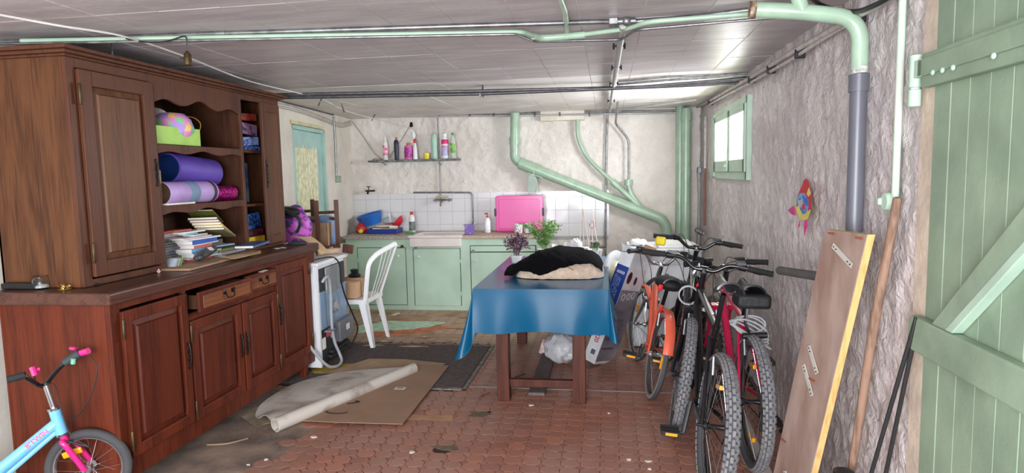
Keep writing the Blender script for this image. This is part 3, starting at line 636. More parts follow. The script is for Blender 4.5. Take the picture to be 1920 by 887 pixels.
# upright slanted books at left
for k, (cc, lb) in enumerate((((196, 206, 220), 'pale blue book leaning by the left divider'), ((206, 206, 206), 'white book leaning by the left divider'), ((150, 190, 100), 'lime book leaning by the left divider'))):
    book((-2.53+.0*k, 3.25+.022*k, 1.014), (.14, .11, .010), .0, cc, lb, rot('X', 1.0), 'books leaning by the left divider')
# flat cardboard & wrapped package
mb = MB(); mb.box((-2.44, 3.42, 1.0175), (.22, .52, .012), rot('Z', .08)); mb.build('cardboard_folder', CARD, None, 'brown cardboard folder lying flat under the wrapped package', 'cardboard', smooth=0, bevel=.002)
mb = MB(); mb.sheet(lambda u, v: (-2.415+.13*v, 3.60+.30*u-.04*v, 1.028+.002*math.sin(v*4)), 4, 6, .003); mb.build('cardboard_flap', mat('light_cardboard', (208, 176, 134), .8), None, 'pale cardboard flap at the counter edge', 'cardboard', smooth=30)
PKG = mat('dark_film_wrap', (74, 76, 80), .16, var=.3, scale=30, bump=.6, bscale=60, c2=(30, 30, 32))
a = Vector((-2.40, 3.36, 1.055)); d = Vector((-.07, .27, .03)); mb = MB(); mb.tube([a+d*t for t in (0, .03, .12, .5, .88, .97, 1)], [.012, .026, .033, .034, .033, .026, .01], 10, flat=.7)
pk = mb.build('wrapped_package', PKG, None, 'long dark package in clear plastic film on the counter', 'package', smooth=30)
pt = mb = MB(); mb.box(a+d*.62+Vector((.022, 0, .02)), (.028, .04, .002), rot('Y', .7)); mb.build('label_sticker', PAPER, pk)
# things in the right compartment
def gamebox(y, z, d, cc, lb, M=None, cat='box', nm='game_box'):
    mb = MB(); mb.box((0, 0, d[2]/2), d); mb.v = [(Matrix.Translation((-2.64, y, z)) @ (M or Matrix.Identity(4))) @ v for v in mb.v]; return mb.build(nm, cc, None, lb, cat, smooth=0, bevel=.003)
multi = lambda n, cc, c2, s=30: mat(n, cc, .4, scale=s, c2=c2, lo=.45, hi=.55)
gamebox(4.20, 1.722, (.24, .26, .03), multi('blue_print', (80, 120, 190), (30, 40, 90)), 'blue printed box at the bottom of the upper right compartment')
gamebox(4.19, 1.754, (.24, .25, .06), multi('pale_blue_fabric', (140, 160, 210), (60, 80, 150)), 'pale blue folded bag above the blue printed box', rot('X', .06), 'bag', 'folded_bag')
gamebox(4.19, 1.832, (.22, .25, .08), multi('multi_print', (150, 110, 140), (50, 44, 90)), 'multicoloured printed box in the middle of the upper right compartment', rot('X', -.06))
gamebox(4.19, 1.93, (.22, .26, .05), multi('red_print', (160, 52, 44), (90, 50, 40)), 'red box topping the upper right compartment', rot('X', .05))
g = gamebox(4.21, 1.345, (.05, .22, .29), multi('light_blue_print', (150, 196, 230), (60, 120, 190), 12), 'tall light blue game box with red title, standing on the middle right shelf', rot('Z', .1))
text('Action', .05, Matrix.Translation((-2.612, 4.21, 1.53)) @ rot('Z', PI/2+.1) @ rot('X', PI/2), colm((214, 40, 50)), g, bold=.001)
g = gamebox(4.20, 1.012, (.24, .24, .09), multi('yellow_print', (216, 186, 40), (190, 140, 30), 8), 'yellow box at the bottom of the lower right compartment')
gamebox(4.20, 1.106, (.22, .24, .05), multi('dark_red_print', (90, 34, 40), (30, 26, 40)), 'dark box between the yellow box and the blue toys')
gamebox(4.20, 1.158, (.2, .22, .11), multi('blue_toys', (50, 100, 170), (24, 30, 70)), 'blue toy box at the top of the lower right compartment', rot('X', .08))
# ------------------------------------------------ things on the counter, left end
c = P(78, 541, z=1.011)
j = thing('glass_jar', 'squat clear glass jar with white powder on the counter end', 'jar', c)
mb = MB(); mb.lathe([(.032, 0), (.036, .004), (.037, .04), (.030, .052), (.029, .062), (.031, .064), (.028, .062), (.028, .052), (.034, .04), (.033, .006), (.0, .005)], 24, Matrix.Translation(c), caps=False); mb.build('glass', GLASS, j, smooth=60)
mb = MB(); mb.lathe([(.0, .0062), (.031, .0062), (.032, .016), (.02, .022), (0, .024)], 20, Matrix.Translation(c), caps=False); mb.build('powder', PAPER, j, smooth=60)
c = P(22, 545, z=1.011); mb = MB(); mb.box((-2.795, c[1]+.05, c[2]+.0145), (.19, .05, .028)); mb.build('black_tray', BLACKP, None, 'low black box at the back of the counter end', 'box', bevel=.004)
c = P(30, 541, z=1.011); t = thing('eraser_tube', 'white and teal small tube lying beside the black box', 'tube', c)
mb = MB(); mb.box(c+Vector((-.012, 0, .008)), (.03, .016, .014)); mb.build('white_half', WHITEP, t, bevel=.004); mb = MB(); mb.box(c+Vector((.021, .002, .008)), (.034, .017, .015)); mb.build('teal_half', colm((70, 130, 140)), t, bevel=.004)
c = P(122, 543, z=1.011); mb = MB()
for i in range(26):
    p = c+Vector((random.uniform(-.024, .024), random.uniform(-.015, .015), random.uniform(.002, .018))); q = p+Vector((random.uniform(-.012, .012), random.uniform(-.01, .01), random.uniform(-.004, .014))); q[2] = max(q[2], c[2]+.002); mb.tube([p, q], .0018, 5)
mb.lathe([(.026, 0), (.028, .003), (.02, .004)], 14, Matrix.Translation(c)); mb.build('gold_trinket', mat('gold_metal', (214, 178, 96), .3, .8), None, 'small gilt spiky trinket on the counter beside the jar', 'trinket')
c = P(180, 536, z=1.011); mb = MB(); mb.tube([c+Vector((-.012, 0, .007)), c+Vector((.014, .006, .007))], .006, 10); mb.build('small_canister', BLACKP, None, 'small black cylindrical canister on the counter below the upper left door', 'canister')
c = P(298, 512, z=1.011); mb = MB(); mb.tube([c+Vector((-.01, 0, .006)), c+Vector((0, 0, .022)), c+Vector((.01, 0, .006))], .003, 8); mb.sphere(c+Vector((0, 0, .006)), .007, 10, 6); mb.build('pink_clip', colm((226, 180, 178)), None, 'tiny pink and white clip at the dresser foot', 'clip')
for k, (px, py, dx, a, cc, lb) in enumerate(((600, 0, 0, 0, 0, 0),) and ((545, 466, .10, .3, (210, 206, 208), 'crumpled white paper slip near the counter end'), (556, 457, .06, -.2, (206, 198, 196), 'small paper slip behind the crumpled slip'))):
    c = P(px-20, py, z=1.011); mb = MB(); mb.sheet(lambda u, v: (c[0]+(u-.5)*.05, c[1]+(v-.5)*dx, 1.014+.003*math.sin(u*7+v*5)), 5, 5, .0008); mb.build('paper_slip', PAPER, None, lb, 'paper')
c = P(508, 520, z=.955); mb = MB(); mb.box((XF+.034, 3.80, .913), (.03, .07, .002), rot('X', .05)); mb.build('paper_slip', PAPER, None, 'white slip sticking out of the second drawer', 'paper', smooth=0)
c = Vector((-2.36, 4.50, 1.0105)); mb = MB(); mb.lathe([(.0, 0), (.066, 0), (.072, .008), (.066, .018), (0, .022)], 28, Matrix.Translation(c) @ Matrix.Diagonal((1., .8, 1, 1))); mb.build('green_disc', mat('dark_green_velvet', (38, 58, 48), .8), None, 'dark green oval lid at the right end of the counter', 'lid', smooth=50)
# ================================================================== WALL TILES, KITCHEN UNIT
WTILE = mat('white_glazed_tile', (226, 224, 226), .12, var=.03, scale=2, coat=.3)
ts = thing('wall_tiling', 'white square wall tiles behind the sink and along the back wall', 'tiling', (-1.6, YB, .6))
pw = .1555
for i in range(21):
    for j in range(4):
        x0 = -3.10+i*pw+ (0 if i else .0); z1 = 1.235-.155*(j-1)
        z0 = z1-.155
        if j == 0: z1, z0 = 1.305, 1.235
        if x0+pw > -.0+.02: continue
        mb = MB(); g = .0012; mb.bb(x0+g, x0+pw-g, YB-.018+random.uniform(-.001, .001), YB+.005, z0+g, z1-g); mb.build('tile', WTILE, ts, smooth=0, bevel=.0012, seg=1)
mb = MB(); mb.bb(-3.1, -.0, YB-.014, YB+.006, .74, 1.303); mb.build('grout', mat('pale_grout', (176, 172, 170), .9), ts, smooth=0)
KY = 6.78
ku = thing('sink_unit', 'pale green painted wooden sink unit with three doors along the back wall', 'cabinet', (-1.9, 7.05, 0))
def kx(px, py=500): return P(px, py, y=KY)[0]
def kz(py, px=760): return P(px, py, y=KY)[2]
KL, KR = -2.97, -.72; ztop = .81
mb = MB()
xs = [KL, kx(671), kx(762), kx(775), kx(864), kx(882), kx(961)]
for a, c in ((xs[0], xs[1]), (xs[2], xs[3]), (xs[4], xs[5])): mb.bb(a, c, KY, KY+.03, .0, ztop)
mb.bb(-.78, KR, KY, KY+.03, 0, ztop)
mb.bb(KL, KR, KY+.002, KY+.03, 0, .055); zt = kz(464)
mb.bb(KL, xs[2]+.005, KY+.001, KY+.03, zt, ztop); mb.bb(xs[3], xs[4], KY+.001, KY+.03, kz(466), kz(455)); mb.bb(xs[5], KR, KY+.001, KY+.03, .735, ztop)
mb.build('face_frame', PGREEN, ku, smooth=0, bevel=.002)
mb = MB(); mb.bb(KL, KL+.02, KY+.03, YB-.03, 0, ztop); mb.build('side_panel', PGREEN, ku, smooth=0)
mb = MB(); mb.bb(KR-.02, KR, KY+.03, YB-.03, 0, ztop); mb.build('side_panel', PGREEN, ku, smooth=0)
mb = MB(); mb.bb(KL+.02, KR-.02, KY+.04, KY+.06, 0, .7); mb.build('dark_inside', mat('cupboard_dark', (40, 46, 42), .9), ku, smooth=0)
KN = mat('white_knob', (214, 224, 212), .3)
for a, c, z0, z1, kxx, lab in ((xs[1]+.008, xs[2]-.008, .06, zt-.006, xs[2]-.085, 1), (xs[3]+.008, xs[4]-.008, .055, kz(467), xs[3]+.075, 2), (xs[5]+.008, -.79, .055, .655, xs[5]+.07, 3)):
    mb = MB(); mb.bb(a, c, KY-.004, KY+.02, z0, z1); d = mb.build('door', PGREEN, ku, smooth=0, bevel=.003)
    mb = MB(); mb.lathe([(.006, 0), (.006, .012), (.018, .018), (.018, .030), (.004, .036)], 14, Matrix.Translation((kxx, KY-.004, z1-.085)) @ rot('X', PI/2)); mb.build('knob', KN, d)
    mb = MB(); cxx = xs[2]-.04 if lab == 1 else a+.03
    mb.box((cxx, KY-.008, z1+.018), (.03, .01, .03)); mb.tube([(cxx+.0, KY-.014, z1+.03), (cxx-.02, KY-.014, z1-.0)], .004, 6); mb.build('turn_button', GALV if lab != 1 else BRASS, d, kind=None)
    hx = a-.004 if lab == 1 else c+.004
    if lab < 3:
        for hz in (z0+.14, z1-.14):
            mb = MB(); mb.box((hx, KY-.006, hz), (.03, .006, .04)); mb.tube([(hx, KY-.01, hz-.02), (hx, KY-.01, hz+.02)], .004, 6); mb.build('hinge', PGREEN, d)
mb = MB(); mb.bb(xs[5]+.008, -.79, KY-.003, KY+.02, .665, .728); mb.build('drawer_panel', PGREEN, ku, smooth=0, bevel=.003)
GRAN = mat('speckled_terrazzo', (186, 176, 166), .5, var=.3, scale=70, c2=(132, 122, 112), lo=.42, hi=.58)
xa, xb = xs[3]-.03, xs[4]+.02
wt = thing('worktop', 'speckled grey-beige worktop on the green sink unit', 'worktop', (-1.9, 7.05, ztop))
mb = MB(); mb.bb(KL-.02, xa, KY-.025, YB-.02, ztop+.001, ztop+.04); mb.build('left_slab', GRAN, wt, smooth=0, bevel=.006)
mb = MB(); mb.bb(xb, KR+.01, KY-.015, YB-.02, ztop+.001, ztop+.036); mb.build('right_slab', mat('beige_worktop', (196, 172, 152), .6, var=.15, scale=20), wt, smooth=0, bevel=.004)
mb = MB(); mb.bb(xa, xb, YB-.16, YB-.02, ztop+.001, ztop+.036); mb.build('rear_slab', mat('beige_worktop', (196, 172, 152)), wt, smooth=0)
SINKM = mat('old_white_ceramic', (228, 216, 212), .2, var=.05, scale=4, coat=.4)
mb = MB(); zt2 = ztop+.04; yb2 = YB-.165
mb.bb(xa+.004, xb-.004, KY-.035, KY+.03, zt2-.125, zt2); mb.bb(xa+.004, xa+.04, KY+.03, yb2, zt2-.12, zt2); mb.bb(xb-.04, xb-.004, KY+.03, yb2, zt2-.12, zt2); mb.bb(xa+.04, xb-.04, yb2-.04, yb2, zt2-.12, zt2); mb.bb(xa+.04, xb-.04, KY+.03, yb2-.04, zt2-.16, zt2-.13)
sk = mb.build('sink', SINKM, None, 'white ceramic butler sink set into the green unit', 'sink', smooth=0, bevel=.01, seg=3)
mb = MB(); mb.bb(xa-.01, xb+.01, KY-.045, KY-.0, zt2-.03, zt2+.004); mb.build('rim', SINKM, sk, smooth=0, bevel=.01, seg=3)
# ---- taps and copper/steel runs on the tiles
YT = YB-.035
def wp(px, py, off=.03): return P(px, py, y=YB-off)
def pipe(name, pts, r, m, label, cat='pipe', parent=None, n=10, bnd=.05, **k):
    mb = MB(); mb.tube(bend(pts, bnd) if bnd else pts, r, n); return mb.build(name, m, parent, label, cat, smooth=60, **k)
tp = thing('wall_tap', 'old nickel wall tap with soap dish above the sink', 'tap', wp(830, 385))
c = wp(831, 375, .05); mb = MB(); mb.tube([c+Vector((-.10, .02, 0)), c+Vector((.10, .02, 0))], .013, 10)
mb.tube(smooth_path([c, c+Vector((0, -.06, -.01)), c+Vector((.0, -.12, -.03)), c+Vector((.0, -.13, -.07))], 4), .009, 8); mb.build('body', GALV, tp)
for s in (-1, 1):
    mb = MB(); q = c+Vector((s*.085, -.01, .0)); mb.tube([q, q+Vector((0, -.035, 0))], .008, 8); mb.box(q+Vector((0, -.04, 0)), (.06, .008, .01)); mb.box(q+Vector((0, -.04, 0)), (.01, .008, .05)); mb.build('valve_handle', GALV, tp)
mb = MB(); mb.lathe([(.05, 0), (.07, .008), (.072, .02), (.064, .02), (.048, .008), (0, .006)], 20, Matrix.Translation(c+Vector((0, -.04, .03))) @ Matrix.Diagonal((1.1, .7, 1, 1))); mb.build('soap_dish', mat('cream_soap_dish', (214, 196, 160), .5), tp)
tb = thing('small_tap', 'small dark outside-type tap high on the tiles at the left', 'tap', wp(693, 355))
c = wp(693, 358, .04); mb = MB(); mb.tube([c+Vector((0, .03, 0)), c, c+Vector((0, -.05, -.005)), c+Vector((0, -.07, -.035))], .011, 8); mb.tube([c+Vector((-.06, .02, 0)), c+Vector((.06, .02, 0))], .01, 8); mb.build('body', IRON, tb)
mb = MB(); mb.tube([c+Vector((0, -.03, 0)), c+Vector((0, -.03, .05))], .006, 8); mb.box(c+Vector((0, -.03, .052)), (.05, .012, .008)); mb.build('handle', IRON, tb)
pipe('supply_pipe', [wp(775, 361), wp(886, 361), wp(887, 430)], .010, GALV, 'bent grey pipe running over the tiles and down behind the worktop', 'pipe')
pipe('tap_feed_pipe', [wp(820, 216, .03), wp(824, 300, .03), wp(826, 372, .03)], .008, GALV, 'thin grey pipe dropping from the ceiling behind the shelf to the sink tap')
# ---- shelf with bottles
shf = thing('bottle_shelf', 'thin grey stone shelf on the back wall holding the bottles', 'shelf', wp(775, 300, .1))
SZ = P(775, 299, y=7.22)[2]; sx0, sx1 = P(690, 299, y=7.22)[0], P(858, 299, y=7.22)[0]
n = 26; low = []; pts = [(sx0+(sx1-sx0)*i/n, 7.215+.008*noise.noise(Vector((i*.7, 0, 0)))) for i in range(n+1)]+[(sx1, 7.395), (sx0, 7.395)]
mb = MB(); mb.prism(pts, .022, Matrix.Translation((0, 0, SZ-.022))); mb.build('slab', mat('rough_grey_slate', (138, 138, 138), .8, bump=.6, var=.3, scale=30), shf, smooth=0)
for px in (722, 826):
    c = P(px, 305, y=7.36); mb = MB(); mb.tube([c+Vector((0, .03, -.03)), c+Vector((0, -.10, .0))], .006, 6); mb.build('bracket', GALV, shf)
def bottle(px, w, h, prof, parts, label, y=7.29, z0=None, cat='bottle', name='bottle', group='bottles on the wall shelf', mbody=None, n=20, flat=.75):
    c = P(px, 300, y=y); z0 = SZ+.001 if z0 is None else z0; c = Vector((c[0], y, z0)); t = thing(name, label, cat, c, group=group); D = Matrix.Translation(c) @ Matrix.Diagonal((w/2, w/2*flat, h, 1))
    mb = MB(); mb.lathe(prof, n, D); mb.build('body', mbody, t, smooth=50)
    for nm, pr_, m in parts:
        mb = MB(); mb.lathe(pr_, n, D); mb.build(nm, m, t, smooth=50)
    return t, c
PK = colm((226, 40, 120), .4); RD = colm((206, 40, 56), .4); NAVY = colm((30, 34, 66), .4); GRN = colm((70, 160, 80), .4)
BP = [(.8, 0), (1, .03), (1, .68), (.75, .78), (.35, .84)]
bottle(723.5, .062, .28, BP, [('label', [(1.02, .2), (1.03, .22), (1.03, .62), (1.02, .64)], mat('pink_white_label', (226, 60, 130), .4, scale=25, c2=(236, 232, 236))), ('cap', [(.45, .82), (.5, .84), (.5, .97), (.4, 1.)], WHITEP)], 'white bottle with pink label, leftmost on the shelf', mbody=WHITEP)
t, c = bottle(744, .06, .25, [(.7, 0), (.8, .05), (.95, .5), (1., .75), (.9, .88), (.5, .95)], [('tip', [(.25, .95), (.28, .96), (.28, 1.04), (.2, 1.08)], RD)], 'navy blue bottle with red tip on the shelf', mbody=NAVY)
t, c = bottle(767, .105, .17, [(.9, 0), (1, .05), (1, .9), (.8, 1.)], [('label', [(1.015, .12), (1.02, .14), (1.02, .82), (1.015, .84)], mat('magenta_label', (214, 70, 170), .4, scale=40, c2=(120, 40, 120))), ('cap', [(.42, 1.0), (.45, 1.02), (.45, 1.14), (.38, 1.16)], colm((190, 120, 80)))], 'squat pink detergent bottle with amber cap on the shelf', mbody=colm((220, 120, 180)))
t, c = bottle(779, .056, .24, [(.95, 0), (1, .05), (.9, .5), (.5, .78), (.4, .82)], [('collar', [(.52, .80), (.6, .82), (.6, .98), (.5, 1.)], RD)], 'tall white spray bottle with red collar on the shelf', y=7.27, mbody=WHITEP)
c2 = c+Vector((-.015, 0, .24)); mb = MB(); mb.lathe([(.014, 0), (.03, .03), (.028, .06), (.012, .10)], 14, Matrix.Translation(c2)); mb.tube([c2+Vector((-.0, -.01, .08)), c2+Vector((-.03, -.03, .115))], .01, 8); mb.build('spray_head', WHITEP, t)
bottle(800, .074, .075, [(.95, 0), (1., .1), (1, .6), (.8, .75)], [('lid', [(1.02, .55), (1.05, .6), (1.05, .95), (.7, 1.0)], colm((238, 214, 60), .35))], 'small yellow pot between the spray bottle and the green bottle', mbody=colm((232, 212, 80)), cat='pot', name='yellow_pot', group=None, flat=1)
bottle(815, .08, .29, [(.9, 0), (1, .04), (.95, .35), (.9, .5), (1, .65), (.9, .88), (.55, .97)], [('cap', [(.62, .96), (.65, .97), (.65, 1.02), (.5, 1.03)], colm((170, 190, 180)))], 'pale green translucent bottle on the shelf', mbody=mat('pale_green_plastic', (170, 206, 190), .3))
bottle(835, .088, .295, [(.9, 0), (1, .04), (1, .55), (.85, .75), (.5, .88)], [('label', [(1.015, .12), (1.02, .14), (1.0, .52), (.99, .56)], mat('pink_blue_label', (230, 90, 150), .4, scale=18, c2=(150, 200, 236))), ('band', [(.97, .58), (1.02, .6), (.93, .74), (.85, .76)], PK), ('cap', [(.6, .87), (.64, .88), (.62, .99), (.5, 1.0)], WHITEP)], 'white bleach bottle with pink band on the shelf', mbody=WHITEP)
bottle(850, .075, .30, [(.9, 0), (1, .04), (1, .62), (.6, .8), (.3, .9)], [('label', [(1.015, .2), (1.02, .22), (1.02, .58), (1.015, .6)], mat('green_label', (90, 160, 80), .4, scale=18, c2=(226, 226, 150))), ('cap', [(.36, .9), (.4, .91), (.4, .98), (.3, 1.0)], GRN)], 'clear vinegar bottle with green label and cap, rightmost on the shelf', y=7.27, mbody=mat('clear_bottle_plastic', (214, 224, 214), .15, alpha=.75))
c = P(731, 297, y=7.28); mb = MB(); mb.tube([c+Vector((.02*math.cos(a/3), .015*math.sin(a/3), .006+a*.001)) for a in range(0, 40)], .004, 6); c[2] = SZ; mb.build('string_coil', colm((150, 150, 150)), None, 'small grey coil of cord between the white and navy bottles', 'cord')
c = P(707, 297, y=7.30); mb = MB(); mb.box((c[0], 7.30, SZ+.012), (.10, .06, .02)); mb.build('sponge', colm((150, 146, 120), .9), None, 'flat olive sponge at the left end of the shelf', 'sponge', bevel=.006)
# ---- things on the worktop
WZ = ztop+.041
def wk(px, py=430, y=7.2): return P(px, py, y=y)
c = wk(697, 405, 7.2); bs = thing('blue_basin', 'blue plastic basin tilted on the dish pile', 'basin', c); mb = MB()
MT = Matrix.Translation((c[0], 7.2, WZ+.10)) @ rot('Y', -.22) @ rot('X', .15)
mb.lathe([(.0, 0), (.115, 0), (.155, .115), (.165, .12), (.165, .125), (.15, .12), (.108, .006), (0, .006)], 32, MT, caps=False); mb.build('bowl', colm((46, 116, 206), .3), bs, smooth=50)
c = wk(726); mb = MB(); 
open_box((c[0], 7.12, WZ+.0), (.36, .24, .055), .006).build('navy_tray', colm((34, 54, 140), .35), None, 'dark blue plastic tray holding dishes on the worktop', 'tray', smooth=0, bevel=.003)
for k, (px, dz, d, cc, lb, a) in enumerate(((715, .06, (.14, .10, .035), (224, 220, 212), 'white food carton in the navy tray', .2), (736, .058, (.16, .11, .03), (226, 206, 170), 'cream carton in the navy tray', -.15), (728, .094, (.20, .10, .02), (216, 200, 176), 'beige flat carton on top of the cartons', .1), (742, .09, (.10, .09, .028), (216, 206, 206), 'pale carton at the right end of the tray', .4))):
    c = wk(px); mb = MB(); mb.box((c[0], 7.12, WZ+dz-d[2]/2+.0), d, rot('Z', a)); mb.build('food_carton', colm(cc), None, lb, 'box', smooth=0, bevel=.003)
c = wk(685); mb = MB(); mb.lathe([(.05, 0), (.07, .03), (.065, .08), (.03, .12), (0, .13)], 9, Matrix.Translation((c[0]-.01, 7.10, WZ))); mb.build('red_bag', mat('red_crinkled_plastic', (204, 48, 52), .35, scale=30, bump=.8), None, 'crumpled red plastic bag left of the dish tray', 'bag', smooth=0)
c = wk(676, 430, 7.05); mb = MB(); mb.sphere((c[0]+.01, 7.03, WZ+.03), (.032, .03, .028), 14, 8); mb.build('lemon', colm((226, 200, 50), .5), None, 'yellow lemon in front of the red bag', 'fruit')
rs = thing('red_colander', 'red plastic colander with handle lying on the dish pile', 'colander', wk(748, 410)); c = wk(750, 408, 7.12)
mb = MB(); mb.lathe([(.0, 0), (.05, .005), (.085, .05), (.09, .05), (.09, .056), (.08, .056), (.045, .012), (0, .008)], 24, Matrix.Translation((c[0], 7.14, WZ+.10)) @ rot('Y', -.9), caps=False); mb.build('bowl', RD, rs, smooth=50)
mb = MB(); mb.tube([(c[0]-.05, 7.12, WZ+.115), (c[0]-.17, 7.09, WZ+.108)], .012, 8, flat=.5); mb.build('handle', RD, rs)
c = wk(727, 400, 7.2); mb = MB(); mb.sphere((c[0], 7.24, WZ+.13), (.09, .05, .05), 14, 8); mb.v = [v+Vector((noise.noise(v*30)*.012, 0, noise.noise(v*26)*.012)) for v in mb.v]; mb.build('plastic_wrap', mat('clear_crumpled_plastic', (226, 226, 228), .2, alpha=.7, bump=.8), None, 'crumpled clear plastic wrap behind the red colander', 'wrap', smooth=20)
mb = MB(); mb.tube([(c[0]+.03, 7.2, WZ+.12), (c[0]+.01, 7.22, WZ+.23)], .012, 10); mb.build('white_tube', WHITEP, None, 'white plastic tube sticking up behind the colander', 'tube')
t, c = bottle(768, .07, .25, [(.9, 0), (1, .04), (1, .7), (.5, .84)], [('label', [(1.015, .1), (1.02, .12), (1.02, .5), (1.015, .52)], mat('dark_green_label', (60, 76, 70), .4, scale=20, c2=(130, 140, 134))), ('cap', [(.5, .84), (.54, .86), (.54, .96), (.4, .98)], RD)], 'white bottle with red cap at the sink corner', y=7.15, z0=WZ, mbody=WHITEP, group=None)
mb = MB(); mb.lathe([(0, 0), (.05, 0), (.055, .01), (.04, .02), (0, .022)], 16, Matrix.Translation((c[0]+.01, 7.02, WZ))); mb.build('green_scourer', GRN, None, 'green scouring pad in front of the red-capped bottle', 'scourer')
# purple carton
c = wk(881, 435, 6.95); pc = thing('purple_carton', 'small purple and white carton right of the sink', 'box', (c[0], 6.95, WZ-.004)); zb = WZ-.004
mb = MB(); mb.box((c[0]-.005, 6.95, zb+.055), (.105, .08, .11), rot('Z', .25)); mb.build('carton', mat('purple_print', (92, 52, 150), .4, scale=30, c2=(190, 170, 220), lo=.3, hi=.45), pc, smooth=0, bevel=.001)
mb = MB(); mb.sheet(lambda u, v: (c[0]-.055-.02*v, 6.90+.07*u, zb+.11-.015*v), 2, 2, .001); mb.build('flap', PAPER, pc); mb = MB(); mb.sheet(lambda u, v: (c[0]+.05+.012*v, 6.93+.07*u, zb+.11+.03*v), 2, 2, .001); mb.build('flap', PAPER, pc)
# pump bottle
c = wk(911, 431, 7.1); t, c = bottle(911, .07, .195, [(.85, 0), (1, .04), (1, .72), (.6, .86), (.3, .9)], [('collar', [(.3, .88), (.36, .9), (.36, .98), (.15, 1.)], RD), ('label', [(1.01, .2), (1.02, .22), (1.02, .62), (1.01, .64)], mat('pump_label', (236, 236, 238), .4, scale=40, c2=(150, 160, 210), lo=.3, hi=.4))], 'white pump bottle with red pump beside the pink crate', y=7.1, z0=WZ-.004, mbody=WHITEP, group=None, cat='bottle', name='pump_bottle')
mb = MB(); q = c+Vector((0, 0, .19)); mb.tube([q, q+Vector((0, 0, .025))], .005, 8); mb.tube([q+Vector((.008, 0, .03)), q+Vector((-.03, -.005, .028))], .008, 8); mb.build('pump', RD, t)
# pink storage crate stood on edge
x0 = P(930, 400, y=7.2)[0]; x1 = P(1019, 400, y=7.2)[0]; zc0 = WZ-.004; zc1 = P(975, 367, y=7.2)[2]
pkc = thing('pink_crate', 'bright pink translucent storage box standing on its side on the worktop', 'box', ((x0+x1)/2, 7.25, zc0)); PM = mat('pink_translucent_plastic', (232, 66, 158), .2, var=.04, coat=.4, alpha=.85)

def rrect(xa, xb, za, zb, r_, n=6):
    o = []
    for (cx, cz, a0) in ((xb-r_, zb-r_, 0), (xa+r_, zb-r_, PI/2), (xa+r_, za+r_, PI), (xb-r_, za+r_, 1.5*PI)):
        for i in range(n+1): a = a0+PI/2*i/n; o.append((cx+r_*math.cos(a), cz+r_*math.sin(a)))
    return o
MXZ = lambda y: Matrix(((1, 0, 0, 0), (0, 0, 1, y), (0, 1, 0, 0), (0, 0, 0, 1)))
mb = MB(); mb.prism(rrect(x0+.01, x1-.01, zc0, zc1-.01, .03), .14, MXZ(7.19)); mb.build('body', PM, pkc, smooth=0, bevel=.004)
mb = MB(); mb.prism(rrect(x0, x1, zc0, zc1+.004, .035), .02, MXZ(7.168)); mb.build('rim', PM, pkc, smooth=0, bevel=.006)
mb = MB(); mb.prism(rrect(x0+.04, x1-.04, zc0+.04, zc1-.04, .02), .006, MXZ(7.163)); mb.build('recess_panel', mat('pink_panel', (238, 92, 172), .25, var=.03, alpha=.85), pkc, smooth=0, bevel=.006)
for xx in (x0, x1):
    mb = MB(); mb.box((xx, 7.17, (zc0+zc1)/2+.02), (.022, .04, .09)); mb.build('clip_handle', mat('dark_plum_plastic', (60, 30, 60), .4), pkc, bevel=.005)
# cups with sketchy print
for px, yy, lb in ((972, 7.0, 'left'), (990, 7.02, 'right')):
    c = P(px, 425, y=yy); t = thing('printed_cup', 'white printed cup in front of the pink box, %s one' % lb, 'cup', (c[0], yy, WZ-.004), group='white printed cups'); mb = MB()
    mb.lathe([(.038, 0), (.044, .004), (.05, .105), (.046, .105), (.04, .01), (0, .008)], 24, Matrix.Translation((c[0], yy, WZ-.004)), caps=False); mb.build('body', mat('printed_ceramic', (226, 226, 226), .3, scale=60, c2=(140, 140, 150), lo=.42, hi=.48), t, smooth=50)
    mb = MB(); mb.tube([(c[0]+.035*math.cos(a), yy-.035, WZ+.05+.03*math.sin(a)) for a in [i*PI/8 for i in range(16)]], .002, 5, closed=True); mb.build('print_ring', colm((90, 90, 110)), t)
# ================================================================== DRAINS on the back wall
DR = thing('drain_pipe', 'large green waste pipe running diagonally down the back wall with its branches', 'pipe', (0, YB-.1, .9))
o_ = .13
def seg_(name, pts, r, bnd=.05, m=PIPEG, n=18): mb = MB(); mb.tube(bend(pts, bnd, 7) if bnd else pts, r, n); return mb.build(name, m, DR, smooth=60)
A = [wp(965, 216, o_), wp(964, 309, o_), wp(976, 312, o_)]
seg_('vertical_pipe', [wp(965.5, 212, o_), wp(964.5, 299, o_), wp(984, 311, o_)], .054, .12)
seg_('coupling', [wp(965, 257, o_), wp(965, 271, o_)], .063, 0)
seg_('diagonal_pipe', [wp(978, 308, o_), wp(1247, 414, o_), wp(1252, 450, o_), wp(1252, 560, o_)], .059, .16)
seg_('coupling', [wp(974, 306, o_), wp(1014, 322, o_)], .067, 0)
seg_('branch_pipe', smooth_path([wp(1082.6, 224, .07), wp(1083, 248, .07), wp(1087, 268, .07), wp(1098, 290, .07), wp(1115, 310, .08), wp(1134, 328, .09), wp(1155, 345, .1)], 4), .022, 0)
seg_('branch_socket', [wp(1148, 340, .1), wp(1158, 350, .1)], .038, 0)
seg_('branch_elbow', [wp(1154, 346, .1), wp(1205, 392, .12)], .031, 0)
seg_('vertical_branch', [wp(1178, 340, .1), wp(1181, 362, .1), wp(1205, 394, .12)], .028, .06)
seg_('branch_socket', [wp(1178.5, 337, .1), wp(1178.5, 348, .1)], .048, 0)
mb = MB(); c = wp(1005, 328, .12); mb.box(c+Vector((0, .0, -.005)), (.17, .16, .008), rot('Y', .32)); mb.box(wp(1008, 346, .12), (.006, .14, .20), rot('Y', -.12)); mb.box(wp(998, 344, .06), (.10, .005, .2), rot('Y', .1)); mb.build('bracket', PIPEG, DR, bevel=.001)
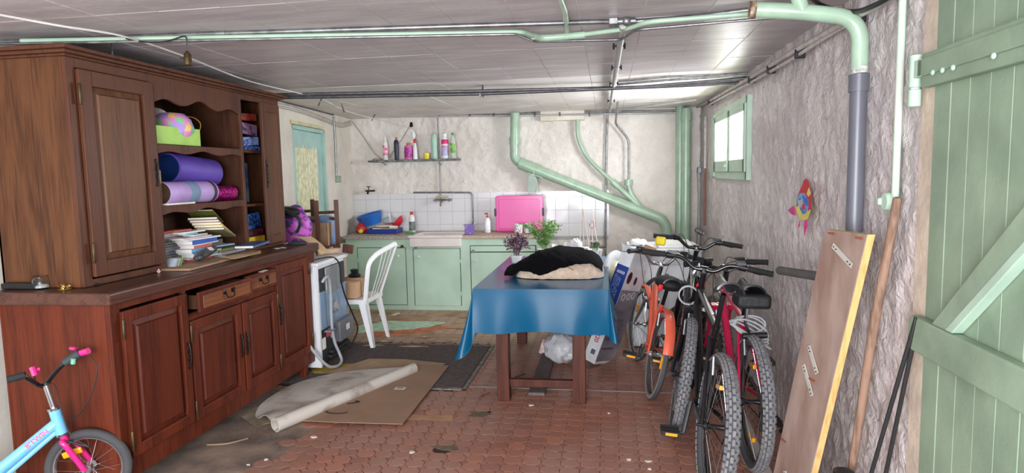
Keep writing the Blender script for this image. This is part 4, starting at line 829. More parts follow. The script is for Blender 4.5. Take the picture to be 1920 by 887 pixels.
mb = MB(); mb.tube([wp(1008+7*math.cos(a), 322+0*math.sin(a), .13) + Vector((0, .062*math.cos(a), .066*math.sin(a))) for a in [i*PI/8 for i in range(16)]], .006, 6, closed=True); mb.build('pipe_clamp', PIPEG, DR)
SP = thing('soil_pipe', 'pair of tall green vertical pipes in the back right corner', 'pipe', (.85, YB-.1, 0))
def seg2(name, pts, r, m=PIPEG): mb = MB(); mb.tube(pts, r, 18); return mb.build(name, m, SP, smooth=60)
c = wp(1275, 330, .08); seg2('rear_pipe', [(c[0], c[1], 0), (c[0], c[1], ZC)], .05)
c = wp(1286, 330, .18); seg2('front_pipe', [(c[0], c[1], 0), (c[0], c[1], ZC-.03)], .052); seg2('coupling', [(c[0], c[1], 2.06), (c[0], c[1], 2.15)], .06)
pipe('thin_grey_pipe', [wp(1139, 205, .04), wp(1136, 330, .04), wp(1134.5, 640, .04)], .013, GALV, 'thin grey vertical pipe left of the green drain branches', n=10, bnd=0)
for z in ():
    pass
pipe('chrome_feed_pipe', [P(1158, 192, z=ZC-.05), wp(1154, 232, .1), wp(1179, 262, .1), wp(1179, 343, .1)], .012, GALV, 'shiny bent pipe dropping into the green socket', bnd=.06)
pipe('floor_level_pipe', [wp(1060, 464, .05), wp(1137, 462, .05)], .012, GALV, 'short grey horizontal pipe at table height on the back wall', bnd=0)
mb = MB(); a = P(1013, 214, y=YB-.05); c = P(1096, 225, y=YB-.05); mb.bb(a[0], c[0], YB-.08, YB+.02, c[2], ZC+.02); mb.build('trim_3', roughmat('plaster_block', (226, 218, 206), (200, 190, 176), .7), kind='structure', smooth=0, bevel=.01)
# ================================================================== CEILING PIPES AND WIRES
def cp(px, py, dz=.03): return P(px, py, z=ZC-dz)
pipe('ceiling_pipe', [cp(-40, 80, .012), cp(410, 63, .012), cp(1120, 41, .012), cp(1150, 41, .012)], .0115, GALV, 'grey pipe along the ceiling above the green one', bnd=0)
pipe('ceiling_pipe', [cp(1160, 43, .012), cp(1300, 32, .012), cp(1405, 19, .012)], .0115, GALV, 'grey ceiling pipe continuing right of the brass union', bnd=0)
un = thing('pipe_union', 'steel nut union on the ceiling pipe near the crossing', 'pipe fitting', cp(1150, 41)); c = cp(1150, 41, .02)
mb = MB(); mb.lathe([(.018, -.02), (.024, -.018), (.024, .018), (.018, .02)], 6, Matrix.Translation(c) @ rot('Y', PI/2)); mb.build('nut', GALV, un, smooth=0)
mb = MB(); mb.sphere(c+Vector((.06, 0, 0)), .022, 12, 8); mb.tube([c, c+Vector((.1, .005, 0))], .014, 10); mb.build('tee', GALV, un)
mb = MB(); mb.tube([cp(408, 63, .012), cp(424, 62.5, .012)], .017, 10); mb.build('pipe_coupling', GALV, None, 'small grey coupling on the ceiling pipe above the sideboard', 'pipe fitting')
GP = [cp(40, 77, .035), cp(960, 60, .035), cp(980, 60, .035), cp(1012, 71, .035), cp(1050, 69, .035), cp(1100, 64, .035), cp(1175, 54, .035), cp(1215, 41, .035), cp(1410, 26, .035)]
pipe('green_ceiling_pipe', GP, .0115, PIPEG, 'slim green pipe crossing the whole ceiling', bnd=.05)
pipe('green_ceiling_sleeve', [cp(1000, 68, .036), cp(1015, 71.5, .036), cp(1050, 69.5, .036), cp(1097, 65, .036)], .017, PIPEG, 'thicker green sleeve at the dip of the slim ceiling pipe', bnd=.03)
pipe('thin_ceiling_pipe', [cp(-20, 83, .05), cp(955, 64.5, .05), cp(968, 64.5, .05), cp(1002, 78, .05), cp(1165, 74.5, .05), cp(1192, 56, .05), cp(1465, 32, .05)], .0065, GALV, 'thin grey pipe following the underside of the green pipe', bnd=.04)
pipe('green_cross_pipe', [cp(1040, -30, .012), cp(1059, 20, .012), cp(1064, 58, .012), cp(1063, 68, .03)], .013, PIPEG, 'green pipe coming from the camera side and joining the slim green pipe', bnd=.03)
pipe('ceiling_duct', [cp(1168, 48, .03), cp(1160, 100, .03), cp(1151, 160, .03), cp(1142, 215, .03)], .017, mat('grey_painted_pipe', (176, 174, 172), .5), 'grey pipe running along the ceiling towards the back wall', bnd=0)
for k, (px, py) in enumerate(((1161, 88), (1156, 128), (1151, 158), (1146, 190))):
    c = cp(px, py, .03); mb = MB(); mb.box(c+Vector((0, 0, .005)), (.07, .012, .01)); mb.tube([c+Vector((-.03, 0, .02)), c+Vector((-.03, 0, -.012))], .005, 6); mb.tube([c+Vector((.03, 0, .02)), c+Vector((.03, 0, -.012))], .005, 6); mb.build('pipe_clip', IRON, None, 'dark clip on the grey ceiling pipe, %s from the camera' % ('nearest', 'second', 'third', 'farthest')[k], 'pipe clip')
pipe('dark_ceiling_pipe', [cp(380, 186, .05), cp(905, 176, .05), cp(1385, 156, .05)], .0145, DARKPIPE, 'long dark grey pipe under the white ceiling strip, lower one', bnd=0)
pipe('dark_ceiling_pipe', [cp(380, 180, .04), cp(905, 170.5, .04), cp(1200, 163, .04), cp(1400, 147, .04)], .0125, DARKPIPE, 'long dark grey pipe under the white ceiling strip, upper one', bnd=0)
for dy, r_ in ((0, .009), (6, .008)):
    pipe('short_ceiling_pipe', [cp(1160, 158-dy, .03), cp(1250, 150-dy, .03), cp(1402, 141-dy*.6, .03)], r_, GALV, 'thin grey pipe near the window end of the ceiling, %s one' % ('lower' if dy == 0 else 'upper'), bnd=0)
mb = MB(); mb.tube([cp(905, 158, .0), cp(905, 172, .03), cp(906, 181, .06)], .008, 8); mb.box(cp(901, 176, .05), (.014, .05, .05)); mb.build('pipe_hanger', GALV, None, 'grey hanger holding the two long dark pipes', 'pipe clip')
for k, (py, r_, m_) in enumerate(((212, .011, GALV), (216, .012, mat('grey_painted_pipe', (176, 174, 172)))) ):
    pipe('rear_ceiling_pipe', [P(626, py+3, y=YB-.06-.02*k), P(960, py+1, y=YB-.06-.02*k), P(1288, py-5, y=YB-.06-.02*k)], r_, m_, 'pipe in the angle of ceiling and back wall, %s one' % ('upper', 'lower')[k], bnd=0)
for k, px in enumerate((684, 719, 776, 825, 881, 926, 1003, 1050, 1105)):
    a = P(px, 214.5, y=YB-.075); mb = MB(); mb.bb(a[0]-.006, a[0]+.006, YB-.10, YB-.04, a[2]-.022, a[2]+.022); mb.build('black_tape', BLACKP, None, 'black tie on the rear wall pipes, %s from the left' % ('first', 'second', 'third', 'fourth', 'fifth', 'sixth', 'seventh', 'eighth', 'ninth')[k], 'cable tie', 'black ties on the rear pipes' , smooth=0)
pipe('diagonal_corner_pipe', [cp(1160, 206, .03), cp(1305, 187, .03)], .013, mat('grey_painted_pipe', (176, 174, 172)), 'pale pipe slanting to the window corner', bnd=0)
pipe('window_corner_pipe', [cp(1155, 216, .03), cp(1225, 209, .03), cp(1270, 208, .03)], .010, GALV, 'short pipe by the top of the soil pipes', bnd=0)
# big green pipe top right with grey downpipe
gx = XR-.045
c1 = P(1612, 100, x=gx); top = ZC-.095
bp_ = thing('waste_pipe', 'fat green waste pipe bending down the right wall into a grey plastic pipe', 'pipe', (gx, c1[1], 1.2))
def seg3(name, pts, r, m, bnd=.0, n=20): mb = MB(); mb.tube(bend(pts, bnd, 9) if bnd else pts, r, n); return mb.build(name, m, bp_, smooth=60)
yv = c1[1]
hz_ = P(1560, 30, y=yv)[2]; xl = P(1412, 17, y=yv+.02)
seg3('green_bend', [(xl[0], yv+.03, xl[2]), (P(1500, 22, y=yv)[0], yv, P(1500, 22, y=yv)[2]), (gx, yv, hz_-.015), (gx, yv, P(1612, 138, x=gx)[2])], .031, PIPEG, .13)
seg3('end_cap', [(xl[0]-.012, yv+.031, xl[2]+.001), (xl[0]+.012, yv+.03, xl[2])], .034, mat('rusty_cream', (186, 166, 140), .8, c2=(92, 66, 50), scale=40, lo=.4, hi=.6), 0)
t0 = P(1505, 22, y=yv); seg3('green_branch', [t0, (t0[0]-.05, yv-.03, t0[2]+.12)], .028, PIPEG)
seg3('putty_ring', [P(1612, 127, x=gx), P(1612, 139, x=gx)], .031, mat('putty_white', (206, 206, 198), .8, var=.3, scale=40))
z1_ = P(1612, 139, x=gx)[2]; z2_ = P(1611, 172, x=gx)[2]
GPVC = mat('grey_plastic_pipe', (98, 98, 108), .35, var=.05)
seg3('grey_socket', [(gx, yv, z1_), (gx, yv, z2_)], .037, GPVC); seg3('grey_pipe', [(gx, yv, z2_+.01), (gx, yv, 1.12)], .0315, GPVC)
# white conduit with switch box near the door
cx_ = XR-.012; a = P(1694, -20, x=cx_); c = P(1678, 362, x=cx_); yv2 = (a[1]+c[1])/2
cd = thing('conduit', 'pale green and cream conduit ending in a round junction box beside the plank door', 'conduit', (cx_, yv2, 1.4))
mb = MB(); mb.tube([(cx_, yv2, ZC+.0), (cx_, yv2, 1.40)], .0125, 12); mb.build('tube', mat('cream_green_conduit', (206, 214, 196), .45, c2=(168, 204, 178), scale=2, stretch=(0, 0, 1)), cd)
c = P(1671, 378, x=cx_); mb = MB(); mb.lathe([(.03, -.02), (.034, -.01), (.034, .012), (.02, .02)], 18, Matrix.Translation((cx_-.005, c[1]+.002, c[2])) @ rot('Y', PI/2)); mb.box((cx_-.02, c[1]+.03, c[2]), (.03, .02, .025)); mb.build('junction_box', PGREEN, cd, bevel=.003)
# cables along the top of the right wall
def rw_(px, py, off): return P(px, py, x=XR-off)
WCAB = mat('whitewashed_cable', (206, 198, 194), .6, var=.15, scale=20)
pipe('wall_conduit', [rw_(1262, 221, .03), rw_(1330, 190, .03), rw_(1400, 150, .035), rw_(1490, 95, .04), rw_(1560, 55, .045), rw_(1640, 12, .045), rw_(1680, -14, .045)], .014, WCAB, 'whitewashed conduit along the top of the right wall', bnd=.04)
pipe('wall_conduit', [rw_(1330, 196, .04), rw_(1402, 158, .035), rw_(1480, 114, .035), rw_(1545, 72, .03), rw_(1580, 50, .03)], .010, WCAB, 'thinner whitewashed conduit just below the main one', bnd=.03)
for k, (px, py) in enumerate(((1331, 190), (1408, 147), (1444, 128), (1498, 98), (1608, 28))):
    c = rw_(px, py+2, .035); mb = MB(); mb.bb(c[0]-.02, c[0]+.03, c[1]-.012, c[1]+.012, c[2]-.026, c[2]+.022); mb.build('cable_clip', BLACKP, None, 'black clip on the right wall conduits, number %s from the window' % ('one', 'two', 'three', 'four', 'five')[k], 'cable clip', bevel=.004)
mb = MB(); mb.tube(smooth_path([cp(1510, -12, .02), cp(1545, 12, .03), P(1600, 22, y=2.68), P(1640, 10, y=2.5), P(1672, -8, y=2.38)], 6), .010, 8); mb.build('black_cable', BLACKP, None, 'thick black cable sagging at the top right corner', 'cable', smooth=60)
wpz = P(1323, 215, x=XR-.02); pc_ = thing('window_side_pipe', 'thin pipe left of the small window, white above and copper below', 'pipe', (XR-.02, wpz[1], 1))
for za, zb, m_ in ((1.53, 2.06, WCAB), (.93, 1.55, mat('copper_brown', (136, 92, 74), .5))): mb = MB(); mb.tube([(XR-.02, wpz[1], za), (XR-.02, wpz[1], zb)], .014 if za > 1 else .012, 10); mb.build('upper_pipe' if za > 1 else 'lower_pipe', m_, pc_)
c = rw_(1311, 319, .02); mb = MB(); mb.box(c, (.04, .10, .06)); mb.build('socket', mat('grey_switch', (170, 178, 190), .4), None, 'small grey socket box on the right wall near the corner', 'socket', bevel=.008)
mb = MB(); mb.tube(smooth_path([rw_(1307, 322, .03), rw_(1309, 370, .02), rw_(1308, 430, .03), rw_(1306, 460, .03)], 4), .005, 6); mb.build('grey_flex', colm((150, 152, 152)), None, 'thin grey flex hanging from the socket box', 'cable')
tv = thing('valve_tap', 'small nickel valve pair on the right wall above the bikes', 'tap', rw_(1315, 432, .03))
c = rw_(1314, 434, .04); mb = MB(); mb.tube([c+Vector((0, -.18, 0)), c+Vector((0, .18, 0))], .012, 10); mb.build('body', GALV, tv)
for s in (-.16, .0, .16): mb = MB(); mb.sphere(c+Vector((-.02, s, 0)), .026, 12, 8); mb.build('valve_knob', GALV, tv)
# cord of the clothes line with pegs, from left front to the rear
a0 = cp(-10, 26, .02); a1 = cp(180, 56, .05); 
LN = [P(-10, 26, y=2.22), P(110, 48, y=2.40), P(235, 69, y=2.66), P(350, 107, y=3.15), P(470, 153, y=4.05), P(600, 185, y=5.1), P(655, 210, y=6.0), P(770, 240, y=7.2)]
cl = thing('clothes_line', 'white clothes line strung below the ceiling from left to the back shelf', 'cord', LN[0]); mb = MB(); mb.tube(smooth_path(LN, 6), .0048, 6); mb.build('cord', mat('off_white_cord', (214, 208, 206), .7), cl)
for k, (px, py, dx, dz, yy) in enumerate(((602, 185, -.07, -.09, 5.1), (642, 202, -.04, .10, 5.8), (700, 219, -.05, -.06, 6.5))):
    c = P(px, py, y=yy); mb = MB(); mb.tube([c+Vector((-dx*.5, 0, -dz*.4)), c+Vector((dx*.5, .01, dz*.6))], .006, 6, flat=.6); mb.tube([c+Vector((-dx*.2, .012, -dz*.5)), c+Vector((dx*.35, .0, dz*.7))], .006, 6, flat=.6); mb.build('clothes_peg', CLOTHPIN, None, 'dark clothes peg on the line, %s from the sideboard' % ('first', 'second', 'third')[k], 'clothes peg')
ws = [P(225, 70, y=2.74), P(265, 78, y=2.74), P(305, 78.5, y=2.75), P(325, 74, y=2.75), P(345, 68, y=2.75), P(350, 74, y=2.75), P(351, 97, y=2.75)]
ls_ = thing('lamp_socket', 'brass bulb socket hanging on a black wire above the sideboard', 'lamp', ws[-1]); mb = MB(); mb.tube(smooth_path(ws, 5), .0035, 6); mb.build('wire', BLACKP, ls_)
c = ws[-1]; mb = MB(); mb.lathe([(.0155, -.062), (.018, -.06), (.018, -.035), (.016, -.012), (.008, -.002), (.005, .004)], 16, Matrix.Translation(c)); mb.build('socket', BRASS, ls_); mb = MB(); mb.tube([c+Vector((-.014, 0, -.03)), c+Vector((-.038, 0, -.028))], .0035, 8); mb.build('switch', BRASS, ls_)
# wires and conduit on the left wall, light switch
def lwp(px, py, off=.012):
    r_ = RW @ Vector((px-CX, -(py-CY), -F)); t = (-2.90+.42+off)/(r_[0]+.084*r_[1]); return Vector((0, 0, CAMH))+t*r_
sw = thing('wall_switch', 'grey conduit with square switch on the left wall beside the sink', 'switch', lwp(636, 335)); mb = MB(); mb.tube([lwp(626, 218), lwp(629, 270), lwp(631, 330)], .011, 8); mb.build('conduit', GALV, sw)
c = lwp(634, 336, .02); mb = MB(); mb.box(c, (.04, .09, .075)); mb.box(c+Vector((.02, 0, 0)), (.02, .04, .04)); mb.build('switch_box', mat('grey_green_switch', (160, 178, 160), .5), sw, bevel=.005)
for k, o2 in enumerate((0, 4, 7)):
    mb = MB(); mb.tube(smooth_path([lwp(505, 190+o2), lwp(540, 197+o2*1.2), lwp(575, 208+o2), lwp(612, 222+o2), lwp(640, 232+o2), lwp(661, 226+o2)], 5), (.008, .004, .004)[k], 6); mb.build('wall_cable', (WCAB, colm((190, 184, 176)), colm((170, 166, 160)))[k], None, 'whitish cable stapled along the top of the left wall, %s one' % ('upper', 'middle', 'lower')[k], 'cable')
pipe('left_wall_rail', [lwp(505, 183), lwp(625, 215)], .010, DARKPIPE, 'dark thin pipe under the ceiling on the left wall', bnd=0)
for k, pp in enumerate((((660, 228), (680, 255), (700, 285), (716, 299)), ((770, 233), (757, 255), (740, 280), (728, 296)))):
    mb = MB(); mb.tube(smooth_path([P(x, y, y=YB-.10) for x, y in pp], 5), .004, 6); mb.build('loose_wire', colm((140, 134, 128)), None, ('grey wire sloping down to the left end of the shelf', 'grey wire sloping from the ceiling lamp hook to the shelf')[k], 'wire')
c = P(771, 232, y=YB-.12); mb = MB(); mb.lathe([(.012, -.04), (.02, -.03), (.018, .0), (.008, .02)], 12, Matrix.Translation(c)); mb.build('lamp_holder', IRON, None, 'small dark lamp holder above the bottles', 'lamp')
# ================================================================== TABLE WITH OILCLOTH
TW = wood('table_wood', (88, 48, 36), (64, 34, 27)); TX0, TX1, TY0, TY1, TZ = -.885, .0, 3.99, 5.62, .765
tb_ = thing('table', 'dark brown wooden table standing under the blue oilcloth', 'table', ((TX0+TX1)/2, 4.8, 0))
for x in (-.70, -.195):
    for y in (4.06, 5.48):
        xx = x if y < 5 else (x-.07 if x < -.5 else x+.07)
        mb = MB(); mb.box((xx, y, .35), (.083, .08, .70)); mb.build('leg', TW, tb_, smooth=0, bevel=.004)
mb = MB(); mb.bb(-.66, -.235, 4.045, 4.085, .095, .145); mb.build('stretcher', TW, tb_, smooth=0, bevel=.003)
mb = MB(); mb.bb(TX0+.02, TX1-.02, TY0+.02, TY1-.02, .725, .758); mb.build('tabletop', TW, tb_, smooth=0)
mb = MB()
for q in ((-.74, -.155, 4.03, 4.05), (-.74, -.155, 5.47, 5.49)): mb.bb(*q, .63, .725)
mb.build('apron', TW, tb_, kind='stuff', smooth=0)
OIL = mat('blue_oilcloth', (10, 84, 120), .2, var=.06, scale=2); OIL.node_tree.nodes['Principled BSDF'].inputs['Specular IOR Level'].default_value = .15; OILB = mat('oilcloth_backing', (206, 206, 210), .8)
ring = []                                    # perimeter: (base point, outward dir, drop, flare)
def side(a, b2, nrm, n, L, fl, ph):
    for i in range(n):
        t = (i+.5)/n; p = Vector(a).lerp(Vector(b2), t); ring.append((p, Vector(nrm), L(t), fl(t)))
def corner(c, a0_, a1_, L, fl, n=14):
    for i in range(n+1):
        t = i/n; a = a0_+(a1_-a0_)*t; e = math.sin(PI*t)
        ring.append((Vector(c), Vector((math.cos(a), math.sin(a), 0)), L[0]+(L[1]-L[0])*e, fl[0]+(fl[1]-fl[0])*e**2))
z0 = TZ
side((TX0, TY0, z0), (TX1, TY0, z0), (0, -1, 0), 30, lambda t: .285+.010*math.sin(t*9), lambda t: .016+.010*math.sin(t*11+1)-.006*math.sin(t*23), 0)
corner((TX1, TY0, z0), -PI/2, 0, (.30, .335), (.02, .075))
side((TX1, TY0, z0), (TX1, TY1, z0), (1, 0, 0), 40, lambda t: .30, lambda t: .03+.02*math.sin(t*30), 0)
corner((TX1, TY1, z0), 0, PI/2, (.3, .42), (.02, .08))
side((TX1, TY1, z0), (TX0, TY1, z0), (0, 1, 0), 20, lambda t: .3, lambda t: .02+.015*math.sin(t*20), 0)
corner((TX0, TY1, z0), PI/2, PI, (.3, .42), (.02, .08))
side((TX0, TY1, z0), (TX0, TY0, z0), (-1, 0, 0), 40, lambda t: .30+.06*t*t, lambda t: .03+.03*math.sin(t*26)*(1-t*.4), 0)
corner((TX0, TY0, z0), PI, 1.5*PI, (.34, .45), (.035, .14), 18)
NR = len(ring); NV = 10; oc = thing('oilcloth', 'glossy petrol-blue oilcloth draped over the table, corners hanging', 'tablecloth', ((TX0+TX1)/2, 4.8, TZ))
def skp(i, j):
    p, nn, Ld, fl = ring[i % NR]; v = j/NV
    return p+nn*(fl*v**1.3+.004*math.sin(v*PI/2))+Vector((0, 0, -Ld*v+.002))
for off, m_, nm in ((0., OIL, 'skirt'), (-.0025, OILB, 'white_backing')):
    mb = MB(); vs = []
    for j in range(NV+1):
        for i in range(NR):
            q = skp(i, j); nn = ring[i][1]; vs.append(q+nn*off)
    fs = [(j*NR+i, j*NR+(i+1) % NR, (j+1)*NR+(i+1) % NR, (j+1)*NR+i) for j in range(NV) for i in range(NR)]
    if off == 0: fs = [tuple(reversed(f)) for f in fs]
    mb.add(vs, fs); mb.build(nm, m_, oc, smooth=60)
mb = MB(); mb.sheet(lambda u, v: (TX0+(TX1-TX0)*u, TY0+(TY1-TY0)*v, TZ+.001+.0006*noise.noise(Vector((u*6, v*8, 0)))), 18, 28, .003); mb.build('top_sheet', OIL, oc, smooth=60)
# fleece and jacket
FL = mat('beige_fleece', (214, 190, 168), .95, var=.12, scale=25, bump=1., bscale=90, sheen=.4); JK = mat('black_jacket_cloth', (9, 9, 13), .95, var=.1, sheen=.0, bump=.15, bscale=60); JK.node_tree.nodes['Principled BSDF'].inputs['Specular IOR Level'].default_value = .1
fx0, fx1, fy0, fy1 = -.665, -.035, 4.36, 4.95; FZ = TZ+.003
def fprof(u, v):      # u across, v around front-bottom -> over the top -> back-bottom
    x = fx0+(fx1-fx0)*u; e = (1-abs(2*u-1)**3.2); H = (.118+.035*u)*e**.5+.02*noise.noise(Vector((u*4, v*3, 1)))
    a = PI*v; cy = (fy0+fy1)/2; yy = cy-math.copysign(abs(math.cos(a))**.6, math.cos(a))*(fy1-fy0)/2*(.6+.4*e**.5); zz = FZ+max(.004, H*abs(math.sin(a))**.75)
    return Vector((x, yy, zz+.004*noise.noise(Vector((u*14, v*12, 3)))))
bd = thing('fleece_blanket', 'beige fleece blanket folded under the black jacket on the table', 'blanket', (-.35, 4.65, FZ))
mb = MB(); mb.grid(fprof, 48, 30); 
mb.add([fprof(0, 0), fprof(1, 0), fprof(1, 1), fprof(0, 1)], [(0, 1, 2, 3)]); mb.build('fleece', FL, bd, smooth=80)
mb = MB(); mb.tube([fprof(.42+.25*t, .34-.22*t)+Vector((0, -.006, .002)) for t in [k/10 for k in range(11)]], .0045, 6); mb.build('seam', mat('fleece_seam', (160, 130, 112), .9), bd)
def jfront(u):
    pts = [(0, .0), (.07, .02), (.10, .16), (.2, .08), (.30, .015), (.40, .05), (.52, .12), (.65, .17), (.80, .20), (.88, .24), (.93, .18), (1, .16)]
    for (a, b1), (c1_, d1_) in zip(pts, pts[1:]):
        if u <= c1_: return b1+(d1_-b1)*(u-a)/(c1_-a)
    return pts[-1][1]
def jf(u, v):
    uu = -.03+1.03*u; t0_ = jfront(u); vv = t0_+(.93-t0_)*v
    p = fprof(min(max(uu, .012), .985), vv); lift = .012+.018*max(0, noise.noise(Vector((u*5+3, v*2.2, 7))))+.012*abs(noise.noise(Vector((u*12+v*7, v*3, 2))))+.028*math.exp(-((u-.5)/.35)**2)*math.sin(PI*min(1, v*1.0))
    p = p+Vector((-.085*(u < .12)*(1-u/.12), -.010*(1-v), lift)); 
    if u < .09: p += Vector((0, -.02, -.0))
    return p
mb = MB(); mb.sheet(jf, 60, 34, .006); mb.build('black_jacket', JK, None, 'black jacket thrown over the beige fleece on the table', 'jacket', smooth=80)
mb = MB(); q = jf(.80, .42)+Vector((0, -.01, .008)); mb.box(q, (.03, .003, .008), rot('Y', -.3)); mb.build('jacket_tag', colm((150, 150, 150)), None, 'small grey tag stitched on the black jacket', 'tag')
# plants behind the bundle
def leafq(mb, p, d, L_, W_, up=Vector((0, 0, 1)), fold=.15):
    d = d.normalized(); s = d.cross(up); s = s.normalized() if s.length > .01 else Vector((1, 0, 0)); n_ = s.cross(d)
    a, b1, c1_ = p+d*L_*.35, p+d*L_*.7, p+d*L_
    mb.add([p, a-s*W_*.5+n_*W_*fold, a+s*W_*.5+n_*W_*fold, b1-s*W_*.4+n_*W_*fold*.8, b1+s*W_*.4+n_*W_*fold*.8, c1_-n_*L_*.1, a, b1], [(0, 1, 6), (0, 6, 2), (1, 3, 7, 6), (6, 7, 4, 2), (3, 5, 7), (7, 5, 4)])
def plant(name, label, c, h, spread, nst, leafL, leafW, mleaf, mstem, potc, droop=.3, potr=.05, poth=.08, lper=9, top=.0):
    t = thing(name, label, 'plant', c); c = Vector(c)
    mb = MB(); mb.lathe([(potr*.75, 0), (potr, poth), (potr*1.06, poth), (potr*1.06, poth-.01)], 18, Matrix.Translation(c)); mb.build('pot', potc, t)
    st = MB(); lf = MB()
    for i in range(nst):
        a = random.uniform(0, 2*PI); rr_ = spread*math.sqrt(random.random()); e = c+Vector((math.cos(a)*rr_, math.sin(a)*rr_*.6, poth+h*random.uniform(.55, 1)-droop*rr_))
        b0 = c+Vector((math.cos(a)*.02, math.sin(a)*.02, poth)); m_ = (b0+e)/2+Vector((0, 0, .02+.1*droop)); pth = smooth_path([b0, m_, e], 5); st.tube(pth, .0012, 5)
        for k in range(lper):
            q = pth[min(len(pth)-1, 2+int((len(pth)-2)*k/lper))]; d = Vector((random.uniform(-1, 1), random.uniform(-1, 1), random.uniform(-.2, .8))); leafq(lf, q, d, leafL*random.uniform(.6, 1.1), leafW*random.uniform(.7, 1.1))
    st.build('stems', mstem, t, kind='stuff'); lf.build('foliage', mleaf, t, kind='stuff', smooth=0); return t
c = P(975, 490, y=5.22)
plant('purple_plant', 'purple and silver leaved trailing plant on the table, left of the green plant', (c[0]-.03, 5.22, TZ+.003), .19, .12, 34, .055, .024, mat('purple_silver_leaf', (112, 70, 92), .5, scale=60, c2=(190, 190, 194), lo=.40, hi=.46), colm((110, 60, 80)), WHITEP, .6, .05, .06)
c = P(1020, 470, y=5.35)
plant('green_plant', 'bright green feathery herb plant behind the black jacket', (c[0], 5.35, TZ+.003), .27, .20, 60, .042, .026, mat('bright_green_leaf', (136, 176, 96), .5, scale=30, c2=(92, 140, 70)), colm((140, 170, 110)), WHITEP, .2, .06, .10, 10)
c = P(1082, 478, y=5.2)
plant('small_green_plant', 'small dark green plant at the right rear of the table', (P(1116, 480, y=5.3)[0], 5.3, TZ+.003), .06, .045, 26, .018, .014, mat('mid_green_leaf', (90, 130, 84), .6), colm((110, 140, 100)), WHITEP, .2, .03, .09, 8)
wf = thing('white_foam_packing', 'white crumpled foam packing behind the black jacket', 'packing', (P(1065, 478, y=5.15)[0], 5.15, TZ+.003))
for k, (px, pz, r_) in enumerate(((1040, 454, .05), (1060, 452, .055), (1078, 446, .06), (1097, 455, .04))):
    c = P(px, pz+12, y=5.15); mb = MB(); mb.sphere((c[0], 5.15, c[2]-.02), (r_, r_*.8, r_*1.1), 12, 8); mb.v = [v+Vector((noise.noise(v*45)*.02, noise.noise(v*41+Vector((3, 0, 0)))*.02, noise.noise(v*38)*.02)) for v in mb.v]; mb.build('foam_piece', mat('white_foam', (240, 238, 242), .7), wf, smooth=0)
mb = MB(); mb.bb(P(1030, 480, y=5.15)[0], P(1105, 480, y=5.15)[0], 5.09, 5.21, TZ+.003, TZ+.14); mb.build('foam_block', mat('white_foam', (240, 238, 242)), wf, smooth=0, bevel=.02)
for k, (px, py) in enumerate(((1094, 392), (1111, 397))):
    yy = 5.42+.06*k; ap = P(px, py, y=yy); t = thing('basket_hanger', ('white plant-hanger rods with plain hook, left one', 'white plant-hanger rods with a dark red clip, right one')[k], 'plant hanger', (ap[0], yy, TZ+.003))
    mb = MB(); mb.lathe([(.055, 0), (.075, .07), (.078, .075), (.07, .07)], 18, Matrix.Translation((ap[0]+.01, yy, TZ+.003))); mb.build('pot', WHITEP, t)
    for s in (-.05, -.01, .04): mb = MB(); mb.tube([ap, (ap[0]+s*.5, yy, (ap[2]+TZ)/2+.05), (ap[0]+s+.01, yy+.02*s*20, TZ+.07)], .004, 6); mb.build('rod', mat('pale_pink_string', (232, 212, 206), .6), t)
    mb = MB(); mb.tube(smooth_path([ap, ap+Vector((.012, 0, .02)), ap+Vector((0, 0, .036)), ap+Vector((-.012, 0, .022))], 4), .003, 6); mb.build('hook', WHITEP, t)
    if k: mb = MB(); q = ap+Vector((-.005, 0, -.12)); mb.tube([q+Vector((0, 0, .045)), q+Vector((.022, 0, 0)), q+Vector((0, 0, -.03)), q+Vector((-.022, 0, 0))], .004, 6, closed=True); mb.build('red_clip', colm((140, 44, 50)), t)
# under the table
mb = MB(); a = P(1006, 742, z=0); c = P(1037, 640, z=0); d = (c-a).normalized(); s = Vector((d[1], -d[0], 0))*.055
mb.hexa([a-s, a+s, c+s, c-s], [a-s+Vector((0, 0, .02)), a+s+Vector((0, 0, .02)), c+s+Vector((0, 0, .02)), c-s+Vector((0, 0, .02))]); mb.v = [v+Vector((0, 0, .001)) for v in mb.v]; mb.build('grey_plank', mat('weathered_grey_plank', (104, 92, 90), .7, stretch=(6, 1, 1), scale=8), None, 'grey weathered plank lying on the floor under the table', 'plank', smooth=0)
c = P(1052, 690, z=0); mb = MB(); mb.sphere((c[0], c[1]+.12, .125), (.14, .13, .122), 28, 18)
mb.v = [v+(v-Vector((c[0], c[1]+.12, .12))).normalized()*.028*noise.noise(v*14)+(v-Vector((c[0], c[1]+.12, .12)))*.12*noise.noise(v*30) for v in mb.v]; mb.v = [Vector((v[0], v[1], max(v[2], .002))) for v in mb.v]
mb.build('plastic_bag', mat('milky_crumpled_plastic', (222, 222, 226), .25, alpha=.8, bump=1., bscale=18, var=.1), None, 'milky crumpled plastic bag on the floor under the table', 'bag', smooth=30)
c = P(1018, 672, z=0); mb = MB(); mb.box((c[0], c[1]+.1, .07), (.06, .03, .13), rot('Y', .3)); mb.build('red_white_bag', mat('red_white_print', (206, 60, 70), .5, scale=16, c2=(226, 220, 220)), None, 'small red and white packet left of the plastic bag', 'packet', bevel=.01)
for k, (px, py, a, L_, cc, lb) in enumerate(((975, 705, .8, .10, (92, 52, 40), 'small reddish stick under the table'), (910, 740, .9, .09, (110, 60, 44), 'small reddish stick left of the front table leg'))):
    c = P(px, py, z=.005); mb = MB(); mb.tube([c-Vector((math.cos(a), math.sin(a), 0))*L_/2, c+Vector((math.cos(a), math.sin(a), .1))*L_/2], .004, 6); mb.build('stick', colm(cc), None, lb, 'stick')
DEB = mat('white_plaster_flake', (226, 214, 202), .9)
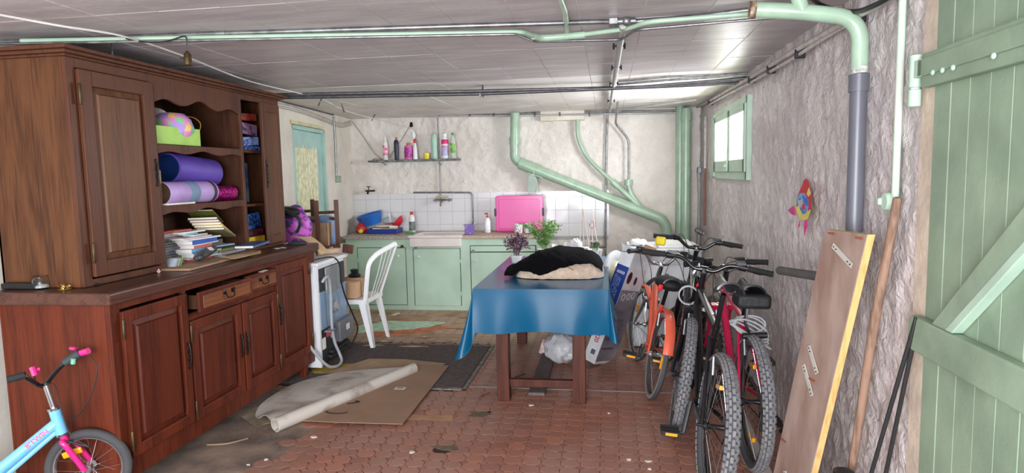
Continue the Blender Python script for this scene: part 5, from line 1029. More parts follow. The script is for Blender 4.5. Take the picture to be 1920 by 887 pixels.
DL = [(995, 760, .03, 'beside the right front table leg shadow'), (1013, 701, .05, 'under the table near the plank'), (772, 848, .03, 'in front of the left broken tile'), (588, 820, .03, 'in front of the sheet roll'), (500, 862, .022, 'in front of the sideboard'), (466, 872, .02, 'nearest the camera left of centre'), (1142, 775, .02, 'right of the table front leg'), (1180, 862, .022, 'near the lower right'), (1216, 865, .025, 'left of the bike pedal'), (1218, 880, .02, 'under the bike pedal'), (1262, 783, .02, 'left of the knobby tyre'), (715, 590, .07, 'white scrap before the green left door'), (740, 590, .06, 'second scrap before the green doors'), (745, 588, .05, 'third scrap before the green doors')]
for k, (px, py, r_, w_) in enumerate(DL):
    c = P(px, py, z=.0015); n_ = 6; mb = MB(); pts = [(r_*random.uniform(.5, 1)*math.cos(i*2*PI/n_)*.8, r_*random.uniform(.4, .9)*math.sin(i*2*PI/n_)*.7) for i in range(n_)]
    mb.prism(pts, .004, Matrix.Translation(c)); mb.build('plaster_flake', DEB, None, 'pale plaster flake on the floor %s' % w_, 'flake', 'plaster flakes on the floor', smooth=0)
for k, (px, py, L_, a, w_) in enumerate(((775, 650, .28, .2, 'in front of the orange mortar'), (825, 640, .24, .1, 'left of the hanging cloth corner'), (700, 648, .2, .3, 'beside the chair leg'), (795, 632, .1, -.1, 'below the green lino'), (720, 640, .16, .5, 'behind the chair leg'))):
    c = P(px, py, z=.004); mb = MB(); mb.sheet(lambda u, v: c+Vector(((u-.5)*L_, (v-.5)*.04+(u-.5)*L_*a*.3, .012*math.sin(PI*v)*math.sin(PI*u)+.001)), 8, 3, .002); mb.build('peeling_strip', mat('peeling_paper', (176, 150, 122), .9, c2=(120, 98, 80)), None, 'curled strip of peeling floor covering %s' % w_, 'strip', 'peeling strips on the rear floor', smooth=30)
mb = MB(); q = [P(x, y, z=.006) for x, y in ((832, 614), (905, 596), (905, 618))]; mb.prism([(p[0], p[1]) for p in q], .003, Matrix.Translation((0, 0, .004))); mb.build('cardboard_scrap', CARD, None, 'tan cardboard scrap behind the hanging cloth corner', 'cardboard', smooth=0)
# ================================================================== FLOOR MAT, CARDBOARD, SHEET ROLL
mm = thing('doormat', 'dark ribbed doormat sunk in the floor with worn metal edging', 'mat', (-1.75, 4.8, 0))
mb = MB(); mx0, mx1, my0, my1 = -2.5, -1.03, 4.24, 5.34; mb.bb(mx0, mx1, my0, my1, -.004, .002); mb.build('base', mat('dark_mat', (70, 60, 60), .9, scale=40, bump=.5), mm, smooth=0)
mb = MB(); y = my0+.01
while y < my1-.01: mb.bb(mx0+.01, mx1-.01, y, y+.009, .002, .007); y += .018
mb.build('ribs', mat('mat_ribs', (88, 76, 74), .85, scale=30, var=.2), mm, kind='stuff', smooth=0)
mb = MB(); mb.bb(mx1, mx1+.03, my0-.03, my1+.03, -.003, .008); mb.build('edging', mat('worn_metal_edge', (140, 130, 120), .6, .2, var=.3, scale=20), mm, smooth=0)
mb = MB(); mb.bb(mx1-.3, mx1+.03, my0-.03, my0, -.003, .007); mb.build('edging', mat('worn_metal_edge', (140, 130, 120)), mm, smooth=0)
mb = MB(); mb.bb(mx0, mx1+.03, my1, my1+.03, -.003, .007); mb.build('edging', mat('worn_metal_edge', (140, 130, 120)), mm, smooth=0)
def flat(name, pxs, z, th, m, label, cat, **k):
    q = [P(x, y, z=z) for x, y in pxs]; mb = MB(); mb.prism([(p[0], p[1]) for p in reversed(q)], th, Matrix.Translation((0, 0, z))); 
    return mb.build(name, m, None, label, cat, smooth=0, **k)
CARD2 = mat('floor_cardboard', (158, 126, 102), .8, var=.08, scale=3, bump=.05)
flat('cardboard_sheet', [(692, 673), (760, 674), (836, 682), (822, 688), (780, 700), (600, 700), (640, 690)], .009, .003, mat('floor_cardboard_light', (176, 146, 116), .8), 'smaller tan cardboard sheet under the far end of the white roll', 'cardboard')
cs = flat('cardboard_sheet', [(530, 788), (640, 793), (755, 796), (842, 686), (790, 684), (700, 690)], .013, .004, CARD2, 'large flattened brown cardboard with a small white label on the floor', 'cardboard')
c = P(750, 728, z=.0175); mb = MB(); mb.box(c, (.075, .045, .001), rot('Z', .0)); lb_ = mb.build('paper_label', PAPER, cs, smooth=0, label='small white sticker with dark print')
mb = MB(); mb.box(c+Vector((0, 0, .001)), (.05, .02, .0008)); mb.build('print', colm((110, 110, 110)), cs, smooth=0)
mb = MB(); a = P(680, 752, z=.018); mb.tube([a+Vector((-.05+.03*t*t*0, -.03*t, 0))*1 + Vector((.03*math.sin(t*2.4), 0, 0)) for t in [k/4 for k in range(9)]], .012, 6, flat=.1); mb.build('printed_curve', mat('dark_ink', (70, 56, 48), .8), cs, smooth=0)
mb = MB(); cc_ = P(632, 772, z=.018); mb.tube([cc_+Vector((.07*math.cos(t), .03*math.sin(t), 0)) for t in [PI+ k*PI/8 for k in range(9)]], .009, 6, flat=.1); mb.build('printed_smile', mat('dark_ink', (70, 56, 48)), cs, smooth=0)
flat('yellow_sheet', [(583, 692), (588, 700), (640, 701), (665, 682), (625, 684)], .005, .002, mat('yellow_card', (206, 176, 66), .6), 'mustard yellow sheet on the floor beside the dishwasher', 'sheet')
flat('torn_paper', [(452, 782), (468, 768), (500, 756), (540, 740), (560, 760), (520, 790), (480, 800)], .004, .002, mat('torn_brown_paper', (160, 140, 118), .9, var=.2, scale=12), 'torn greyish brown paper under the near end of the white sheet', 'paper')
LIN = mat('grey_white_lino', (204, 196, 186), .6, var=.12, scale=5, c2=(150, 138, 126), lo=.3, hi=.5)
ra, rb = P(516, 797, z=.046), P(776, 690, z=.045); lr = thing('lino_sheet', 'off-white linoleum sheet half rolled up, lying across the cardboard', 'sheet', (ra+rb)/2-Vector((0, 0, .045)))
d = (rb-ra).normalized(); mb = MB(); up = Vector((0, 0, 1)); sd = d.cross(up).normalized()
def spiral(u, v):
    a = -PI*.5+ (1-v)*PI*3.2; r_ = .043-.010*(1-v)-.004*u; return ra.lerp(rb, u)+sd*(-math.cos(a)*r_)*(-1)+up*math.sin(a)*r_
mb.sheet(spiral, 10, 48, .003); mb.build('rolled_edge', LIN, lr, smooth=60)
outl = [P(486, 792, z=.02), P(479, 775, z=.02), P(500, 750, z=.02), P(560, 716, z=.02), P(640, 698, z=.02), P(776, 688, z=.02)]
op = smooth_path(outl, 6)
def lsf(u, v):
    k = u*(len(op)-1); i = min(int(k), len(op)-2); o_ = op[i].lerp(op[i+1], k-i); b0 = ra.lerp(rb, u)+Vector((0, 0, -.043))
    p = b0.lerp(o_, v); p[2] = .019+.055*math.sin(PI*min(1, v*1.05))**1.0*(1-u)**.6*.8+.004*math.sin(u*12+v*3)+ (.03*(1-u*6)*v if u < 1/6 else 0); return p
mb = MB(); mb.sheet(lsf, 30, 14, .003); mb.build('flat_part', LIN, lr, smooth=60)
# thin stick at the sideboard foot
mb = MB(); mb.tube(smooth_path([P(388, 834, z=.006), P(425, 832, z=.008), P(465, 822, z=.006)], 5), .005, 6); mb.build('dry_stick', mat('dry_stick', (150, 128, 104), .9), None, 'thin curved dry stick on the bare screed', 'stick')
mb = MB(); mb.bb(-2.2+.02, -2.2+.12, 2.75, 4.1, .001, .02) if 0 else None
# ================================================================== DISHWASHER (back towards us), CHAIR, STOOL, CLUTTER
ax, ay = P(603, 697, z=0)[:2]; bx_, by_ = P(656, 657, z=0)[:2]
d = Vector((bx_-ax, by_-ay, 0)); W_ = min(d.length, .60); ang = math.atan2(d[1], d[0])
M = Matrix.Translation((ax, ay, 0)) @ rot('Z', ang)       # local x along the back, y into the machine
dw = thing('dishwasher', 'white dishwasher seen from its dark and blue-grey back, hoses hanging', 'dishwasher', (ax, ay, 0), M)
def dbox(name, q, m, par=dw, **k): mb = MB(); mb.bb(*q); return mb.build(name, m, par, local=True, smooth=0, **k)
ENA = mat('white_enamel', (226, 228, 232), .3, var=.03); DBK = mat('dark_machine_back', (46, 46, 52), .5); BLS = mat('blue_grey_steel', (132, 156, 184), .35, .3, var=.08)
Hh = .86; WD = W_
dbox('cabinet', (0, WD, .02, .56, .03, Hh-.03), ENA, bevel=.004); dbox('top', (-.012, WD+.012, -.015, .58, Hh-.03, Hh), ENA, bevel=.006)
dbox('back_recess', (.03, WD-.02, .008, .02, .04, Hh-.06), DBK)
dbox('steel_sheet', (.035, WD-.03, -.004, .010, .32, .62), BLS, bevel=.003); dbox('grey_cover', (.16, WD-.16, -.01, .010, .58, .80), mat('grey_zinc_sheet', (140, 142, 146), .4, .3), bevel=.01)
dbox('motor_box', (WD*.48, WD-.01, -.05, .012, .16, .33), mat('grey_motor_box', (112, 114, 120), .5), bevel=.006); dbox('white_sticker', (WD*.7, WD*.82, -.052, -.049, .23, .28), PAPER)
dbox('warning_label', (.14, .21, -.0, .006, .24, .29), colm((214, 60, 80))); dbox('rating_label', (.05, .11, -.0, .006, .16, .25), PAPER); dbox('label_strip', (.22, .36, -.0, .006, .215, .245), mat('label_grey', (170, 170, 176), .5))
dbox('side_edge', (0, .028, -.002, .02, .03, Hh-.03), ENA)
mb = MB(); mb.lathe([(.05, 0), (.05, .02), (.03, .03), (.03, .045)], 16, Matrix.Translation((WD*.5, -.004, .46)) @ rot('X', PI/2)); mb.build('valve', mat('grey_valve', (150, 154, 160), .4), dw, local=True)
for z in (.07, .10): dbox('base_component', (.08+z, WD-.06, -.03, .01, z, z+.02), DBK)
HOSE = mat('grey_hose', (172, 174, 178), .5)
mb = MB(); mb.tube(smooth_path([(.05, -.02, .70), (.07, -.04, .735), (.12, -.045, .72), (.14, -.045, .60), (.145, -.04, .35), (.16, -.05, .20), (.20, -.07, .09), (.16, -.10, .035), (.04, -.10, .03), (-.06, -.06, .08), (-.10, .05, .25), (-.10, .12, .42)], 6), .0115, 8); mb.build('drain_hose', HOSE, dw, local=True)
mb = MB(); mb.box((.13, -.03, .30), (.10, .05, .012)); mb.build('hose_clip', mat('hose_clip_grey', (130, 132, 136), .5), dw, local=True)
mb = MB(); mb.tube(smooth_path([(-.10, .16, Hh+.008), (.1, .08, Hh+.009), (.30, .0, Hh+.008), (.36, -.04, .80), (.36, -.05, .65), (.42, -.06, .50), (.50, -.08, .35), (.55, -.10, .22), (.50, -.08, .12), (.45, -.03, .06)], 6), .0065, 8); mb.build('power_cable', BLACKP, dw, local=True)
# rolled paper on top and stool legs up
ZD = Hh+.001
t, M_, L__ = roll('brown_paper_roll', P(594, 474, z=ZD+.026)+Vector((0, .0, .0)), P(632, 470, z=ZD+.026), .026, mat('tan_paper', (206, 176, 148), .7), CARD, 'tan rolled paper on the dishwasher top', 'roll')
pB, pC, pA = P(596, 470, z=ZD), P(633, 468, z=ZD), P(552, 466, z=ZD)
pB = Vector((pB[0], pB[1]+.12, ZD)); 
q0 = P(596, 440, y=pB[1]); q1 = P(633, 440, y=pB[1]+.10); q2 = P(553, 440, y=pB[1]+.24); 
s0 = Vector((q0[0], q0[1], 0)); s1 = Vector((q1[0], q1[1], 0)); s3 = Vector((q2[0], q2[1], 0)); s2 = s1+(s3-s0)
st = thing('stool', 'dark brown wooden stool upside down on the dishwasher, legs up', 'stool', ((s0+s2)/2+Vector((0, 0, ZD)))); SW = wood('stool_wood', (96, 62, 48), (66, 42, 34))
cs_ = (s0+s1+s2+s3)/4
mb = MB(); pts = [cs_+(p-cs_)*1.12 for p in (s0, s1, s2, s3)]; mb.hexa([p+Vector((0, 0, ZD)) for p in pts], [p+Vector((0, 0, ZD+.028)) for p in pts]); mb.build('seat', SW, st, smooth=0, bevel=.005)
for p in (s0, s1, s2, s3): mb = MB(); mb.box((p[0], p[1], ZD+.028+.21), (.038, .038, .42), rot('Z', .3)); mb.build('leg', SW, st, smooth=0, bevel=.003)
for (pa, pb), zz in zip(((s0, s1), (s0, s3), (s1, s2), (s3, s2)), (.335, .27, .27, .335)):
    for z_ in ((zz,) if zz < .3 else (zz,)): mb = MB(); mb.tube([pa+Vector((0, 0, ZD+z_)), pb+Vector((0, 0, ZD+z_))], .014, 4); mb.build('rail', SW, st, smooth=0)
mb = MB(); c = P(648, 468, z=ZD+.04); mb.box(c+Vector((0, .05, .0)), (.09, .03, .075), rot('Y', .15)); mb.build('wood_block', SW, None, 'small dark wood block at the right end of the dishwasher top', 'block', smooth=0, bevel=.004)
# clutter between sideboard and left wall
t = thing('backpack', 'purple and pink patterned backpack with black straps behind the sideboard end', 'bag', (-2.5, 4.92, .865)); 
mb = MB(); c = P(545, 425, y=4.82); mb.sphere((c[0], 4.92, c[2]-.02), (.13, .10, .19), 18, 12); mb.v = [v+Vector((noise.noise(v*12)*.02, noise.noise(v*9)*.02, noise.noise(v*11)*.02)) for v in mb.v]; mb.build('body', mat('purple_pink_print', (196, 90, 190), .45, scale=20, c2=(84, 56, 130), lo=.45, hi=.55), t, smooth=60)
mb = MB(); mb.tube(smooth_path([(c[0]-.08, 4.75, c[2]+.12), (c[0]+.02, 4.71, c[2]+.14), (c[0]+.13, 4.73, c[2]+.06), (c[0]+.10, 4.73, c[2]-.04)], 5), .022, 6, flat=.5); mb.build('strap', BLACKP, t)
mb = MB(); mb.sphere((c[0]-.02, 4.80, c[2]+.12), (.12, .07, .05), 12, 8); mb.build('black_top', BLACKP, t)
c = P(578, 415, y=5.35); open_box((c[0], 5.60, .88), (.24, .26, .22)).build('cardboard_box', CARD, None, 'open cardboard box behind the stool legs', 'box', smooth=0)
mb = MB(); mb.bb(c[0]-.2, c[0]+.16, 5.47, 5.78, .0, .878); mb.build('low_cupboard', mat('beige_cupboard', (190, 176, 160), .6), None, 'beige low cupboard by the left wall behind the dishwasher', 'cupboard', smooth=0, bevel=.004)
c = P(610, 430, y=5.62); mb = MB(); mb.sphere((c[0], 5.62, c[2]-.02), (.13, .10, .15), 30, 20); mb.v = [v+(v-Vector((c[0], 5.62, c[2])))*.5*noise.noise(v*8)+Vector((noise.noise(v*22)*.02, 0, 0)) for v in mb.v]; mb.v = [Vector((v[0], v[1], max(v[2], .88))) for v in mb.v]
mb.build('denim_heap', mat('faded_denim', (126, 152, 194), .85, var=.15, bump=.4), None, 'heap of faded blue denim clothes beside the cardboard box', 'clothes', smooth=60)
c = P(572, 380, y=5.6); mb = MB(); mb.sphere((c[0]+.0, 5.60, 1.12), (.16, .1, .04), 16, 8); mb.v = [v+Vector((0, 0, noise.noise(v*14)*.03)) for v in mb.v]; mb.build('blue_garment', mat('dark_denim', (84, 98, 128), .85, var=.2), None, 'darker blue garment lying across the top of the cardboard box', 'clothes', smooth=60)
c = P(578, 455, y=4.95); mb = MB(); mb.sheet(lambda u, v: (P(556, 440, y=4.9)[0]+.26*u, 4.80+.12*v, 1.04-.15*u*u+.02*v), 8, 3, .003); mb.build('cardboard_flap', mat('light_cardboard', (208, 176, 134)), None, 'tan cardboard flap beside the green lid', 'cardboard')
# white plastic chair facing left
ch = thing('plastic_chair', 'white plastic monobloc chair with slatted back beside the dishwasher', 'chair', (-2.30, 5.42, 0)); CW = mat('white_chair_plastic', (236, 236, 238), .3, var=.02)
sx0_, sx1_, sy0, sy1, sh = -2.52, -2.12, 5.21, 5.62, .43
mb = MB(); mb.sheet(lambda u, v: (sx0_+(sx1_-sx0_)*u, sy0+(sy1-sy0)*v, sh-.012*math.sin(PI*v)*math.sin(PI*u)), 8, 8, .008); mb.bb(sx0_, sx1_, sy0-.003, sy0+.004, sh-.035, sh+.004); mb.bb(sx1_-.004, sx1_+.004, sy0, sy1, sh-.035, sh+.004); mb.build('seat', CW, ch, smooth=40)
for x, y, dx, dy in ((sx1_-.01, sy0+.01, .075, -.02), (sx1_-.01, sy1-.01, .075, .0), (sx0_+.01, sy0+.01, -.03, -.02), (sx0_+.01, sy1-.01, -.03, .02)):
    mb = MB(); sg = -1 if x > -2.3 else 1; sv = 1 if y < 5.4 else -1
    a_, b_ = Vector((x, y, sh)), Vector((x+dx, y+dy, .001)); t1, t2 = .07, .035
    for (ux, uy) in (((sg, 0), (0, sv))):
        pass
    mb.hexa([b_, b_+Vector((sg*t2, 0, 0)), b_+Vector((sg*t2, sv*.006, 0)), b_+Vector((0, sv*.006, 0))], [a_, a_+Vector((sg*t1, 0, 0)), a_+Vector((sg*t1, sv*.006, 0)), a_+Vector((0, sv*.006, 0))])
    mb.hexa([b_, b_+Vector((sg*.006, 0, 0)), b_+Vector((sg*.006, sv*t2, 0)), b_+Vector((0, sv*t2, 0))], [a_, a_+Vector((sg*.006, 0, 0)), a_+Vector((sg*.006, sv*t1, 0)), a_+Vector((0, sv*t1, 0))]); mb.build('leg', CW, ch, smooth=0)
bt = Vector((.085, 0, .44))
def bk_(v, h): return Vector((sx1_-.01, sy0+.02+(sy1-sy0-.04)*v, sh))+bt*h+Vector((.07*v*h, (v-.5)*.04*h, 0))
mb = MB(); mb.tube(smooth_path([bk_(0, 0), bk_(-.06, .45), bk_(-0.04, .74), bk_(.18, .88), bk_(.45, .95), bk_(.75, 1.0), bk_(1.02, 1.04), bk_(1.02, .9), bk_(1.0, .5), bk_(1, 0)], 5), .022, 8, flat=.45); mb.build('back_frame', CW, ch, smooth=60)
for v in (.45, .63, .81): mb = MB(); mb.tube([bk_(v-.1, 0), bk_(v-.04, .5)+Vector((.012, 0, 0)), bk_(v+.04, .96)], .014, 6, flat=.4); mb.build('back_slat', CW, ch, smooth=40)
for k, (yy, h, cc, lb) in enumerate(((5.30, .15, (196, 158, 124), 'tan carton standing on the chair seat, near one'), (5.44, .17, (182, 146, 116), 'brown carton standing on the chair seat, rear one'))):
    mb = MB(); mb.bb(-2.40, -2.22, yy-.05, yy+.06, sh+.007, sh+h); mb.build('small_carton', colm(cc, .8), None, lb, 'box', smooth=0, bevel=.002)
mb = MB(); mb.lathe([(.05, 0), (.06, .02), (.03, .04), (.04, .07), (.0, .08)], 14, Matrix.Translation((-2.31, 5.44, sh+.171))); mb.build('black_pot_lid', BLACKP, None, 'black lidded object on the cartons behind the chair back', 'pot')
# ================================================================== WASHING MACHINE, CARTON
wx0, wx1, wy0, wy1 = .17, .77, 5.40, 5.98
wmn = thing('washing_machine', 'white front-loading washing machine with its round door open, behind the bikes', 'washing machine', (.47, 5.7, 0))
mb = MB(); mb.bb(wx0, wx1, wy0, wy1, .01, .83); mb.build('cabinet', ENA, wmn, smooth=0, bevel=.01); mb = MB(); mb.bb(wx0-.004, wx1+.004, wy0-.012, wy1, .83, .855); mb.build('top', ENA, wmn, smooth=0, bevel=.006)
mb = MB(); mb.bb(wx0+.01, wx1-.01, wy0-.01, wy0, .72, .82); mb.build('control_panel', mat('panel_grey', (200, 202, 206), .4), wmn, smooth=0, bevel=.003)
mb = MB(); mb.lathe([(.17, 0), (.17, .012), (.14, .012), (.13, -.02), (0, -.06)], 30, Matrix.Translation((.45, wy0+.002, .46)) @ rot('X', PI/2), caps=False); mb.build('drum_opening', mat('drum_dark', (60, 62, 66), .4, .5), wmn)
dc = P(1153, 516, y=5.14); nrm = Vector((.88, -.47, 0)); Md = Matrix.Translation(dc) @ nrm.to_track_quat('Z', 'Y').to_matrix().to_4x4()
mb = MB(); mb.lathe([(.198, -.015), (.205, 0), (.198, .018), (.16, .022), (.13, .012), (.128, -.01)], 40, Md, caps=False); dr_ = mb.build('door_ring', ENA, wmn, smooth=60)
mb = MB(); mb.lathe([(.13, .008), (.115, .03), (.09, .055), (.05, .065), (0, .068)], 36, Md, caps=False); mb.build('glass_bowl', mat('amber_smoked_glass', (206, 196, 160), .12, var=.08, scale=3, coat=.5, alpha=.85), dr_, smooth=60)
mb = MB(); mb.box(Vector((.155, 5.36, dc[2]-.0)), (.05, .12, .07), rot('Z', .3)); mb.build('door_hinge', ENA, wmn, bevel=.004)
mb = MB(); c = P(1190, 455, y=5.6); mb.sphere((.26, 5.66, .885), (.08, .07, .03), 16, 10); mb.v = [v+Vector((0, noise.noise(v*30)*.02, noise.noise(v*25)*.02)) for v in mb.v]; mb.v = [Vector((v[0], v[1], max(v[2], .857))) for v in mb.v]; mb.build('white_cloth', mat('white_cloth', (236, 236, 238), .8), None, 'crumpled white cloth on the washing machine top', 'cloth', smooth=60)
mb = MB(); mb.bb(.42, .70, 5.45, 5.75, .856, .90); mb.build('white_tray', WHITEP, None, 'white shallow box on the washing machine behind the handlebars', 'box', smooth=0, bevel=.006)
# long carton leaning
th = math.radians(30); e0 = P(1112, 690, z=.0); fl_n = Vector((math.cos(th), -math.sin(th), 0)); fl_w = Vector((math.sin(th), math.cos(th), 0))   # narrow face runs to -x', wide face runs along fl_w
Lc = .92; axn = Vector((math.sin(.345), .03, math.cos(.345))).normalized(); 
ex = (Vector((-math.cos(th), math.sin(th), 0))); ex = (ex-axn*ex.dot(axn)).normalized(); ey = axn.cross(ex).normalized(); ey = ey if ey[1] > 0 else -ey
Mc = Matrix((ex, ey, axn)).transposed().to_4x4(); Mc.translation = e0+Vector((.01, 0, .03))
a_n, b_n = .11, .30
cn = thing('long_carton', 'long white, blue and photo-printed carton leaning by the washing machine', 'box', e0, Mc)
def cb(name, q, m, par=cn, **k): mb = MB(); mb.bb(*q); return mb.build(name, m, par, local=True, smooth=0, **k)
WC = mat('white_carton', (222, 222, 226), .45); BC = mat('blue_carton', (36, 66, 140), .4); PHC = mat('photo_print_grey', (146, 136, 144), .4, scale=3, c2=(96, 88, 98), stretch=(1, 1, 2))
cb('wall_panel', (0, .004, 0, b_n, 0, Lc), WC); cb('wall_panel', (a_n-.004, a_n, 0, b_n, 0, Lc), WC); cb('wall_panel', (.004, a_n-.004, 0, .004, 0, Lc), WC); cb('wall_panel', (.004, a_n-.004, b_n-.004, b_n, 0, Lc), WC); cb('bottom_panel', (.004, a_n-.004, .004, b_n-.004, 0, .004), CARD)
cb('inside_lining', (.0045, .006, .005, b_n-.005, .5, Lc-.001), CARD); cb('inside_lining', (a_n-.006, a_n-.0045, .005, b_n-.005, .5, Lc-.001), CARD)
cb('blue_panel', (.001, a_n-.001, -.0012, 0, .40, .80), BC); cb('photo_panel', (-.0012, 0, .002, b_n-.002, .02, .62), PHC); cb('photo_panel_top', (-.0014, 0, .002, b_n-.002, .62, .80), mat('photo_print_pale', (196, 186, 190), .4, scale=8, c2=(214, 206, 208)))
mb = MB(); 
for (y, z, r1, r2) in ((.06, .72, .05, .038), (.17, .70, .035, .03)): mb.sphere((-.0015, y, z), (.0015, r1*.7, r1), 20, 10)
mb.build('printed_dark_shape', mat('printed_dark', (60, 30, 40), .4), cn, local=True, kind='stuff')
mb = MB()
for (y, z) in ((.07, .56), (.15, .57), (.22, .58)): mb.lathe([(.028, 0), (.028, .001), (.022, .001), (.022, 0)], 20, Matrix.Translation((-.0014, y, z)) @ rot('Y', -PI/2), caps=False)
mb.build('printed_rings', WC, cn, local=True, kind='stuff')
for z in (.12, .2, .28, .36): cb('printed_grey_item', (-.0022, -.0012, .03, .20, z, z+.018), mat('printed_mid', (90, 80, 92), .4))
MTx = lambda x, z: Matrix.Translation((x, -.0020, z)) @ rot('Z', PI) @ rot('Y', 0) @ Matrix(((1, 0, 0, 0), (0, 0, -1, 0), (0, 1, 0, 0), (0, 0, 0, 1)))
Ft = Matrix(((-1, 0, 0, 0), (0, 0, 1, 0), (0, 1, 0, 0), (0, 0, 0, 1)))     # text plane on the narrow face seen from -y
def ntext(s_, size, x, z, m, r_=0, bold=0): text(s_, size, Matrix.Translation((x, -.0018, z)) @ Matrix(((-1, 0, 0, 0), (0, 0, -1, 0), (0, 1, 0, 0), (0, 0, 0, 1))) @ rot('Z', r_), m, cn, local=True, ext=.0004, bold=bold)
ntext('320', .05, a_n*.5, .20, colm((200, 44, 60)), -PI/2, .001)
for k in range(5): ntext('oooooo' if k == 0 else 'oo oooo ooo', .022 if k == 0 else .012, a_n*(.82-.0*k)-.014*k, .70 if k == 0 else .56, colm((226, 230, 240)), -PI/2 if k else 0) if 0 else None
mb = MB()
for k in range(6): mb.box((a_n*.5+(.012 if k % 2 else -.006)*0+.03-.012*k, -.002, .745), (.006, .001, .022))
mb.build('printed_logo_waves', WC, cn, local=True, kind='stuff')
mb = MB()
for col_ in range(5):
    z = .48
    while z < .70: L_ = random.uniform(.01, .03); mb.box((a_n-.02-.013*col_, -.002, z+L_/2), (.004, .001, L_)) if not (.60 < z < .62) else None; z += L_+.006
mb.build('small_printed_lines', mat('pale_blue_print', (170, 190, 230), .5), cn, local=True, kind='stuff')
mb = MB()
for k in range(12): mb.box((.03+.0032*k, -.002, .085), (.0016 if k % 3 else .0025, .001, .04))
mb.build('barcode', colm((50, 50, 60)), cn, local=True, kind='stuff')
for nm, pts in (('flap', [(0, 0, Lc), (a_n, 0, Lc), (a_n+.01, -.02, Lc+.035), (.0, -.02, Lc+.03)]), ('flap', [(0, .0, Lc), (0, b_n, Lc), (-.03, b_n, Lc+.06), (-.03, .02, Lc+.06)]), ('flap', [(a_n, b_n, Lc), (0, b_n, Lc), (0, b_n+.03, Lc+.07), (a_n, b_n+.03, Lc+.07)])):
    mb = MB(); P4 = [Vector(p) for p in pts]; nn = (P4[1]-P4[0]).cross(P4[3]-P4[0]).normalized()*.002; mb.hexa(P4, [p+nn for p in P4]); mb.build(nm, CARD if pts[2][1] > .1 else WC, cn, local=True, smooth=0)
# ================================================================== RIGHT WALL THINGS
# paper fish
xx = XR-.026; fs_ = thing('paper_fish', 'colourful painted paper fish stuck on the rough right wall', 'decoration', P(1505, 420, x=xx))
def pol(name, pxs, m, dx=0.): 
    q = [P(x, y, x=xx-dx) for x, y in pxs]; Mx = MYZ(xx-dx); mb = MB(); mb.prism([(p[1], p[2]) for p in q], .0012, Mx); mb.build(name, m, fs_, smooth=0)
FR = mat('red_paint', (206, 40, 56), .6, var=.1, scale=20); FPK = mat('pink_crepe', (232, 70, 150), .7, var=.1); FY = mat('yellow_paint', (240, 222, 110), .6); FB = mat('blue_brush_paint', (50, 110, 190), .6, scale=26, c2=(130, 160, 200), lo=.45, hi=.55)
pol('yellow_rim', [(1489, 378), (1493, 396), (1500, 411), (1507, 413), (1514, 410), (1519, 396), (1520, 380), (1505, 365)], FY)
pol('red_body', [(1507, 338), (1511, 335), (1516, 340), (1519, 358), (1522, 378), (1520, 391), (1515, 396), (1512, 372), (1504, 362), (1495, 368), (1500, 356), (1504, 348)], FR, .002)
pol('blue_oval', [(1493, 372), (1500, 362), (1508, 362), (1515, 374), (1516, 388), (1511, 400), (1505, 402), (1500, 392), (1497, 385), (1493, 388)], FB, .003)
pol('white_patch', [(1496, 376), (1503, 374), (1504, 384), (1500, 390), (1497, 388)], mat('pale_patch', (196, 190, 196), .6), .0045)
pol('red_dab', [(1504, 382), (1509, 383), (1509, 392), (1505, 394)], FR, .0045)
pol('yellow_patch', [(1512, 364), (1516, 352), (1520, 362), (1516, 369)], FY, .0035)
pol('side_fin', [(1477, 394), (1488, 385), (1492, 404), (1484, 402)], FPK)
pol('tail_strip', [(1508, 413), (1513, 413), (1514, 424), (1508, 442), (1507, 428)], FPK)
pol('thin_tail', [(1499, 412), (1500, 422), (1497, 428), (1496, 424)], FPK)
# leaning board
SC = .955
def sc(v): v = Vector(v); o_ = Vector((0, 0, CAMH)); return o_+(v-o_)*SC
BLb, BRb, TLb, TRb = Vector((.765, 2.93, 0)), Vector((.852, 2.67, 0)), Vector((.935, 2.755, 1.25)), Vector((1.02, 2.50, 1.257))
TL2, TR2 = P(1548, 430, y=2.62), P(1625, 440, y=2.38)
def toground(top, bot): b_ = sc(bot); d = b_-top; return b_+d*((.001-b_[2])/d[2])
BL2, BR2 = P(1442, 925, z=0.001), P(1497, 985, z=0.001)
wv = (TR2-TL2); av = (TL2-BL2); nb = av.cross(wv).normalized(); nb = nb if nb[0] > 0 else -nb
bo = thing('leaning_board', 'grey-brown shelf board with pale wooden edge and metal brackets, leaning on the wall', 'board', (BL2+BR2)/2)
mb = MB(); t3 = nb*.004; t4 = nb*.034
mb.hexa([BL2, BR2, BR2+t3, BL2+t3], [TL2, TR2, TR2+t3, TL2+t3]); mb.build('face_veneer', mat('dusty_brown_board', (158, 136, 126), .7, var=.12, scale=4, stretch=(3, 3, 1), c2=(132, 104, 92)), bo, smooth=0)
mb = MB(); mb.hexa([BL2+t3, BR2+t3, BR2+t4, BL2+t4], [TL2+t3, TR2+t3, TR2+t4, TL2+t4]); mb.build('wood_core', wood('pine_edge', (222, 184, 122), (200, 158, 98), rough=.6, coat=0), bo, smooth=0, bevel=.002)
def onb(u, v, o_=0): a_ = TL2.lerp(TR2, u); b_ = BL2.lerp(BR2, u); return a_.lerp(b_, v)-nb*o_
BRK = mat('white_metal_bracket', (206, 200, 190), .5, .2)
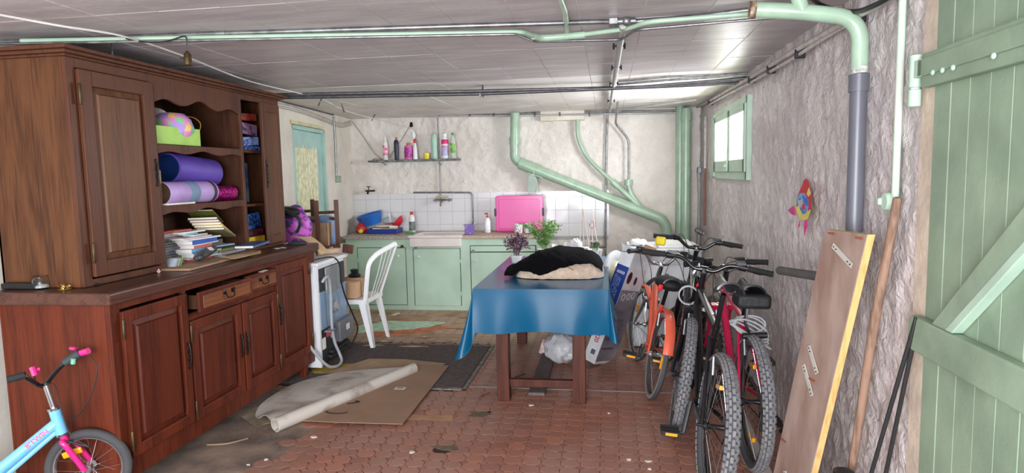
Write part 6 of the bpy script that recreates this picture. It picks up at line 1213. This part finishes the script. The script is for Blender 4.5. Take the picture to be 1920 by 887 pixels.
for (u0, v0, u1, v1) in ((.30, .045, .86, .095), (.25, .385, .62, .46), (.22, .455, .62, .54), (.34, .86, .66, .95), (.30, .94, .64, 1.03)):
    if v1 > .99: v1 = .99
    p, q = onb(u0, v0, .003), onb(u1, v1, .003); mb = MB(); d_ = (q-p).normalized(); s_ = d_.cross(nb).normalized()*.011
    mb.hexa([p-s_, q-s_, q+s_, p+s_], [p-s_-nb*.003, q-s_-nb*.003, q+s_-nb*.003, p+s_-nb*.003]); br = mb.build('bracket', BRK, bo, smooth=0)
    mb = MB()
    for t_ in (.08, .2, .8, .93): mb.sphere(p.lerp(q, t_)-nb*.004, .003, 8, 5)
    mb.build('screw_holes', IRON, br, kind='stuff')
for (u, v) in ((.12, .01), (.80, .012), (.45, .49), (.42, .975), (.04, .76)):
    p = onb(u, v, .004); mb = MB(); mb.tube([p, p+(TR2-TL2).normalized()*.04], .004, 6); mb.build('rusty_staple', mat('rust', (150, 84, 60), .8), bo)
# pole and rods
a_, b_ = P(1683, 372, x=XR-.035), P(1576, 1000, z=0.0); mb = MB(); mb.tube([a_+(a_-b_).normalized()*.004, a_, a_.lerp(b_, .35)+Vector((-.004, .006, 0)), a_.lerp(b_, .7), b_], [.008, .0145, .016, .0155, .0145], 12); mb.build('wooden_pole', wood('old_pole_wood', (150, 120, 102), (112, 88, 74), rough=.75, coat=0), None, 'long brown wooden pole leaning under the junction box', 'pole', smooth=60)
for (px, py), w_ in (((1590, 1038), 'left'), ((1628, 1045), 'right')):
    mb = MB(); a_ = P(1722, 597, x=XR-.03); b_ = P(px, py, z=0); mb.tube([a_+(Vector((.0, .012, 0)) if w_ == 'left' else Vector((0, 0, 0))), b_], .0072, 10); mb.build('black_rod', RUBBER, None, 'thin black rod leaning at the door jamb, %s foot' % w_, 'rod', smooth=60)
c = Vector((.885, 2.47, 0)); mb = MB(); mb.lathe([(.028, 0), (.03, .01), (.03, .31), (.037, .315), (.04, .33), (.037, .352), (.02, .36)], 20, Matrix.Translation(c)); mb.build('black_canister', BLACKP, None, 'black capped canister standing at the foot of the leaning board', 'canister')
mb = MB(); a_, b_ = P(1372, 772, z=.001), P(1425, 905, z=.001); d_ = (b_-a_).normalized(); s_ = Vector((-d_[1], d_[0], 0)); s_ = s_ if s_[0] > 0 else -s_
mb.hexa([a_, b_, b_+s_*.07, a_+s_*.07], [a_+Vector((0, 0, .018)), b_+Vector((0, 0, .018)), b_+s_*.07+Vector((0, 0, .018)), a_+s_*.07+Vector((0, 0, .018))]); mb.build('white_plank', mat('dusty_white_board', (206, 198, 192), .7), None, 'dusty white plank on the floor behind the rear bike wheels', 'plank', smooth=0)
# ================================================================== BICYCLES
TREAD = mat('dusty_tread', (122, 120, 123), .85, var=.15, scale=30); TYBL = mat('tyre_black', (72, 71, 73), .8, var=.1); TYCR = mat('tyre_cream_grey', (170, 166, 160), .7, var=.1, scale=20)
RIMB = mat('black_rim', (36, 36, 38), .35, .4); RIMS = mat('silver_rim', (206, 208, 212), .22, .9); SPK = mat('spoke_steel', (190, 190, 192), .3, 1.)
STEEL = mat('brushed_steel', (168, 168, 172), .3, .9); CABLE = mat('cable_black', (26, 26, 28), .5); GRIPM = mat('grip_rubber', (36, 35, 36), .8, bump=.3, bscale=120)
BAR_B = mat('gloss_black_tube', (26, 26, 29), .22, .2, coat=.5); CORAL = mat('coral_paint', (226, 100, 74), .3, var=.05, coat=.3); CRIM = mat('crimson_pink_paint', (206, 24, 76), .3, coat=.4, var=.05); BLK = mat('black_frame_paint', (20, 20, 23), .25, coat=.5); SILV = mat('silver_paint', (178, 184, 194), .3, .5)
def wheel(par, name, c, r, tw, M, rim, tyre, knobs=0, spokes=28, refl=(), hubw=.05, sidewall=None, disc=0):
    # M: maps wheel-local (x fwd, y axle, z up, centred) to bike-local
    MM = M @ Matrix.Translation(c); rr = r-tw*.75
    mb = MB(); mb.M = MM @ rot('X', PI/2); mb.lathe([(rr-.013, -.010), (rr, -.012), (rr, .012), (rr-.013, .010), (rr-.018, 0)], 40, caps=False); mb.v = mb.v
    # close profile ring
    mb.lathe([(.016, -hubw), (.022, -hubw*.8), (.012, -hubw*.5), (.012, hubw*.5), (.022, hubw*.8), (.016, hubw)], 14)
    mb.lathe([(.005, -hubw-.03), (.007, -hubw-.028), (.007, hubw+.028), (.005, hubw+.03)], 8)
    w_ = mb.build(name, rim, par, local=True, smooth=40)
    mb = MB(); mb.M = MM; n = 48; k = 10; vs = []
    for i in range(n):
        a = 2*PI*i/n
        for j in range(k):
            b_ = 2*PI*j/k; q = r-tw*.5+tw*.5*math.cos(b_); y = tw*.5*math.sin(b_); vs.append((q*math.cos(a), y, q*math.sin(a)))
    fs = [(i*k+j, ((i+1) % n)*k+j, ((i+1) % n)*k+(j+1) % k, i*k+(j+1) % k) for i in range(n) for j in range(k)]
    mb.add(vs, fs); mb.build('tyre', tyre, w_, local=True, smooth=60)
    if sidewall:
        mb = MB(); mb.M = MM @ rot('X', PI/2)
        for s in (-1, 1): mb.lathe([(r-tw*.85, s*tw*.40), (r-tw*.5, s*tw*.515), (r-tw*.22, s*tw*.43)], 48, caps=False)
        mb.build('sidewall', sidewall, w_, local=True)
    if knobs:
        mb = MB(); mb.M = MM
        for i in range(knobs):
            for j, (ba, ww) in enumerate(((-.95, .011), (-.5, .010), (0, .012), (.5, .010), (.95, .011))):
                a = 2*PI*(i+(.5 if j % 2 else 0))/knobs; Rm = rot('Y', -a) @ Matrix.Translation((r-tw*.5, 0, 0)) @ rot('Z', ba) @ Matrix.Translation((tw*.5+.002, 0, 0))
                mb.M = MM @ Rm; mb.box((0, 0, 0), (.008, ww*1.1, 2*PI*r/knobs*.72))
        mb.build('tread_knobs', TREAD, w_, kind='stuff', local=True, smooth=0)
    mb = MB(); mb.M = MM
    for i in range(spokes):
        a = 2*PI*i/spokes; s = 1 if i % 2 else -1; b_ = a+(.5 if (i//2) % 2 else -.5)
        mb.tube([(.02*math.cos(b_), s*hubw*.75, .02*math.sin(b_)), (rr*math.cos(a), 0, rr*math.sin(a))], .0011, 4, caps=False)
    mb.build('spokes', SPK, w_, kind='stuff', local=True, smooth=0)
    for a in refl:
        mb = MB(); mb.M = MM @ rot('Y', -a) @ Matrix.Translation((rr*.62, 0, 0)); mb.box((0, 0, 0), (.022, .018, .085)); mb.build('spoke_reflector', ORANGE, w_, local=True, smooth=0, bevel=.003)
    if disc:
        mb = MB(); mb.M = MM @ Matrix.Translation((0, disc*hubw, 0)) @ rot('X', PI/2); mb.lathe([(.055, -.001), (.08, -.001), (.08, .001), (.055, .001)], 30, caps=False); mb.lathe([(.02, -.001), (.05, -.001), (.05, .001)], 6, caps=False); mb.build('brake_disc', STEEL, w_, local=True)
    return w_
def bike(name, label, pos, heading, lean, P_, group='bicycles leaning along the right wall'):
    g = P_.get; wb, r, tw = g('wb', 1.04), g('r', .335), g('tw', .052); k = r/.335
    M = Matrix.Translation(pos) @ rot('Z', math.radians(heading)) @ rot('X', math.radians(lean))
    t = thing(name, label, 'bicycle', pos, M, group); fm, fm2 = g('frame', BLK), g('frame2', None) or g('frame', BLK)
    B = lambda x, y, z: Vector((x, y, z))
    bb = B(.43*wb/1.04, 0, .29*k); st_ = B(.27*wb/1.04, 0, g('st', .72)*1.0); ht = B(wb-.235, 0, g('ht', .80)); hb = B(wb-.19, 0, g('ht', .80)-.12); ra = B(0, 0, r); fa = B(wb, 0, r)
    def part(nm, m, fn, par=t, **kw): mb = MB(); fn(mb); return mb.build(nm, m, par, local=True, **kw)
    tr = g('tube', .019)
    def fr(mb):
        tt = g('tt', None); a = st_ if not tt else bb.lerp(st_, tt)
        mb.tube([a, ht+B(-.005, 0, -.02)], tr*.9, 10); mb.tube([bb, hb+B(0, 0, .01)], tr*1.15, 12); mb.tube([bb, st_], tr*.85, 10); mb.tube([ht, hb], tr*1.0, 12)
        for s in (-1, 1):
            mb.tube([st_.lerp(bb, .12)+B(0, s*.02, 0), B(.10, s*.05, r+.13*k+.0), ra+B(0, s*.066, 0)], tr*.45, 8); mb.tube([bb+B(-.03, s*.03, 0), B(.2, s*.055, r*.95), ra+B(0, s*.066, 0)], tr*.5, 8)
        mb.tube([bb+B(0, -.036, 0), bb+B(0, .036, 0)], .024, 14)
    fo = part('frame', fm, fr, smooth=50)
    if fm2 is not fm: part('down_tube_decal', fm2, lambda mb: mb.tube([bb.lerp(hb, .35)+B(0, 0, .006), bb.lerp(hb, .9)+B(0, 0, .006)], tr*1.12, 10), fo)
    # saddle
    sp_ = st_+ (st_-bb).normalized()*g('sp', .17); 
    part('seat_post', STEEL if g('silverpost') else BLK, lambda mb: mb.tube([st_, sp_], .0135, 10))
    def sad(mb):
        def f(u, v):
            L_ = .27; x = sp_[0]+.13-L_*u; w2 = (.018+.012*u if u < .45 else .026+.055*((u-.45)/.55)**.8)*g('sadw', 1.); w2 *= (1 if u < .93 else .75); a = PI*v
            return (x, math.cos(a)*w2, sp_[2]+.03+.03*math.sin(a)*(1 if u > .05 else .5)+.02*(u-.5)**2*4-.018*(1-math.sin(a)))
        mb.sheet(f, 16, 12, .010)
    sa = part('saddle', g('sadm', BLACKP), sad, smooth=80); part('rails', STEEL, lambda mb: [mb.tube([sp_+B(.09, s*.014, .035), sp_+B(.03, s*.02, .005), sp_+B(-.03, s*.02, .005), sp_+B(-.10, s*.03, .035)], .0035, 6) for s in (-1, 1)] and None, sa)
    # wheels
    I4 = Matrix.Identity(4); wheel(t, 'rear_wheel', ra, r, tw, I4, g('rim', RIMB), g('tyre', TYBL), g('knobs', 0), 28, g('rrefl', (1.9,)), .06, g('sidewall'), g('disc', 0))
    ax_ = (ht-hb).normalized(); SM = Matrix.Translation(hb) @ Matrix.Rotation(math.radians(g('steer', 0)), 4, ax_) @ Matrix.Translation(-hb)
    wheel(t, 'front_wheel', fa, r, tw, SM, g('rim', RIMB), g('tyre', TYBL), g('knobs', 0), 28, g('frefl', (2.4,)), .05, g('sidewall'), g('disc', 0))
    def spart(nm, m, fn, par=t, **kw): mb = MB(); mb.M = SM; fn(mb); return mb.build(nm, m, par, local=True, **kw)
    crown = hb+(hb-ht).normalized()*.03; fw = tw*.5+.026
    def frk(mb):
        mb.box(crown, (.045, 2*fw+.03, .03), rot('Y', -.3))
        for s in (-1, 1):
            if g('susp'): mb.tube([crown+B(0, s*fw, 0), crown.lerp(fa, .45)+B(0, s*fw, 0)], .014, 10); mb.tube([crown.lerp(fa, .38)+B(0, s*fw, 0), fa+B(-.01, s*fw, 0)], .020, 10)
            else: mb.tube([crown+B(0, s*fw, 0), crown.lerp(fa, .6)+B(0, s*(fw+.005), 0), fa+B(0, s*(fw+.01), 0)], [.014, .012, .008], 10)
    spart('fork', g('forkm', fm), frk, smooth=50)
    # stem and bar
    sh = ht+ax_*g('stem_h', .06); sf = sh+B(g('reach', .07), 0, g('stem_r', .02)); BW = g('bw', .62)/2; rise = g('rise', .03); sweep = g('sweep', .05)
    spart('stem', g('stemm', BLK), lambda mb: (mb.tube([ht, sh+ax_*.01], .0165, 12), mb.tube([sh, sf], .014, 10), mb.tube([sf-B(0, .022, 0), sf+B(0, .022, 0)], .019, 12)))
    bp_ = lambda s: smooth_path([sf+B(0, 0, 0), sf+B(0, s*.06, .0), sf+B(-.005, s*.13, rise), sf+B(-.02, s*BW*.62, rise*1.1), sf+B(-sweep, s*BW, rise*1.05)], 5)
    def bar(mb):
        for s in (-1, 1): mb.tube(bp_(s), .0125, 10)
    ba = spart('handlebar', g('barm', BAR_B), bar, smooth=60)
    for s in (-1, 1):
        e = bp_(s)[-1]; e0_ = bp_(s)[-4]; d = (e-e0_).normalized(); g0 = e-d*g('gl', .12)
        spart('grip', GRIPM, lambda mb: mb.tube([g0, g0+d*.006, g0+d*.008, e-d*.005, e+d*.004], [.019, .019, .0165, .0165, .019], 12), ba)
        lv = g0-d*.02
        spart('brake_lever', g('levm', BLACKP), lambda mb: (mb.tube([lv, lv+B(.025, 0, -.008)], .015, 8), mb.tube(smooth_path([lv+B(.028, 0, -.01), lv+B(.05, s*.03, -.02), lv+B(.052, s*.09, -.028), lv+B(.044, s*.125, -.02)], 4), .0055, 8, flat=.6)), ba)
        spart('shifter', BLACKP, lambda mb: (mb.tube([lv-d*.03, lv+d*.01], .021, 12), mb.box(lv-d*.02+B(.0, 0, .018), (.035, .05, .018))), ba)
        spart('brake_cable', CABLE, lambda mb: mb.tube(smooth_path([lv+B(.03, -s*.01, 0), lv+B(.13, -s*.06, .01), sf+B(.10, s*.03, -.06), ht+B(.05, s*.01, -.12), hb+B(.0, s*.02, -.05)], 5), .0027, 6), ba)
        spart('gear_cable', CABLE, lambda mb: mb.tube(smooth_path([lv-d*.03+B(.01, 0, -.015), lv-d*.05+B(.10, -s*.03, -.07), ht+B(.07, s*.05, -.10), ht+B(.0, s*.02, -.13)], 5), .0022, 6), ba)
    # drivetrain (right side = -y)
    cr = part('crankset', g('crankm', BLACKP), lambda mb: [setattr(mb, 'M', Matrix.Translation(bb+B(0, -.045, 0)) @ rot('X', PI/2)), mb.lathe([(.055, -.002), (.085, -.002), (.088, 0), (.085, .002), (.055, .002)], 32, caps=False), mb.lathe([(.0, -.006), (.03, -.006), (.03, .006), (.0, .006)], 12)] and None, smooth=30)
    ca = math.radians(g('crank', 200))
    for s, a in ((-1, ca), (1, ca+PI)):
        o0 = bb+B(0, s*.05, 0); o1 = bb+B(.165*k*math.cos(a), s*.078, .165*k*math.sin(a))
        part('crank_arm', g('crankm', BLACKP), lambda mb: mb.tube([o0, o1], [.015, .011], 8, flat=.6), cr)
        pc2 = o1+B(0, s*.065, 0)
        def ped(mb):
            mb.tube([o1, pc2+B(0, s*.05, 0)], .007, 8); mb.box(pc2+B(.042, 0, 0), (.010, .095, .024)); mb.box(pc2+B(-.042, 0, 0), (.010, .095, .024)); mb.box(pc2+B(0, .044*s, 0), (.09, .010, .022)); mb.box(pc2, (.04, .09, .016))
        part('pedal', BLACKP, ped, cr, smooth=0)
        part('pedal_reflector', ORANGE, lambda mb: (mb.box(pc2+B(.048, 0, 0), (.004, .06, .014)), mb.box(pc2+B(-.048, 0, 0), (.004, .06, .014))), cr, kind='stuff', smooth=0)
    part('chain', IRON, lambda mb: (mb.tube([bb+B(.0, -.045, .087), ra+B(0, -.045, .04)], .0035, 4), mb.tube([bb+B(0, -.045, -.087), ra+B(.02, -.045, -.09), ra+B(0, -.045, -.04)], .0035, 4)), kind='stuff', smooth=0)
    part('cassette', STEEL, lambda mb: [setattr(mb, 'M', Matrix.Translation(ra+B(0, -.045, 0)) @ rot('X', PI/2))] + [mb.lathe([(.01, -.001+z), (q, -.001+z), (q, .001+z), (.01, .001+z)], 20, caps=False) for q, z in ((.05, -.01), (.042, -.004), (.034, .002), (.026, .008))] and None, smooth=30)
    part('derailleur', BLACKP, lambda mb: (mb.tube([ra+B(.0, -.065, -.02), ra+B(.03, -.06, -.07)], .011, 8), mb.box(ra+B(.025, -.052, -.11), (.02, .012, .10), rot('Y', .2))), smooth=0)
    # brakes
    for nm, c_, SMx, pr_ in (('rear_brake', B(.115, 0, r+r*.78), None, part), ('front_brake', crown+B(-.0, 0, -.04), SM, spart)):
        if nm == 'rear_brake': c_ = Vector((.06, 0, 2*r-.06))
        pr_(nm, STEEL, lambda mb: [mb.tube([c_+B(0, s*.032, -.05), c_+B(.01, s*.036, .035)], .008, 8) for s in (-1, 1)] and mb.tube([c_+B(.01, -.04, .035), c_+B(.01, .04, .04)], .0025, 6), smooth=40)
    if g('fender'):
        def fen(mb, c_, a0, a1, wdt):
            def f(u, v): a = a0+(a1-a0)*u; q = r+.014+.010*math.sin(PI*v); return (c_[0]+q*math.cos(a), (v-.5)*wdt, c_[2]+q*math.sin(a))
            mb.sheet(f, 24, 8, .0025)
        part('rear_fender', g('fender'), lambda mb: fen(mb, ra, 1.15, 2.85, .062), smooth=60); spart('front_fender', g('fender'), lambda mb: fen(mb, fa, 1.0, 3.45, .058), smooth=60)
        spart('fender_stay', STEEL, lambda mb: [mb.tube([fa+B(0, s*.045, 0), fa+B((r+.01)*math.cos(3.2), s*.025, (r+.01)*math.sin(3.2))], .0025, 5) for s in (-1, 1)] and None, kind='stuff')
    return t, M, SM, dict(bb=bb, st=st_, ht=ht, hb=hb, ra=ra, fa=fa, sp=sp_, sf=sf, part=part, spart=spart, bar=ba, bp=bp_)
# --- coral town bike (rear wheel towards us)
p0, p1 = P(1216, 745, z=0), P(1190, 673, z=0)
hd = math.degrees(math.atan2(p1[1]-p0[1], p1[0]-p0[0])); wbb = (p1-p0).length
t, M, SM, q = bike('coral_bicycle', 'small coral and white bicycle with fenders, beside the long carton', p0, hd, 12, dict(wb=wbb, r=.295, tw=.036, frame=CORAL, rim=RIMS, tyre=TYBL, sidewall=TYCR, fender=CORAL, steer=10, ht=.68, st=.60, sp=.14, barm=STEEL, stemm=CHROME, bw=.56, rise=.075, stem_h=.14, reach=.05, sweep=.12, rrefl=(.35+PI/2+1.2,), frefl=(.6,), crank=22, tt=.45, forkm=STEEL, gl=.11))
q['part']('saddle_cover', mat('black_saddle_cover', (18, 18, 20), .7, bump=.3), lambda mb: mb.sphere(q['sp']+Vector((-.03, 0, .035)), (.13, .10, .05), 20, 10), smooth=80)
q['part']('rear_light', REDL, lambda mb: mb.box(q['st']+Vector((-.07, 0, -.03)), (.02, .05, .025)), bevel=.006); q['part']('reflector_red', REDL, lambda mb: mb.box(q['sp']+Vector((-.13, .07, .01)), (.012, .03, .04)), bevel=.006)
# --- black mountain bike with silver tube, middle of the row
p0, p1 = P(1263, 806, z=0), Vector((P(1277, 590, y=4.86)[0]-.05, 4.86, 0))
hd = math.degrees(math.atan2(p1[1]-p0[1], p1[0]-p0[0])); wbb = (p1-p0).length
t, M, SM, q = bike('grey_black_mountain_bicycle', 'black and silver mountain bicycle with yellow block on its grip, middle of the row', p0, hd, 9, dict(wb=wbb, frame=BLK, frame2=SILV, knobs=58, tw=.054, susp=1, steer=4, ht=.84, forkm=BLK, bw=.60, rise=.05, stem_h=.12, reach=.05, sweep=.05, crank=150, frefl=(4.3,), rrefl=(5.0,), sadw=.6, sadm=SILV, tube=.022, gl=.13))
q['spart']('yellow_block', mat('yellow_foam_block', (246, 216, 30), .6), lambda mb: mb.box(q['bp'](1)[-1]+Vector((-.03, -.045, -.03)), (.045, .07, .06)), q['bar'], bevel=.012)
q['part']('cable_lock_coil', mat('clear_cable_lock', (176, 178, 180), .25, coat=.5), lambda mb: [mb.tube([q['sp']+Vector((-.08-.01*k, .04+.055*math.cos(a), -.10+.055*math.sin(a))) for a in [i*PI/9 for i in range(18)]], .0048, 6, closed=True) for k in range(3)] and None)
q['part']('rear_light', REDL, lambda mb: mb.sphere(q['sp']+Vector((-.06, -.02, -.04)), (.012, .026, .02), 12, 8))
# --- black mountain bike nearest the camera
p0 = Vector((.447, 2.90, 0))
t, M, SM, q = bike('black_mountain_bicycle', 'black mountain bicycle with grey knobby tyre, nearest the camera', p0, 91, 6.5, dict(wb=1.05, frame=BLK, knobs=60, tw=.056, susp=1, steer=-9, ht=.84, st=.74, sp=.19, bw=.72, rise=.045, stem_h=.09, reach=.06, sweep=.05, crank=66, rrefl=(1.35,), frefl=(2,), tube=.022, gl=.13, sadm=mat('grey_black_saddle', (40, 40, 43), .35, coat=.2)))
q['part']('white_stripe', WHITEP, lambda mb: mb.box(q['st'].lerp(q['ht'], .5)+Vector((0, .0, -.0)), (.30, .012, .028), rot('Y', -.12)), bevel=.004)
# --- crimson mountain bike along the wall
p0 = Vector((.708, 3.24, 0))
t, M, SM, q = bike('crimson_mountain_bicycle', 'crimson pink mountain bicycle with saddle bag and coiled lock, closest to the wall', p0, 91, 1.5, dict(wb=1.02, frame=CRIM, knobs=60, tw=.054, susp=0, steer=6, ht=.80, st=.70, sp=.15, bw=.50, rise=.03, stem_h=.09, reach=.05, crank=110, rrefl=(1.45, 4.6), frefl=(2,), forkm=CRIM, tube=.019))
q['part']('saddle_bag', mat('black_nylon', (20, 20, 22), .6, bump=.3), lambda mb: (mb.box(q['sp']+Vector((-.10, 0, .0)), (.15, .17, .075)),), bevel=.02, seg=3)
LK = mat('clear_cable_lock', (176, 178, 180))
q['part']('coiled_lock', LK, lambda mb: [mb.tube([q['sp']+Vector((-.10+.02*math.sin(k*2.1), .0+(.075+.006*k)*math.cos(a), -.13-.012*k+(.045+.004*k)*math.sin(a+.3*k))) for a in [i*PI/9 for i in range(18)]], .005, 6, closed=True) for k in range(6)] and None, kind='stuff')
q['part']('combination_lock', BLACKP, lambda mb: mb.tube([q['sp']+Vector((-.16, -.07, -.17)), q['sp']+Vector((-.16, .05, -.18))], .016, 12)); q['part']('lock_strap', BLACKP, lambda mb: mb.tube([q['sp']+Vector((-.1, .02, -.03)), q['sp']+Vector((-.12, .03, -.12)), q['sp']+Vector((-.10, .0, -.19))], .008, 6, flat=.3))
# grey foam tube from the bar end to the leaning board
a_ = P(1462, 507, y=3.38); b_ = P(1545, 520, y=2.90); mb = MB(); mb.tube([a_, b_], .0215, 16); gt = mb.build('grey_tube', mat('grey_foam_tube', (92, 88, 88), .8), None, 'grey foam-covered tube between the handlebar end and the leaning board', 'tube', smooth=60)
mb = MB(); mb.tube([b_, b_+(b_-a_).normalized()*.006], .019, 16); mb.build('white_end', WHITEP, gt)
# --- child's bicycle at the lower left
KB = mat('sky_blue_paint', (120, 190, 232), .3, coat=.4, var=.04); KP = mat('magenta_paint', (226, 40, 130), .3, coat=.4, var=.04)
FAx = Vector((-2.075, 2.40, .205)); rK = .185
def K(px, py, y): return P(px, py, y=y)
kb = thing('child_bicycle', "child's sky-blue bicycle with magenta fork and grips at the lower left", 'bicycle', (-2.35, 2.25, 0))
FAx = K(172, 930, 2.50); FAx[2] = max(FAx[2], rK); hv = Vector((.93, .36, 0)).normalized()
Mk = Matrix.Translation(FAx) @ rot('Z', math.atan2(hv[1], hv[0])); 
def wlocal():
    return wheel(kb, 'front_wheel', Vector((0, 0, 0)), rK, .042, wm(kb).inverted() @ Mk, RIMS, TYBL, 0, 20, (), .035)
wk_ = wlocal(); mb = MB(); mb.M = wm(kb).inverted() @ Mk; mb.box((-.055, -.02, .085), (.085, .015, .03), rot('Y', -.3)); mb.build('spoke_reflector', ORANGE, wk_, local=True, bevel=.006)
def kpart(nm, m, fn, par=kb, **k): mb = MB(); fn(mb); return mb.build(nm, m, par, **k)
sdv = Vector((-hv[1], hv[0], 0))
h1, h0 = K(102, 768, 2.42), K(116, 812, 2.43); crn = K(122, 826, 2.435)
dn = K(-30, 905, 2.25)
kf = kpart('frame', KB, lambda mb: (mb.tube([h1, h0], .024, 14), mb.tube([K(108, 792, 2.425), dn], .0245, 14), mb.tube([K(110, 806, 2.425), dn+Vector((0, 0, -.05))], .012, 8)))
def kfk(mb):
    for s in (-1, 1): mb.tube(smooth_path([crn, crn+sdv*s*.025+Vector((0, 0, -.0)), crn.lerp(FAx, .25)+sdv*s*.036+Vector((-.0, 0, .012)), FAx+sdv*s*.042], 5), .0125, 10)
    mb.tube([h0, crn+Vector((0, 0, -.0))], .015, 10)
kpart('fork', KP, kfk)
kpart('headset_cup', CHROME, lambda mb: mb.tube([h1, h1+(h1-h0).normalized()*.012], .027, 14)); kpart('headset_cup', CHROME, lambda mb: mb.tube([h0, h0-(h1-h0).normalized()*.01], .026, 14))
sb_ = K(86, 722, 2.41); kpart('stem', CHROME, lambda mb: mb.tube([h1, sb_], .0125, 10))
eL, eR = K(14, 712, 2.28), K(168, 660, 2.47); 
bpth = smooth_path([K(40, 702, 2.31), K(62, 716, 2.35), K(78, 724, 2.40), K(88, 718, 2.42), K(102, 700, 2.43), K(118, 684, 2.44), K(140, 672, 2.46)], 5)
kba = kpart('handlebar', BAR_B, lambda mb: mb.tube(bpth, .010, 10))
kpart('grip', GRIPM, lambda mb: mb.tube([K(48, 703, 2.32), eL], .0165, 12), kba); kpart('grip', mat('dark_teal_grip', (52, 62, 64), .6), lambda mb: mb.tube([K(122, 680, 2.44), K(150, 662, 2.465)], .021, 12), kba)
kpart('grip_end', KP, lambda mb: mb.tube([K(150, 663, 2.465), K(166, 658, 2.47)], .015, 12), kba); kpart('brake_lever', KP, lambda mb: (mb.tube([K(60, 688, 2.35), K(66, 704, 2.35)], .012, 8), mb.tube([K(64, 694, 2.36), K(76, 692, 2.37)], .007, 8)), kba); kpart('brake_lever', KP, lambda mb: mb.tube([K(132, 653, 2.47), K(142, 654, 2.47)], .008, 8), kba)
kpart('bell', mat('mint_bell', (130, 196, 166), .4), lambda mb: mb.tube([K(138, 672, 2.44), K(137, 682, 2.44)], .010, 10), kba)
kpart('brake_cable', CABLE, lambda mb: mb.tube(smooth_path([K(166, 664, 2.46), K(182, 690, 2.45), K(172, 740, 2.44), K(150, 775, 2.43), K(128, 790, 2.43)], 6), .0024, 6), kba)
kpart('brake_cable', CABLE, lambda mb: mb.tube(smooth_path([K(64, 705, 2.37), K(72, 726, 2.37), K(100, 720, 2.41), K(113, 760, 2.42), K(132, 815, 2.42), K(165, 836, 2.44)], 6), .0024, 6), kba)
kpart('front_brake', BLACKP, lambda mb: mb.tube([K(128, 828, 2.43), K(168, 838, 2.45)], .006, 6))
# lettering along the frame tube
pa, pb = K(52, 838, 2.354), K(96, 802, 2.41)
dx_ = (pb-pa).normalized(); ncam = Vector((0, 0, CAMH))-pa; ncam = (ncam-dx_*ncam.dot(dx_)).normalized(); up_ = ncam.cross(dx_).normalized()
Mt = Matrix((dx_, up_, ncam)).transposed().to_4x4(); Mt.translation = (K(72, 821, 2.378))+ncam*.0252
text("B'TWIN", .030, Mt, KP, kf, bold=.0006)
mb = MB(); mb.tube([dn+Vector((.0, -.0, .0)), dn+Vector((-.12, -.06, -.03))], .03, 12); mb.build('bottom_bracket', KB, kb)
mb = MB(); mb.M = Matrix.Translation(dn+Vector((-.55, -.2, 0))) ; mb.M = None
rwc = FAx-hv*.72; rwc[2] = rK; MkR = Matrix.Translation(rwc) @ rot('Z', math.atan2(hv[1], hv[0])); wheel(kb, 'rear_wheel', Vector((0, 0, 0)), rK, .042, wm(kb).inverted() @ MkR, RIMS, TYBL, 0, 20, (), .035)
kpart('chainstay', KB, lambda mb: [mb.tube([dn+Vector((0, 0, -.03)), rwc+sdv*s*.045], .009, 8) for s in (-1, 1)] and None, kind=None)
